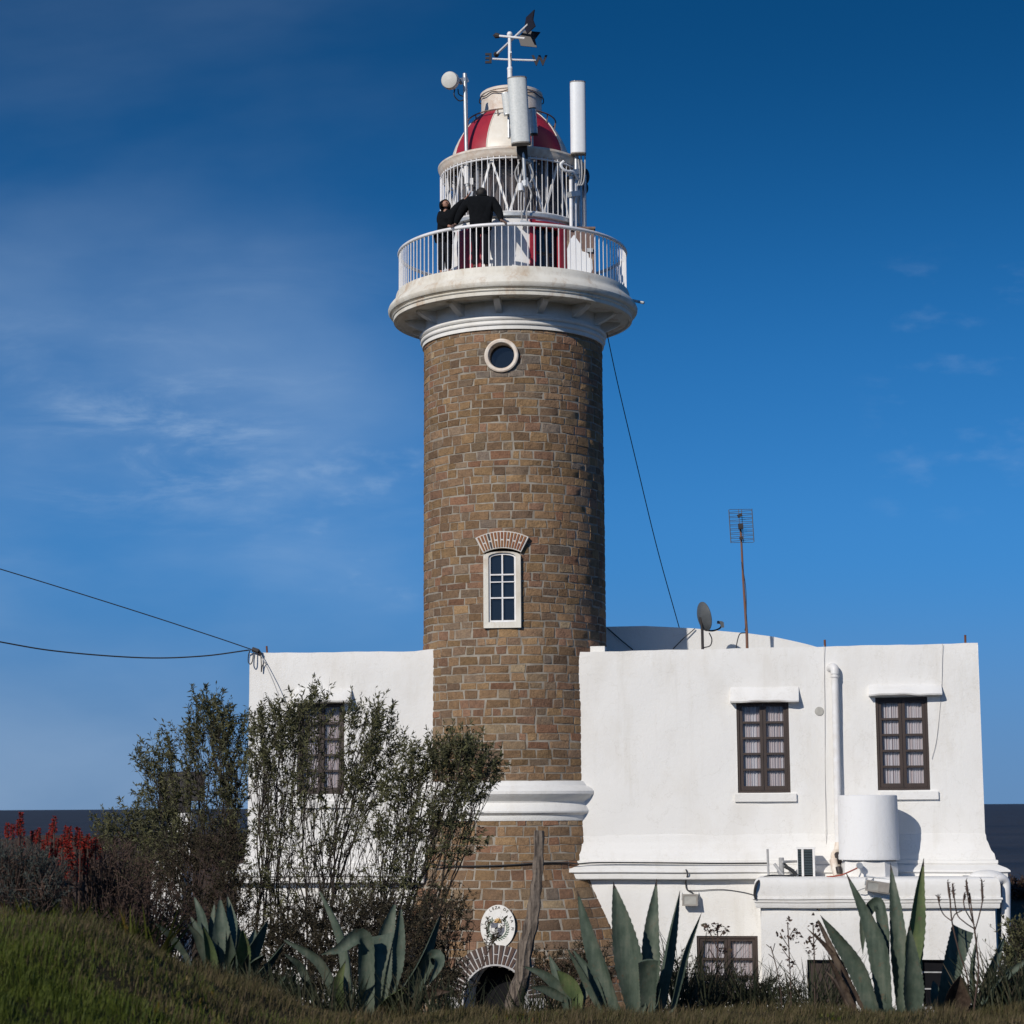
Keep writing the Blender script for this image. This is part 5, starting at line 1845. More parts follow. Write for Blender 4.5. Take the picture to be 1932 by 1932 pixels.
# person seen from behind, hands spread on the rail
xL, xR = -1.19, -0.17
J = dict(pel=LR_(-0.64, -2.10, 0.94), chest=LR_(-0.64, -2.08, 1.32), neck=LR_(-0.64, -2.01, 1.53), head=LR_(-0.63, -1.92, 1.645),
         shL=LR_(-0.89, -2.07, 1.43), shR=LR_(-0.40, -2.09, 1.43), elL=LR_(-1.08, -2.03, 1.17), elR=LR_(-0.26, -2.17, 1.17),
         wrL=LR_(xL + 0.02, ra(xL) + 0.06, zra + 0.085), wrR=LR_(xR - 0.05, ra(xR) + 0.06, zra + 0.085), haL=LR_(xL - 0.04, ra(xL) - 0.06, zra + 0.05), haR=LR_(xR + 0.05, ra(xR) - 0.08, zra + 0.03),
         hipL=LR_(-0.74, -2.10, 0.88), hipR=LR_(-0.54, -2.10, 0.88), knL=LR_(-0.75, -2.06, 0.47), knR=LR_(-0.53, -2.06, 0.47), anL=LR_(-0.76, -2.02, 0.09), anR=LR_(-0.52, -2.02, 0.09), toL=LR_(-0.78, -1.84, 0.03), toR=LR_(-0.50, -1.84, 0.03))
person('person in a black coat with back turned and both hands spread on the gallery rail', LR_(-0.64, -2.05, 0), J, (0.1, 1, -0.35), 'cap')
# second person, hooded, one arm raised to hold a phone
hp = PT(884, 369, -1.62)
hl = hp - AX - Vector((0, 0, Zd))
J = dict(pel=LR_(-1.40, -1.66, 0.86), chest=LR_(-1.38, -1.66, 1.19), neck=LR_(-1.36, -1.66, 1.38), head=LR_(-1.37, -1.67, 1.50),
         shL=LR_(-1.50, -1.56, 1.29), shR=LR_(-1.22, -1.72, 1.31), elL=LR_(-1.46, -1.78, 1.05), elR=LR_(-1.10, -1.72, 1.47),
         wrL=LR_(-1.28, -1.88, 0.98), wrR=LR_(hl.x - 0.06, hl.y, hl.z - 0.08), haL=LR_(-1.22, -1.92, 0.96), haR=LR_(hl.x, hl.y, hl.z), cuR=Vector((0.3, 0, 0.8)),
         hipL=LR_(-1.45, -1.62, 0.82), hipR=LR_(-1.33, -1.70, 0.82), knL=LR_(-1.46, -1.64, 0.44), knR=LR_(-1.31, -1.74, 0.44), anL=LR_(-1.46, -1.60, 0.09), anR=LR_(-1.31, -1.70, 0.09), toL=LR_(-1.36, -1.72, 0.03), toR=LR_(-1.19, -1.80, 0.03))
p2 = person('person in a black hooded jacket raising one arm with a phone beside the cage', LR_(-1.38, -1.65, 0), J, (0.55, -0.75, 0.25), 'hood')
o = MB().bar(hp + Vector((0.03, -0.01, -0.05)), hp + Vector((0.06, -0.01, 0.09)), 0.075, 0.012).build('phone', M['galv'], origin=hp, smooth=False)
tag(o, 'small phone held up in the raised hand on the gallery', 'phone')


# ------------------------------------------------------------------ plants
def leaf_cloud(pts, dirs, L, wr, rng, jitter=0.6, fold=0.25):
    """one diamond-shaped leaf at every point"""
    n = len(pts)
    pts = np.asarray(pts)
    d = np.asarray(dirs) + rng.normal(0, jitter, (n, 3))
    d /= np.linalg.norm(d, axis=1)[:, None] + 1e-9
    r = rng.normal(0, 1, (n, 3))
    s = np.cross(d, r)
    s /= np.linalg.norm(s, axis=1)[:, None] + 1e-9
    nn = np.cross(d, s)
    ln = L * rng.uniform(0.65, 1.25, (n, 1))
    w = ln * wr
    droop = np.zeros((n, 3))
    droop[:, 2] = -0.12
    a = pts
    b = pts + d * ln * 0.45 + s * w * 0.5 + nn * w * fold
    c = pts + d * ln + droop * ln
    e = pts + d * ln * 0.45 - s * w * 0.5 + nn * w * fold
    v = np.stack([a, b, c, e], 1).reshape(-1, 3)
    return v, [(4 * i, 4 * i + 1, 4 * i + 2, 4 * i + 3) for i in range(n)]


def shrub(name, label, cat, bases, blobs, leaf=(0.075, 0.22), per=22, limbs=4, mats=('leaf', 'bark'), group=None, seed=1, r0=0.032, droop=0.0, spread=1.0, trail=0.6, jitter=0.65):
    """bases: photo points of the stems (x, y, Y); blobs: (x, y, rx, ry, Y, depth, number of twigs)"""
    rnd = random.Random(seed)
    rng = np.random.default_rng(seed)
    B = []
    for x, y, Y in bases:
        p = P(x, y, Y)
        B.append(Vector((p.x, p.y, ground_z(p.x, p.y) - 0.05)))
    root = thing(name, label, cat, B[0] + Vector((0, 0, 0.05)), group)
    br = MB()
    lp, ld = [], []
    for (cx, cy, rx, ry, Y, dep, n) in blobs:
        base = min(B, key=lambda b: (b - P(cx, cy, Y)).length + rnd.uniform(0, 0.8))
        LB = []
        low = (cy > 1480 and len(blobs) > 8)
        for k in range(1 if low else limbs):
            a = rnd.uniform(0, 2 * PI)
            rr_ = rnd.uniform(0.2, 0.8)
            q = P(cx + rx * rr_ * math.cos(a), cy + ry * rr_ * math.sin(a), Y + dep * rnd.uniform(-0.8, 0.8))
            bs = base if k == 0 else rnd.choice([base, min(B, key=lambda b: (b - q).length)])
            bs = bs + Vector((rnd.uniform(-0.1, 0.1), rnd.uniform(-0.1, 0.1), 0))
            mid = bs.lerp(q, 0.5)
            mid.x = bs.x + (q.x - bs.x) * rnd.uniform(0.40, 0.58) + rnd.uniform(-0.12, 0.12)
            mid.z = bs.z + (q.z - bs.z) * rnd.uniform(0.46, 0.58)
            pth = bez(bs, mid, q, 9)
            for m_ in range(1, 8):
                pth[m_] += Vector((rnd.uniform(-.03, .03), rnd.uniform(-.03, .03), rnd.uniform(-.02, .02)))
            br.tube(pth, [r0 * (1 - 0.75 * i / 8) * rnd.uniform(0.8, 1.1) for i in range(9)], 5)
            LB.append(pth)
        for k in range(n):
            while True:
                u, v, w = rnd.uniform(-1, 1), rnd.uniform(-1, 1), rnd.uniform(-1, 1)
                if u * u + v * v + w * w <= 1:
                    break
            q = P(cx + rx * u, cy + ry * v, Y + dep * w)
            lb = min(rnd.sample(LB, min(2, len(LB))), key=lambda l: (l[-1] - q).length)
            st = lb[rnd.randint(3, 8)]
            ln = (q - st).length
            mid = st.lerp(q, 0.5) + Vector((rnd.uniform(-.08, .08), rnd.uniform(-.08, .08), 0.12 * ln))
            pth = bez(st, mid, q, 5)
            br.tube(pth, [0.009, 0.008, 0.006, 0.005, 0.003], 4, cap=False)
            d = (pth[-1] - pth[2]).normalized()
            d = (d + Vector((0, 0, 0.5 - droop))).normalized()
            # twig tips: a short spray of leaves
            tl = rnd.uniform(0.10, 0.28) * spread
            sub = [q + d * tl * 0.5, q + (d + Vector((rnd.uniform(-.4, .4), rnd.uniform(-.4, .4), rnd.uniform(-.1, .3)))) * tl]
            br.tube([q] + sub, [0.004, 0.003, 0.002], 3, cap=False)
            full = pth[2:] + sub
            for _ in range(int(per * rnd.choice((0.15, 0.5, 0.9, 1.3, 1.9)))):
                t = rnd.uniform(0, 1) ** trail * (len(full) - 1.001)
                i = int(t)
                p = full[i].lerp(full[i + 1], t - i)
                lp.append(tuple(p))
                ld.append(tuple(d * 0.9 + Vector((0, 0, 0.15 - droop))))
    br.build('branches', M[mats[1]], root, fix=False, angle=180)
    v, f = leaf_cloud(lp, ld, leaf[0], leaf[1], rng, jitter)
    m_ = MB()
    m_.v, m_.f = [tuple(x) for x in v], f
    m_.build('foliage', M[mats[0]], root, fix=False, smooth=False)
    return root


def forked(name, label, cat, bases, blobs, leaf, per, mats, group, seed, rt=0.0030, spray=0.22, jitter=0.7):
    """shrub whose stems fork again and again towards the twigs
    blobs: (x, y, rx, ry, Y, depth, twigs, leafiness)"""
    rnd = random.Random(seed)
    rng = np.random.default_rng(seed)
    B = []
    for x, y, Y in bases:
        p = P(x, y, Y)
        B.append(Vector((p.x, p.y, ground_z(p.x, p.y) - 0.05)))
    root = thing(name, label, cat, B[0] + Vector((0, 0, 0.05)), group)
    br = MB()
    lp, ld = [], []
    T = []
    for (cx, cy, rx, ry, Y, dep, n, lf) in blobs:
        for _ in range(n):
            while True:
                u, v, w = rnd.uniform(-1, 1), rnd.uniform(-1, 1), rnd.uniform(-1, 1)
                if u * u + v * v + w * w <= 1:
                    break
            T.append((P(cx + rx * u, cy + ry * v, Y + dep * w), lf))

    def seg(p, d, q, r0, r1, n=4):
        L = (q - p).length
        pts = bez(p, p + d * L * 0.45, q, n)
        for k in range(1, n - 1):
            pts[k] += Vector((rnd.uniform(-1, 1), rnd.uniform(-1, 1), rnd.uniform(-1, 1))) * L * 0.035
        br.tube(pts, [r0 + (r1 - r0) * k / (n - 1) for k in range(n)], 5 if r0 > 0.007 else 4, cap=False)
        return pts

    def grow(p, d, tg):
        n = len(tg)
        if n == 1:
            q, lf = tg[0]
            pts = seg(p, d, q, rt, rt * 0.5, 5)
            e = (pts[-1] - pts[-2]).normalized()
            e = (e + Vector((rnd.uniform(-.3, .3), rnd.uniform(-.3, .3), rnd.uniform(0, .35)))).normalized()
            tip = q + e * spray * rnd.uniform(0.5, 1.3)
            br.tube([q, q.lerp(tip, 0.6) + Vector((rnd.uniform(-.02, .02),) * 3), tip], [rt * 0.5, rt * 0.4, rt * 0.2], 3, cap=False)
            full = pts[2:] + [tip]
            for _ in range(int(per * lf * rnd.choice((0.25, 0.7, 1.0, 1.3, 1.8)))):
                t = rnd.uniform(0, 1) ** 0.55 * (len(full) - 1.001)
                i = int(t)
                lp.append(tuple(full[i].lerp(full[i + 1], t - i)))
                ld.append(tuple(e * 0.8 + Vector((0, 0, 0.05))))
            return
        A = np.array([tuple(q) for q, _ in tg])
        c = Vector(A.mean(0))
        f = rnd.uniform(0.20, 0.36) if n > 6 else rnd.uniform(0.3, 0.5)
        v = (c - p)
        q = p + (v * 0.72 + d * v.length * 0.28) * f
        q += Vector((rnd.uniform(-1, 1), rnd.uniform(-1, 1), rnd.uniform(-.5, .5))) * v.length * 0.03
        pts = seg(p, d, q, rt * n ** 0.42, rt * max(1, n * 0.8) ** 0.42, 4)
        nd = (pts[-1] - pts[-2]).normalized()
        w = np.linalg.svd(A - A.mean(0))[2][0] + rng.normal(0, 0.35, 3)
        pr = (A - A.mean(0)) @ w
        order = np.argsort(pr)
        k = min(n - 1, max(1, int(n * rnd.uniform(0.28, 0.72))))
        for ids in (order[:k], order[k:]):
            sub = [tg[i] for i in ids]
            cc_ = Vector(np.mean([tuple(q_) for q_, _ in sub], axis=0))
            dd = ((cc_ - q).normalized() * 0.45 + nd * 0.55).normalized()
            grow(q, dd, sub)
    groups = [[] for _ in B]
    for t in T:
        k = min(range(len(B)), key=lambda i: abs(B[i].x - (B[0].x + (t[0].x - B[0].x) * 0.25)) + rnd.uniform(0, 0.25))
        groups[k].append(t)
    for b0, tg in zip(B, groups):
        # two or three stems from every root
        m_ = 3 if len(tg) > 60 else 1
        tg.sort(key=lambda t: t[0].x + rnd.uniform(-0.5, 0.5))
        for k in range(m_):
            part = tg[len(tg) * k // m_:len(tg) * (k + 1) // m_]
            if part:
                c = Vector(np.mean([tuple(q_) for q_, _ in part], axis=0))
                d = ((c - b0).normalized() * 0.7 + Vector((0, 0, 0.5))).normalized()
                grow(b0 + Vector((rnd.uniform(-.06, .06), rnd.uniform(-.06, .06), 0)), d, part)
    br.build('branches', M[mats[1]], root, fix=False, angle=180)
    v, f = leaf_cloud(lp, ld, leaf[0], leaf[1], rng, jitter)
    m_ = MB()
    m_.v, m_.f = [tuple(x) for x in v], f
    m_.build('foliage', M[mats[0]], root, fix=False, smooth=False)
    return root


gS = 'willowy shrubs in front of the left wing'
WF = dict(leaf=(0.084, 0.25), per=25, mats=('leaf', 'bark'), group=gS)
forked('willowy_shrub', 'tall dark willowy shrub farthest left against the sky', 'shrub', [(440, 1790, 30.5), (410, 1785, 30.8)],
       [(398, 1362, 44, 58, 31.0, 0.6, 78, 1.2), (345, 1405, 40, 40, 31.2, 0.5, 40, 1.1), (435, 1410, 40, 60, 31, 0.6, 65, 1.1), (290, 1440, 42, 40, 31.4, 0.4, 42, 1), (375, 1480, 70, 50, 31, 0.6, 70, 1.0), (300, 1510, 45, 40, 31.2, .4, 40, 1), (440, 1500, 36, 60, 30.8, 0.5, 45, .9), (340, 1560, 80, 50, 31, .5, 68, .9), (430, 1600, 50, 50, 30.8, .5, 50, .8)], seed=21, **WF)
forked('willowy_shrub', 'broad willowy shrub covering the dark window of the left wing', 'shrub', [(500, 1775, 30.0), (545, 1780, 30.1)],
       [(570, 1352, 62, 34, 30.2, 0.5, 50, 1.0), (600, 1318, 40, 18, 30.2, 0.3, 11, .8), (520, 1375, 52, 50, 30.3, 0.6, 78, 1.1), (560, 1400, 44, 50, 30.0, 0.5, 40, .8), (695, 1355, 54, 32, 30.0, 0.5, 55, 1.0), (720, 1415, 50, 45, 29.9, 0.5, 57, 1.0), (680, 1440, 40, 44, 29.9, .5, 36, .8), (500, 1460, 44, 60, 30.2, 0.5, 63, 1.0), (580, 1500, 60, 45, 29.9, 0.6, 40, .8), (510, 1560, 44, 50, 30.0, 0.5, 37, .8), (690, 1490, 60, 40, 29.9, .5, 42, .9), (600, 1590, 80, 40, 29.8, .5, 25, .7), (480, 1650, 40, 40, 29.8, .5, 20, .9), (560, 1640, 70, 60, 29.9, .5, 33, .45), (640, 1680, 60, 50, 29.8, .5, 28, .5), (530, 1710, 60, 36, 29.7, .4, 28, .6)], seed=22, **WF)
forked('willowy_shrub', 'willowy shrub leaning right across the foot of the tower', 'shrub', [(675, 1785, 29.4), (715, 1790, 29.2)],
       [(862, 1418, 54, 34, 29.4, 0.5, 78, 1.15), (912, 1455, 38, 28, 29.3, 0.4, 37, 1.0), (805, 1440, 50, 40, 29.5, 0.5, 68, 1.05), (880, 1480, 54, 34, 29.3, 0.5, 60, 1.0), (760, 1490, 44, 44, 29.5, 0.5, 57, 1.0), (835, 1530, 70, 40, 29.2, 0.5, 70, .9), (770, 1570, 60, 40, 29.4, .5, 50, .8), (850, 1590, 60, 40, 29.2, 0.5, 45, .7), (790, 1640, 70, 40, 29.1, .4, 30, .7), (700, 1560, 40, 50, 29.4, .4, 27, .9), (740, 1650, 60, 50, 29.2, .4, 30, .5), (690, 1700, 50, 40, 29.2, .4, 25, .6), (800, 1700, 60, 40, 29.0, .4, 30, .6)], seed=23, **WF)
forked('bare_shrub', 'nearly leafless brown twiggy shrub between the two leafy ones before the left wing', 'shrub', [(600, 1790, 29.6), (640, 1795, 29.5)],
       [(560, 1590, 80, 60, 29.8, .5, 60, .35), (660, 1570, 70, 60, 29.6, .5, 60, .35), (750, 1600, 60, 60, 29.4, .5, 50, .35), (500, 1650, 50, 50, 29.8, .5, 36, .35), (690, 1670, 80, 50, 29.3, .5, 46, .35), (585, 1440, 34, 60, 29.9, .4, 34, .9), (640, 1400, 24, 50, 29.9, .4, 14, .8)], (0.07, 0.25), 24, ('leaf', 'bark'), gS, 29, rt=0.0032)
forked('willowy_shrub', 'low dark willowy shrub rising above the sea horizon at the left', 'shrub', [(260, 1740, 33.0), (300, 1750, 32.5)],
       [(275, 1560, 60, 46, 33, 0.5, 90, 1), (215, 1570, 44, 40, 33.2, 0.5, 60, .9), (320, 1600, 50, 60, 32.6, 0.5, 75, 1), (280, 1640, 70, 50, 32.5, 0.6, 75, 1)], seed=24, **WF)
forked('brown_thicket', 'dark brown thicket low between the two white walls at the left', 'shrub', [(400, 1790, 29.8), (440, 1790, 29.4), (350, 1780, 30.2)],
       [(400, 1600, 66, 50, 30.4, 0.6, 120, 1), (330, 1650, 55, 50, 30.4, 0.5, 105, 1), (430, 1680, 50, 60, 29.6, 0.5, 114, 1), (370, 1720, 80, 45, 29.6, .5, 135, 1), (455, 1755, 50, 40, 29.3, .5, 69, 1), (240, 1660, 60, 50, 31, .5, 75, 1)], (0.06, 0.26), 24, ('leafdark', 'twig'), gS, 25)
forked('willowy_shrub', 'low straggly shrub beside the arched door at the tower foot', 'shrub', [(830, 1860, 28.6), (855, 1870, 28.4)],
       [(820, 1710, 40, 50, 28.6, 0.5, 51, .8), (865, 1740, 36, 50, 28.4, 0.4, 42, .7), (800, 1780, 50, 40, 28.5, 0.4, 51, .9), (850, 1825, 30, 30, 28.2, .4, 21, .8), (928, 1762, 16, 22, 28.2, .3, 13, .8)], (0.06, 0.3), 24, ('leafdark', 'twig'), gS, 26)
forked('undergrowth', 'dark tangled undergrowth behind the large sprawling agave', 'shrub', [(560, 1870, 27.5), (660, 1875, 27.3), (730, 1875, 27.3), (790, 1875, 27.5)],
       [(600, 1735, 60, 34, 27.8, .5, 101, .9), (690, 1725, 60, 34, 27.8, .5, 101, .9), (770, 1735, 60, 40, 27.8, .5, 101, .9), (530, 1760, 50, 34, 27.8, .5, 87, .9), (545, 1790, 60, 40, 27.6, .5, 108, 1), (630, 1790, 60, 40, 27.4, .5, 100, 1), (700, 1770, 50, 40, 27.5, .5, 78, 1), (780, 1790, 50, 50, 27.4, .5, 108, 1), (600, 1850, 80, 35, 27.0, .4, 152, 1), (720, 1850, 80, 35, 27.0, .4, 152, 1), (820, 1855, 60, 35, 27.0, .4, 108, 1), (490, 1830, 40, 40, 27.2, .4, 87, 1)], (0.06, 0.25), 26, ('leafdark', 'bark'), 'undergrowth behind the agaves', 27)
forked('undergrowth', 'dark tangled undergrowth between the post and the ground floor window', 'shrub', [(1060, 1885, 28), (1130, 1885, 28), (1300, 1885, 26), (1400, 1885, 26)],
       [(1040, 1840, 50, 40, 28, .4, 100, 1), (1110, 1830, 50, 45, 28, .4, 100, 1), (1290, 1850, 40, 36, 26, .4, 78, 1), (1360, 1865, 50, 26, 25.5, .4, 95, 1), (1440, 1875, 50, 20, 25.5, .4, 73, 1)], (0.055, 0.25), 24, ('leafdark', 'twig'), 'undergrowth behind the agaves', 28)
# dry reddish brush on the left slope
gB = 'dry brush on the left slope'
for n_, (lab, bs, bl) in enumerate((
        ('reddish brown dry brush behind the red aloe flowers', [(200, 1740, 27.0), (240, 1745, 27)], [(190, 1640, 60, 50, 27.2, 0.6, 120), (250, 1680, 60, 55, 27.0, 0.6, 120), (140, 1690, 50, 40, 26.8, 0.5, 80), (210, 1740, 70, 40, 26.4, .5, 80)]),
        ('brown dry brush in front of the small white pillar', [(320, 1760, 28.0), (280, 1770, 27.4)], [(330, 1740, 60, 50, 27.6, 0.6, 110), (280, 1760, 50, 40, 27.0, 0.5, 90), (400, 1760, 40, 40, 27.6, .5, 60)]))):
    shrub('dry_bush', lab, 'bush', bs, bl, leaf=(0.05, 0.28), per=14, mats=('leafdry', 'twig'), group=gB, seed=40 + n_, r0=0.02, spread=0.8)
shrub('grey_bush', 'rounded grey green bush at the left edge below the red aloe flowers', 'bush', [(40, 1720, 23.5), (90, 1725, 23.5), (-40, 1720, 23.5)],
      [(30, 1640, 60, 45, 23.5, 0.5, 150), (-50, 1640, 60, 45, 23.5, 0.5, 90), (95, 1660, 40, 40, 23.4, 0.4, 100), (40, 1690, 80, 34, 23.2, .4, 110)], leaf=(0.05, 0.2), per=22, mats=('leafgrey', 'twig'), seed=51, r0=0.016, spread=0.7)
# right edge
shrub('coastal_bush', 'dark coastal bush at the right edge in front of the water', 'bush', [(1915, 1700, 70.0), (1960, 1700, 70)],
      [(1912, 1680, 26, 16, 70, 1.0, 90), (1960, 1676, 40, 20, 70, 1.2, 110)], leaf=(0.16, 0.35), per=18, mats=('leafdry', 'twig'), seed=61, r0=0.05)
shrub('garden_bush', 'dark green bush at the right edge below the annex rain pipe', 'bush', [(1915, 1890, 26.0), (1960, 1890, 26)],
      [(1918, 1800, 28, 50, 26, 0.4, 90), (1955, 1790, 34, 60, 26, 0.5, 100), (1915, 1860, 30, 40, 25.6, 0.4, 70)], leaf=(0.07, 0.3), per=20, seed=62, r0=0.018)


# ---- blades and agaves
def blade(pts, w, wprof, curl=0.35, nrm=Vector((0, -1, 0)), thick=0.25, cross=7, teeth=False):
    """fleshy leaf along pts; gutter-shaped cross-section with real thickness"""
    b = MB()
    n = len(pts)
    vs, fs = [], []
    half = cross // 2
    for i, p in enumerate(pts):
        t = (pts[min(i + 1, n - 1)] - pts[max(i - 1, 0)]).normalized()
        s = t.cross(nrm)
        s = s.normalized() if s.length > 1e-4 else Vector((1, 0, 0))
        q = s.cross(t).normalized()
        ww = w * wprof(i / (n - 1)) / 2
        if teeth and 0 < i < n - 1:
            ww *= 1.0 + (0.05 if i % 2 else -0.03)
        top, bot = [], []
        for k in range(-half, half + 1):
            x = k / half
            d = curl * ww * x * x
            th = thick * ww * (1 - x * x) + 0.002
            top.append(p + s * ww * x + q * d)
            bot.append(p + s * ww * x + q * (d - th))
        vs += top + bot[::-1]
    m = 2 * cross
    for i in range(n - 1):
        for k in range(m):
            k2 = (k + 1) % m
            fs.append((i * m + k, i * m + k2, (i + 1) * m + k2, (i + 1) * m + k))
    fs += [tuple(range(m)), tuple((n - 1) * m + k for k in range(m))]
    return b.add(vs, fs)


M['agavespine'] = plain('dark_leaf_spine', (0.035, 0.022, 0.016), (0.02, 0.014, 0.012), 10, 0.7)


def agprof(t):
    return (0.62 + 0.38 * min(1, t / 0.35)) * max(0.02, (1 - max(0, (t - 0.35) / 0.65) ** 1.6))


def cutprof(t):
    return 0.75 + 0.3 * t


def agave(label, base, Y, leaves, seed=0, group='agaves along the grass ridge', rosette=6, span=0.9):
    """leaves: (base px, tip px, width px, kind, mid px or None, depth of tip, face angle)"""
    rnd = random.Random(seed)
    p = P(base[0], base[1], Y)
    c = Vector((p.x, p.y, ground_z(p.x, p.y)))
    root = thing('agave', label, 'agave', c, group)
    sc = (c - CAM).dot(fwd) / F
    for (bx, by, tx, ty, w, kind, mid, dep, ang) in leaves:
        q0 = P(bx, by, Y + dep * 0.15)
        q2 = P(tx, ty, Y + dep)
        if mid:
            ms_ = mid if isinstance(mid[0], tuple) else ((mid[0], mid[1], 0.55),)
            pts = smooth_path([q0] + [P(x, y, Y + dep * f) for (x, y, f) in ms_] + [q2], 34 // (len(ms_) + 1))
        else:
            q1 = q0.lerp(q2, 0.5) + Vector(((q0.x - q2.x) * 0.10, 0, 0.04))
            pts = bez(q0, q1 + (q1 - q0.lerp(q2, .5)), q2, 30)
        # rooted in the ground
        d0 = (pts[0] - pts[1]).normalized()
        foot_ = c + Vector(((pts[0].x - c.x) * 0.55, (pts[0].y - c.y) * 0.5, -0.06))
        pts = bez(foot_, pts[0].lerp(foot_, 0.5) + Vector((0, 0, 0.05)), pts[0], 4)[:-1] + pts
        n_ = Vector((math.sin(ang), -math.cos(ang), 0.15)).normalized()
        prof = {'cut': cutprof, 'fold': lambda t: 0.9 * max(0.04, (1 - max(0, (t - 0.5) / 0.5) ** 2))}.get(kind, agprof)
        mat = {'dead': 'agavedead', 'young': 'agavegreen'}.get(kind, 'agave')
        o = blade(pts, w * sc, prof, 0.55 if kind != 'cut' else 0.25, n_, 0.22, 7, True).build('leaf', [M[mat], M['agavespine']], root, angle=60, fix=False)
        if kind not in ('cut', 'fold'):
            nf = len(o.data.polygons)
            for pg in o.data.polygons[nf - 2 - 14 * 2:nf - 2]:
                pg.material_index = 1
            o.data.polygons[nf - 1].material_index = 1
        if kind == 'dead':
            o['label'] = 'withered brown leaf'
        if kind == 'cut':
            o['label'] = 'leaf cut off square at the top'
    return root


gA = 'agaves along the grass ridge'
agave('small agave with upright pointed leaves at the left of the ridge', (432, 1850), 22.5, [
    (352, 1800, 289, 1739, 20, '', (325, 1765), -0.3, -0.6), (388, 1795, 365, 1688, 22, '', (383, 1735), 0.3, -0.3), (392, 1815, 352, 1740, 22, '', (378, 1772), -0.3, -0.4),
    (400, 1825, 357, 1724, 26, '', (388, 1780), 0.0, -0.2), (424, 1840, 415, 1690, 40, '', (418, 1765), 0.2, 0.15), (432, 1800, 428, 1686, 26, '', (436, 1745), 0.4, 0.5),
    (436, 1840, 449, 1742, 34, '', (448, 1800), -0.3, 0.8), (442, 1835, 457, 1751, 36, 'young', (456, 1795), -0.4, 0.4), (446, 1845, 507, 1733, 36, '', (478, 1785), -0.1, 0.9),
    (450, 1840, 482, 1750, 30, '', (470, 1790), 0.3, 0.6), (412, 1840, 405, 1700, 30, '', (404, 1770), 0.3, -0.6), (455, 1855, 500, 1800, 24, '', (480, 1815), -0.4, 0.6), (470, 1860, 540, 1775, 20, '', (508, 1815), -0.3, 0.9), (405, 1845, 382, 1745, 22, 'young', (396, 1790), -0.4, 0.1), (460, 1870, 470, 1800, 22, '', None, -0.5, 0.2), (478, 1880, 505, 1835, 16, '', None, -0.5, 0.5), (440, 1850, 434, 1760, 26, '', None, -0.45, -0.1)], 1)
agave('large sprawling agave with a folded leaf left of the leaning post', (690, 1920), 22.0, [
    (665, 1900, 598, 1670, 30, '', (648, 1775), 0.3, -0.9), (690, 1890, 606, 1801, 34, 'fold', ((690, 1830, 0.2), (688, 1778, 0.4), (672, 1768, 0.6), (640, 1790, 0.8)), -0.3, 0.2),
    (705, 1895, 747, 1696, 44, '', (722, 1790), 0.4, 0.25), (728, 1885, 757, 1706, 34, '', (748, 1790), 0.2, 0.5), (722, 1840, 716, 1765, 44, 'cut', None, 0.1, 0.1), (735, 1910, 835, 1716, 36, '', (790, 1825), -0.2, 0.9),
    (765, 1900, 808, 1860, 30, 'fold', ((800, 1825, .3), (820, 1806, .5), (826, 1820, .7)), -0.3, 0.5), (640, 1885, 527, 1768, 26, '', (605, 1815), -0.2, -0.7),
    (590, 1880, 533, 1797, 20, '', (570, 1825), -0.3, -0.5), (645, 1905, 652, 1812, 28, 'young', (640, 1860), -0.5, -0.2), (700, 1930, 770, 1860, 30, 'young', (735, 1885), -0.5, 0.6),
    (610, 1905, 565, 1840, 18, '', (590, 1868), -0.5, -0.4), (745, 1925, 850, 1870, 26, 'dead', (800, 1880), -0.5, 0.4), (548, 1900, 560, 1835, 14, '', None, -0.4, 0.2), (528, 1895, 500, 1845, 14, '', None, -0.4, 0.2),
    (515, 1895, 545, 1838, 13, '', None, -0.3, -0.3)], 2)
agave('tall agave with four broad leaves right of the leaning post', (1195, 1915), 22.5, [
    (1160, 1900, 1089, 1680, 36, '', (1118, 1780), 0.1, -0.55), (1200, 1900, 1157, 1664, 54, '', (1178, 1770), 0.0, -0.05), (1228, 1890, 1239, 1658, 36, '', (1228, 1770), 0.4, 0.0),
    (1242, 1895, 1283, 1680, 34, '', (1262, 1780), 0.1, 1.0), (1268, 1900, 1324, 1721, 18, '', (1292, 1800), 0.0, 0.8), (1135, 1905, 1068, 1786, 20, '', (1100, 1835), -0.2, -0.9), (1142, 1905, 1078, 1788, 24, '', (1116, 1840), 0.2, -0.6),
    (1222, 1900, 1222, 1812, 36, 'cut', None, -0.25, 0.1), (1210, 1900, 1165, 1812, 26, '', (1178, 1850), 0.4, 0.5), (1248, 1895, 1258, 1800, 24, '', None, 0.4, 0.5)], 3)
agave('pale low agave spreading left beside the foot of the post', (1085, 1905), 24.0, [
    (1070, 1880, 985, 1822, 20, '', (1030, 1842), -0.1, -0.2), (1065, 1885, 1000, 1862, 18, '', (1030, 1868), -0.2, -0.2), (1075, 1880, 1035, 1800, 22, '', (1052, 1838), 0.2, -0.3), (1090, 1880, 1050, 1830, 30, 'young', (1068, 1850), -0.1, -0.1), (1095, 1885, 1120, 1840, 24, '', None, 0.1, 0.4)], 4)
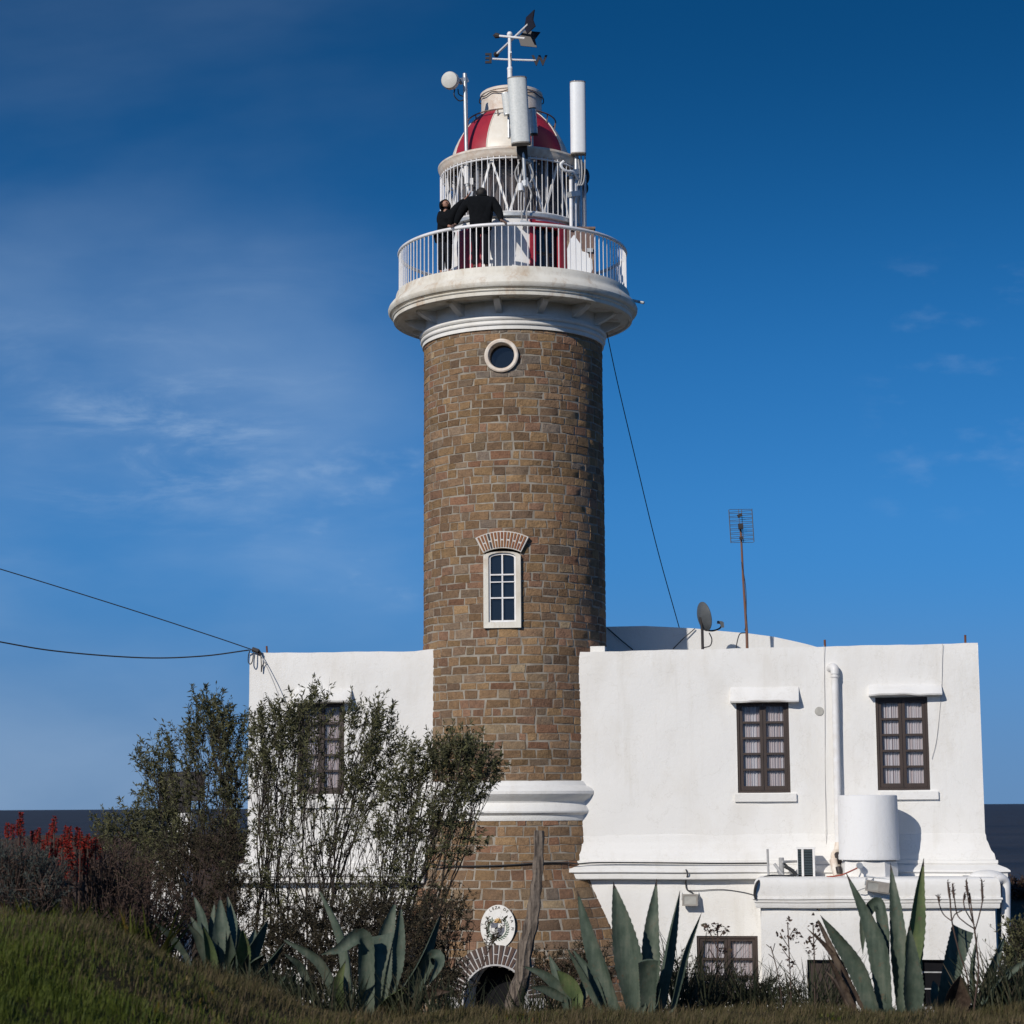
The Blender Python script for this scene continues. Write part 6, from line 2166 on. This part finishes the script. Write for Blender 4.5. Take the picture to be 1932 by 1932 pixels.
agave('tallest agave with a broken hanging leaf at the right in front of the annex', (1720, 1925), 21.0, [
    (1672, 1905, 1596, 1646, 40, '', ((1660, 1800, .3), (1638, 1735, .6)), 0.1, -0.45), (1703, 1910, 1680, 1628, 34, '', (1692, 1750), 0.3, 0.0), (1722, 1915, 1743, 1619, 42, 'young', ((1718, 1800, .3), (1726, 1740, .5), (1733, 1680, .8)), 0.0, 0.45),
    (1722, 1918, 1716, 1745, 40, '', (1720, 1835), -0.3, 0.1), (1658, 1890, 1628, 1800, 24, 'fold', ((1668, 1780, .3), (1660, 1712, .5), (1650, 1706, .6), (1633, 1730, .8), (1628, 1765, .9)), 0.3, -0.2),
    (1650, 1910, 1548, 1727, 36, '', ((1620, 1830, .3), (1580, 1770, .6)), -0.2, -0.5), (1630, 1905, 1521, 1750, 12, 'dead', (1570, 1800), -0.1, -0.3), (1615, 1910, 1543, 1735, 13, 'dead', ((1600, 1850, .3), (1570, 1790, .6), (1548, 1745, .9)), 0.3, -0.5), (1620, 1920, 1560, 1800, 13, 'dead', (1585, 1850), -0.3, -0.3),
    (1605, 1920, 1555, 1830, 11, 'dead', None, 0.2, 0.3)], 5)
agave('agave with one leaf cut square and a withered stub at the right edge', (1805, 1925), 21.5, [
    (1780, 1905, 1814, 1752, 46, 'cut', (1795, 1825), 0.2, 0.35), (1800, 1910, 1812, 1840, 52, 'dead', None, -0.3, 0.1), (1835, 1900, 1845, 1760, 22, '', (1832, 1830), 0.3, 1.2), (1838, 1905, 1898, 1760, 26, '', (1868, 1830), 0.2, 0.7), (1830, 1910, 1960, 1795, 22, '', (1885, 1850), -0.1, 0.2),
    (1845, 1915, 1905, 1830, 22, '', (1875, 1865), -0.2, 0.9), (1775, 1915, 1760, 1850, 24, '', None, 0.3, -0.6)], 6)


# ---- red aloes on the left
def aloe(label, base, Y, spikes, seed, nleaf=14):
    rnd = random.Random(seed)
    p = P(base[0], base[1], Y)
    c = Vector((p.x, p.y, ground_z(p.x, p.y)))
    root = thing('aloe', label, 'aloe', c, 'red flowering aloes')
    for k in range(nleaf):
        a = rnd.uniform(0, 2 * PI)
        L = rnd.uniform(0.35, 0.6)
        d = Vector((math.cos(a), math.sin(a), 0))
        st = c + Vector((0, 0, 0.35 + rnd.uniform(0, 0.5)))
        pts = bez(st, st + d * L * 0.5 + Vector((0, 0, 0.25)), st + d * L + Vector((0, 0, rnd.uniform(0.0, 0.35))), 8)
        blade(pts, 0.07, agprof, 0.5, Vector((0, 0, 1)), 0.3, 5).build('leaf', M['leafgrey'], root)
    MB().tube([c - Vector((0, 0, .1)), c + Vector((0.03, 0, 0.45)), c + Vector((0, 0, 0.9))], [0.07, 0.06, 0.04], 7).build('stem', M['bark'], root)
    for (x, y, h) in spikes:
        top = P(x, y, Y + rnd.uniform(-0.4, 0.4))
        sc = (top - CAM).dot(fwd) / F
        hh = h * sc
        b0 = c + Vector((0, 0, 0.6))
        stalk = bez(b0, Vector((top.x, top.y, (b0.z + top.z) / 2)), top - Vector((0, 0, hh * 0.9)), 7)
        s = MB().tube(stalk + [top], [0.014, 0.013, 0.012, 0.011, 0.010, 0.010, 0.010, 0.004], 6).build('flower_stalk', M['twig'], root)
        lp, ld = [], []
        for q in range(170):
            t = rnd.uniform(0, 1)
            a = rnd.uniform(0, 2 * PI)
            r = hh * 0.13 * (1 - t) ** 0.7
            lp.append((top.x + r * math.cos(a) * 0.5, top.y + r * math.sin(a) * 0.5, top.z - hh * (1 - t)))
            ld.append((math.cos(a) * 0.8, math.sin(a) * 0.8, 0.9 * t - 0.5))
        v, f = leaf_cloud(lp, ld, hh * 0.20, 0.34, np.random.default_rng(seed * 31 + int(x)), 0.15)
        m_ = MB()
        m_.v, m_.f = [tuple(k) for k in v], f
        m_.build('flower_spike', M['flower'], s, fix=False, smooth=False)


aloe('flowering aloe at the far left with red spikes against the water', (60, 1700), 26.0, [(14, 1553, 26), (24, 1555, 26), (36, 1546, 28), (40, 1534, 28), (43, 1566, 30)], 71)
aloe('flowering aloe with three short red spikes right of the far left one', (80, 1710), 25.6, [(61, 1568, 22), (68, 1566, 24), (74, 1563, 24)], 72, 8)
aloe('flowering aloe with its highest red spike against the water in the middle of the group', (110, 1710), 26.4, [(103, 1541, 28), (96, 1555, 26), (109, 1583, 34)], 73)
aloe('flowering aloe with a dense cluster of red spikes next to the dry brush', (150, 1720), 26.8, [(125, 1560, 30), (131, 1561, 32), (127, 1590, 30), (133, 1600, 40), (147, 1562, 34), (152, 1570, 30), (155, 1590, 40), (127, 1620, 34), (146, 1625, 36)], 74)


aloe('flowering aloe with red spikes half lost in the reddish dry brush', (178, 1735), 27.2, [(160, 1582, 26), (166, 1574, 26), (173, 1585, 30), (181, 1580, 24), (188, 1594, 26), (170, 1612, 34), (158, 1618, 30)], 75, 8)
aloe('flowering aloe with low red spikes sunk in the grey bush', (105, 1725), 25.8, [(90, 1572, 22), (97, 1590, 26), (82, 1586, 22), (115, 1600, 30), (118, 1575, 24)], 76, 8)


# ---- yellow-green strappy clumps on the left slope and spiky tufts
def tuft(name, label, cat, base, Y, n, L, w, mat, seed, spread=0.5, lean=(0, 0), rad_=0.15, group=None):
    rnd = random.Random(seed)
    p = P(base[0], base[1], Y)
    c = Vector((p.x, p.y, ground_z(p.x, p.y)))
    m_ = MB()
    for k in range(n):
        a = rnd.uniform(0, 2 * PI)
        l = L * rnd.uniform(0.55, 1.15)
        d = Vector((math.cos(a) * spread * rnd.uniform(0.1, 1) + lean[0], math.sin(a) * spread * rnd.uniform(0.1, 1) + lean[1], 1)).normalized()
        st = c + Vector((rnd.uniform(-rad_, rad_), rnd.uniform(-rad_, rad_) * 0.6, -0.03))
        pts = bez(st, st + d * l * 0.6, st + d * l + Vector((d.x, d.y, -0.25)) * l * rnd.uniform(0.05, 0.4), 6)
        s = Vector((-math.sin(a), math.cos(a), 0)).lerp(Vector((1, 0, 0)), 0.5).normalized()
        vs, fs = [], []
        for i, q in enumerate(pts):
            ww = w * (1 - i / 5) ** 0.6 / 2 + 0.0006
            vs += [q - s * ww, q + s * ww]
            if i:
                fs.append((2 * i - 2, 2 * i - 1, 2 * i + 1, 2 * i))
        m_.add(vs, fs)
    o = m_.build(name, M[mat], origin=c, fix=False, angle=180)
    return tag(o, label, cat, group)


gY = 'yellow green strappy clumps on the left slope'
for k, (x, y, Y, lab) in enumerate([(20, 1725, 20.5, 'yellow green strappy clump at the far left edge of the slope'), (70, 1730, 20.6, 'yellow green strappy clump below the grey bush'), (110, 1745, 20.2, 'yellow green strappy clump second right of the grey bush'), (165, 1740, 20.8, 'yellow green strappy clump in front of the reddish brush'), (205, 1760, 20.4, 'yellow green strappy clump right of the reddish brush'), (262, 1775, 20.5, 'bright yellow green clump on the shaded bank above the small agave')]):
    tuft('strappy_clump', lab, 'plant', (x, y), Y - 1.2, 70, 0.52, 0.026, 'leafyellow', 80 + k, 0.8, rad_=0.22, group=gY)
gT = 'spiky grey green tufts along the ridge'
SPK = [(1295, 1890, 23.5, 0.75, 'spiky tuft right of the tall agave with four leaves'), (1335, 1890, 24, 0.62, 'spiky tuft in front of the left part of the ground floor window'), (1385, 1890, 24, 0.55, 'spiky tuft in front of the right part of the ground floor window'), (1430, 1890, 24.2, 0.5, 'spiky tuft at the left corner of the annex'), (1465, 1890, 24, 0.42, 'spiky tuft below the thin weeds by the annex wall'), (1500, 1890, 24, 0.45, 'spiky tuft left of the dark annex door'), (1260, 1890, 24.5, 0.55, 'spiky tuft behind the tall agave with four leaves'), (1050, 1895, 25, 0.5, 'spiky tuft behind the pale low agave'), (1005, 1895, 24.5, 0.42, 'spiky tuft right behind the foot of the post'), (870, 1905, 24, 0.45, 'spiky tuft in front of the arched doorway'), (1560, 1895, 23.5, 0.6, 'spiky tuft in front of the dark annex door'), (1905, 1895, 21.5, 0.5, 'spiky tuft at the far right edge'), (1870, 1900, 21.5, 0.42, 'spiky tuft under the rain pipe')]
SPK += [(505, 1885, 21.6, 0.34, 'spiky tuft between the two left agaves'), (560, 1900, 21.4, 0.36, 'spiky tuft at the left foot of the large sprawling agave'), (470, 1862, 21.8, 0.30, 'spiky tuft at the right foot of the small upright agave'), (790, 1905, 21.6, 0.40, 'spiky tuft at the right foot of the large sprawling agave'), (640, 1915, 21.2, 0.3, 'spiky tuft in front of the large sprawling agave'), (395, 1838, 21.8, 0.28, 'spiky tuft at the left foot of the small upright agave')]
for k, (x, y, Y, L, lab) in enumerate(SPK):
    tuft('spiky_tuft', lab, 'plant', (x, y), Y, 110, L * 1.5, 0.018, 'spiky', 100 + k, 0.75, rad_=0.24, group=gT)


# ---- thin weeds with seed heads, dead twiggy stalks
def weed(name, label, stem, Y, side, heads, seed, r=0.008, mat='twig', head=0.035, cat='weed', group=None, headlen=None):
    rnd = random.Random(seed)
    pts = [P(x, y, Y) for x, y in stem]
    g = Vector((pts[0].x, pts[0].y, ground_z(pts[0].x, pts[0].y) - 0.03))
    root = thing(name, label, cat, g, group)
    st = MB().tube(smooth_path([g] + pts, 5), r, 6)
    tips = []
    for pl in side:
        w_ = [P(x, y, Y + rnd.uniform(-0.1, 0.1)) for x, y in pl]
        st.tube(smooth_path(w_, 5), r * 0.75, 5)
    st.build('stem', M[mat], root)
    lp, ld = [], []
    for (x, y, n, sp) in heads:
        for _ in range(n):
            lp.append(tuple(P(x + rnd.uniform(-sp, sp), y + rnd.uniform(-sp, sp) * 1.2, Y + rnd.uniform(-.06, .06))))
            ld.append((rnd.uniform(-1, 1), rnd.uniform(-1, 1), 0.3))
    if lp:
        v, f = leaf_cloud(lp, ld, head, 0.6, np.random.default_rng(seed), 0.5)
        m_ = MB()
        m_.v, m_.f = [tuple(k) for k in v], f
        m_.build('seed_heads', M['leafdry'], root, fix=False, smooth=False)
    return root


gW = 'thin weeds before the white walls'
weed('seed_weed', 'thin dark weed with clustered seed heads before the ground floor window', [(1352, 1880), (1353, 1820), (1354, 1755)], 24.2, [[(1353, 1790), (1342, 1765), (1334, 1752)], [(1354, 1775), (1366, 1755)], [(1353, 1830), (1370, 1800)], [(1353, 1815), (1338, 1790)]], [(1334, 1751, 16, 7), (1352, 1750, 16, 6), (1366, 1756, 14, 6), (1344, 1762, 10, 6), (1371, 1798, 8, 6), (1360, 1790, 8, 5)], 201, 0.008, head=0.06, group=gW)
weed('seed_weed', 'thin dark weed with drooping seed pods before the annex wall', [(1492, 1868), (1489, 1800), (1486, 1740)], 23.6, [[(1490, 1790), (1476, 1768), (1472, 1760)], [(1488, 1770), (1500, 1752), (1506, 1762)], [(1490, 1830), (1500, 1812)], [(1490, 1810), (1476, 1790)]], [(1486, 1742, 8, 6), (1473, 1765, 12, 7), (1502, 1758, 12, 8), (1488, 1765, 8, 10), (1478, 1790, 8, 6), (1500, 1775, 6, 6), (1490, 1815, 10, 8)], 202, 0.007, head=0.05, group=gW)
weed('seed_weed', 'leafless twiggy weed leaning left of the drooping seed pods', [(1474, 1880), (1466, 1830), (1454, 1785)], 23.8, [[(1462, 1810), (1450, 1800)], [(1458, 1795), (1462, 1780)], [(1466, 1830), (1476, 1812)], [(1456, 1790), (1446, 1782)]], [], 203, 0.006, group=gW)
weed('seed_weed', 'thin weed with a brown seed cluster beside the dark annex door', [(1537, 1870), (1536, 1800), (1534, 1745)], 23.2, [[(1536, 1790), (1524, 1770)], [(1536, 1780), (1546, 1762)]], [(1534, 1750, 12, 8), (1525, 1775, 12, 7), (1545, 1765, 10, 6), (1530, 1795, 12, 8), (1540, 1720, 3, 4)], 204, 0.007, head=0.055, group=gW)
ar = weed('dead_flower_stalk', 'branched dead aloe stalk with spiky brown tips before the annex parapet', [(1838, 1900), (1846, 1835), (1843, 1790), (1838, 1748)], 21.2,
          [[(1838, 1748), (1830, 1715), (1826, 1690), (1823, 1660)], [(1838, 1748), (1834, 1720), (1829, 1685)], [(1838, 1752), (1820, 1740), (1806, 1725), (1800, 1690), (1797, 1668)], [(1838, 1760), (1848, 1725), (1854, 1695), (1852, 1660)],
           [(1838, 1745), (1822, 1718), (1818, 1700), (1820, 1685)]], [], 205, 0.009, cat='dead plant', group='dead aloe stalks')
ar2 = weed('dead_flower_stalk', 'thin dead aloe stalk curving left of the branched one', [(1826, 1850), (1808, 1790), (1796, 1738), (1792, 1690), (1788, 1664)], 21.4,
           [[(1796, 1738), (1780, 1725), (1772, 1705), (1770, 1690)], [(1796, 1738), (1802, 1725), (1815, 1718)]], [], 206, 0.008, cat='dead plant', group='dead aloe stalks')
for root, tips in ((ar, [(1823, 1660, 1826, 1690), (1829, 1685, 1831, 1705), (1797, 1668, 1800, 1695), (1852, 1660, 1854, 1700), (1820, 1685, 1819, 1698)]), (ar2, [(1788, 1664, 1792, 1695), (1770, 1690, 1772, 1702)])):
    for x0, y0, x1, y1 in tips:
        m_ = MB().tube([P(x0, y0, 21.25), P((x0 + x1) / 2, (y0 + y1) / 2, 21.25), P(x1, y1, 21.25)], [0.006, 0.013, 0.010], 6)
        lp = [tuple(P(x0 + (x1 - x0) * t + random.uniform(-1.5, 1.5), y0 + (y1 - y0) * t, 21.25)) for t in [k / 20 for k in range(21)]]
        v, f = leaf_cloud(lp, [(random.uniform(-1, 1), random.uniform(-1, 1), 0.9) for _ in lp], 0.035, 0.3, np.random.default_rng(int(x0)), 0.2)
        m_.add([tuple(k) for k in v], f)
        m_.build('spiky_tip', M['twig'], root, fix=False)

# leaning driftwood post
pb = P(968, 1908, 24.5)
pb = Vector((pb.x, pb.y, ground_z(pb.x, pb.y) - 0.1))
pth = smooth_path([pb, P(969, 1900, 24.5), P(985, 1845, 24.5), P(990, 1795, 24.5), P(1003, 1740, 24.5), P(1010, 1690, 24.5), P(1016, 1640, 24.5), P(1018.5, 1567, 24.5)], 5)
nP = len(pth)
mp = MB().tube(pth, [0.128 - 0.068 * (i / (nP - 1)) ** 0.8 + 0.008 * math.sin(i * 1.7) for i in range(nP)], 16)
for i, v in enumerate(mp.v):
    k = i % 16
    a = 0.90 + 0.16 * math.sin(k * 2.4 + (i // 16) * 0.12) + (-0.22 if k in (11, 12) and i // 16 > 4 else 0)
    c = pth[min(i // 16, nP - 1)]
    mp.v[i] = tuple(c + (Vector(v) - c) * a)
o = mp.build('leaning_post', M['driftwood'], origin=pb, angle=60)
tag(o, 'crooked weathered wooden post leaning in front of the tower door', 'post')

# white pillar with dark top behind the shrubs
q = P(339, 1700, 36.0)
gp = Vector((q.x, q.y, ground_z(q.x, q.y)))
GP = thing('white_pillar', 'white pillar with a dark box on top standing behind the left shrubs', 'pillar', gp)
zt_ = P(339, 1534, 36.0).z
MB().box(gp.x - 0.19, gp.x + 0.19, gp.y - 0.19, gp.y + 0.19, gp.z - 0.2, zt_).build('shaft', M['plaster'], GP, smooth=False)
zb_ = P(339, 1625, 35.7).z
MB().box(gp.x - 0.42, gp.x + 0.10, gp.y - 0.45, gp.y - 0.20, gp.z - 0.3, zb_).build('buttress', M['plaster'], GP, smooth=False)
b0, b1 = P(303, 1512, 36.0), P(384, 1456, 36.0)
MB().box(b0.x, b1.x, gp.y - 0.2, gp.y + 0.2, b0.z, b1.z).box(b0.x + 0.12, b0.x + 0.5, gp.y - 0.15, gp.y + 0.15, zt_, b0.z).build('dark_box', M['black'], GP, smooth=False)


# ---- grass
def grass(name, label, mat, n, xr, yr, L, w, seed, accept, lean=(0.1, 0.0)):
    rng = np.random.default_rng(seed)
    vs, fs = [], []
    c = 0
    tries = 0
    while c < n and tries < n * 6:
        tries += 1
        x, y = rng.uniform(*xr), rng.uniform(*yr)
        a = accept(x, y, rng)
        if a <= 0:
            continue
        z = ground_z(x, y)
        l = L * a * rng.uniform(0.45, 1.3) * (rng.uniform(1.3, 2.0) if rng.uniform() < 0.012 else 1.0)
        t = rng.uniform(0, 2 * PI)
        dx, dy = math.cos(t) * rng.uniform(0.1, 0.75) + lean[0], math.sin(t) * rng.uniform(0.1, 0.75) + lean[1]
        sx_, sy_ = -math.sin(t) * w / 2, math.cos(t) * w / 2
        k = len(vs)
        vs += [(x - sx_, y - sy_, z - 0.01), (x + sx_, y + sy_, z - 0.01), (x + dx * l * 0.35 + sx_ * 0.7, y + dy * l * 0.35 + sy_ * 0.7, z + l * 0.6), (x + dx * l * 0.35 - sx_ * 0.7, y + dy * l * 0.35 - sy_ * 0.7, z + l * 0.6), (x + dx * l, y + dy * l, z + l * (1.0 - 0.25 * abs(dx)))]
        fs += [(k, k + 1, k + 2, k + 3), (k + 3, k + 2, k + 4)]
        c += 1
    m_ = MB()
    m_.v, m_.f = vs, fs
    o = m_.build(name, M[mat], fix=False, angle=180)
    return tag(o, label, 'grass', None, 'stuff')


def in_view(x, y):
    return abs(x) < y * 0.33 + 0.6


def tussock(x, y):
    return 0.5 + 0.5 * math.sin(x * 3.7 + 1.3 * math.sin(y * 2.9)) * math.sin(y * 3.3 + 1.1 * math.sin(x * 2.3))


def lawnzone(x, y):
    """the mown green patch lies nearest the camera at the left"""
    return sstep(16.3, 13.2, y + 1.6 * (tussock(x * 0.45 + 3, y * 0.45) - 0.5) + 0.25 * (x + 3) + 0.5 * math.sin(x * 1.9))


grass('green_grass', 'short bright green grass on the near left mound', 'lawn', 76000, (-6.4, 1.0), (8.5, 17.5), 0.085, 0.0065, 301, lambda x, y, r: (0.8 + 0.5 * tussock(x, y)) if in_view(x, y) and r.uniform() < lawnzone(x, y) + 0.10 else 0)
grass('dry_grass', 'long straw coloured grass along the crest of the ridge', 'drygrass', 118000, (-7.4, 8.0), (12.5, 22.0), 0.098, 0.0058, 302, lambda x, y, r: (0.35 + 1.25 * tussock(x, y) ** 2) if in_view(x, y) and r.uniform() < 0.92 - lawnzone(x, y) and not (x > 0 and y < 15) else 0, (0.25, 0.0))
grass('slope_grass', 'rough dark grass on the bank around the agaves and shrubs', 'drygrass', 36000, (-10.5, 11.0), (22.0, 34.0), 0.17, 0.010, 303, lambda x, y, r: (0.5 + 0.8 * tussock(x, y)) if abs(x) < y * 0.34 else 0, (0.15, 0.0))

grass('bank_weeds', 'scattered broad leaved weeds in the turf of the left mound', 'leafyellow', 2600, (-5.5, 3.0), (10.5, 20.5), 0.055, 0.022, 304, lambda x, y, r: (0.6 + 0.6 * r.uniform()) if in_view(x, y) and math.sin(x * 2.9 + 2 * math.sin(y * 1.7)) * math.sin(y * 2.3 + x) > 0.35 else 0, (0.0, 0.0))

# ------------------------------------------------------------------ daylight
SUN_EL, SUN_AZ = rad(28), rad(34)       # the sun stands behind the camera, 34 degrees to its left
S = Vector((-math.sin(SUN_AZ) * math.cos(SUN_EL), -math.cos(SUN_AZ) * math.cos(SUN_EL), math.sin(SUN_EL)))
sd = bpy.data.lights.new('sun', 'SUN')
sd.energy = 3.48
sd.angle = rad(0.53)
sd.color = (1.0, 0.935, 0.845)
so_ = bpy.data.objects.new('sun', sd)
COL.objects.link(so_)
so_.rotation_euler = S.to_track_quat('Z', 'Y').to_euler()
so_.location = (-20, -30, 30)

world = bpy.data.worlds.new('World')
scene.world = world
world.use_nodes = True
nt = world.node_tree
bg = nt.nodes['Background']
sky = nt.nodes.new('ShaderNodeTexSky')
sky.sky_type = 'NISHITA'
sky.sun_disc = False
sky.sun_elevation = SUN_EL
sky.sun_rotation = math.atan2(S.x, S.y)
sky.altitude = 0
sky.air_density = 1.0
sky.dust_density = 0.2
sky.ozone_density = 3.0
tc = nt.nodes.new('ShaderNodeTexCoord')
sp = nt.nodes.new('ShaderNodeSeparateXYZ')
nt.links.new(tc.outputs['Generated'], sp.inputs['Vector'])


def mth(op, a, b=None, c=None):
    n = nt.nodes.new('ShaderNodeMath')
    n.operation = op
    for k, v in enumerate((a, b, c)):
        if v is None:
            continue
        if isinstance(v, (int, float)):
            n.inputs[k].default_value = v
        else:
            nt.links.new(v, n.inputs[k])
    return n.outputs[0]


def mrange(v, a, b):
    n = nt.nodes.new('ShaderNodeMapRange')
    n.interpolation_type = 'SMOOTHSTEP'
    n.inputs[1].default_value, n.inputs[2].default_value = a, b
    nt.links.new(v, n.inputs[0])
    return n.outputs[0]


# polarised-looking sky: deepen and saturate the physical sky
gm_ = nt.nodes.new('ShaderNodeGamma')
gm_.inputs['Gamma'].default_value = 1.0
hs = nt.nodes.new('ShaderNodeHueSaturation')
hs.inputs['Saturation'].default_value = 1.42
hs.inputs['Hue'].default_value = 0.503
# look the sky up higher than the true elevation: a dry polarised sky without a yellow horizon
z0_ = mth('MAXIMUM', sp.outputs['Z'], 0.0)
zz = mth('MULTIPLY_ADD', mth('MULTIPLY', z0_, z0_), 4.9, 0.27)
cv = nt.nodes.new('ShaderNodeCombineXYZ')
nt.links.new(sp.outputs['X'], cv.inputs[0])
nt.links.new(sp.outputs['Y'], cv.inputs[1])
nt.links.new(zz, cv.inputs[2])
nv_ = nt.nodes.new('ShaderNodeVectorMath')
nv_.operation = 'NORMALIZE'
nt.links.new(cv.outputs[0], nv_.inputs[0])
nt.links.new(nv_.outputs[0], sky.inputs['Vector'])
nt.links.new(sky.outputs['Color'], gm_.inputs['Color'])
nt.links.new(gm_.outputs['Color'], hs.inputs['Color'])
# high thin cirrus to the left
yy = mth('MAXIMUM', sp.outputs['Y'], 0.02)
u = mth('DIVIDE', sp.outputs['X'], yy)
v = mth('DIVIDE', sp.outputs['Z'], yy)
cx = nt.nodes.new('ShaderNodeCombineXYZ')
nt.links.new(u, cx.inputs[0])
nt.links.new(v, cx.inputs[1])


def cloud(scale, sx_, sy_, rot, lo, hi, detail, rough, dist=0.0):
    mp = nt.nodes.new('ShaderNodeMapping')
    mp.inputs['Scale'].default_value = (sx_, sy_, 1)
    mp.inputs['Rotation'].default_value = (0, 0, rot)
    nt.links.new(cx.outputs[0], mp.inputs['Vector'])
    n = nt.nodes.new('ShaderNodeTexNoise')
    n.inputs['Scale'].default_value = scale
    n.inputs['Detail'].default_value = detail
    n.inputs['Roughness'].default_value = rough
    n.inputs['Distortion'].default_value = dist
    nt.links.new(mp.outputs[0], n.inputs['Vector'])
    return mrange(n.outputs['Fac'], lo, hi)


veil = cloud(5.0, 0.6, 1.3, -0.3, 0.34, 0.74, 6, 0.5, 0.2)
wisp = cloud(13.0, 0.55, 1.9, 0.25, 0.45, 0.85, 9, 0.62, 0.35)
left = mrange(u, 0.03, -0.13)
band = mth('MULTIPLY', mrange(v, 0.08, 0.15), mrange(v, 0.30, 0.20))
puff = cloud(24.0, 0.8, 1.7, 0.15, 0.52, 0.74, 6, 0.55)
streak = cloud(20.0, 0.42, 1.9, 0.32, 0.42, 0.78, 10, 0.66, 0.5)
sb_ = mth('MULTIPLY', mth('MULTIPLY', mrange(u, -0.26, -0.20), mrange(u, -0.09, -0.14)), mth('MULTIPLY', mrange(v, 0.13, 0.165), mrange(v, 0.225, 0.19)))
pm_ = mth('MULTIPLY', mth('MULTIPLY', mrange(u, -0.14, -0.09), mrange(u, -0.02, -0.05)), mth('MULTIPLY', mrange(v, 0.09, 0.11), mrange(v, 0.19, 0.16)))
pr_ = mth('MULTIPLY', mrange(u, 0.16, 0.2), mth('MULTIPLY', mrange(v, 0.13, 0.15), mrange(v, 0.28, 0.25)))
vl = mth('MULTIPLY', veil, mth('MULTIPLY_ADD', mrange(v, 0.36, 0.20), 0.23, 0.11))
a = mth('MULTIPLY', mth('ADD', mth('ADD', vl, mth('MULTIPLY', streak, mth('MULTIPLY', sb_, 0.42))), mth('MULTIPLY', mth('MULTIPLY', wisp, band), 0.24)), left)
b = mth('MULTIPLY', puff, mth('ADD', mth('MULTIPLY', pm_, 0.28), mth('MULTIPLY', pr_, 0.12)))
ca_ = mth('MINIMUM', mth('ADD', a, b), 0.6)
mxc = nt.nodes.new('ShaderNodeMix')
mxc.data_type = 'RGBA'
nt.links.new(ca_, mxc.inputs[0])
nt.links.new(mth('MULTIPLY_ADD', mrange(z0_, -0.02, 0.12), 0.24, 1.13), hs.inputs['Saturation'])
nt.links.new(mth('MULTIPLY', mth('MULTIPLY_ADD', mrange(z0_, -0.02, 0.15), 0.36, 0.66), mth('MULTIPLY_ADD', mrange(z0_, 0.20, 0.38), -0.25, 1.0)), hs.inputs['Value'])
nt.links.new(hs.outputs['Color'], mxc.inputs[6])
mxc.inputs[7].default_value = (3.7, 4.9, 6.5, 1)
nt.links.new(mxc.outputs[2], bg.inputs['Color'])
bg.inputs['Strength'].default_value = 0.117

vs_ = scene.view_settings
scene.display_settings.display_device = 'sRGB'
vs_.view_transform = 'Standard'
vs_.look = 'None'
vs_.exposure = 0.0
vs_.gamma = 1.0
vs_.use_curve_mapping = False
scene.cycles.use_denoising = True
scene.cycles.max_bounces = 6
scene.cycles.transparent_max_bounces = 12
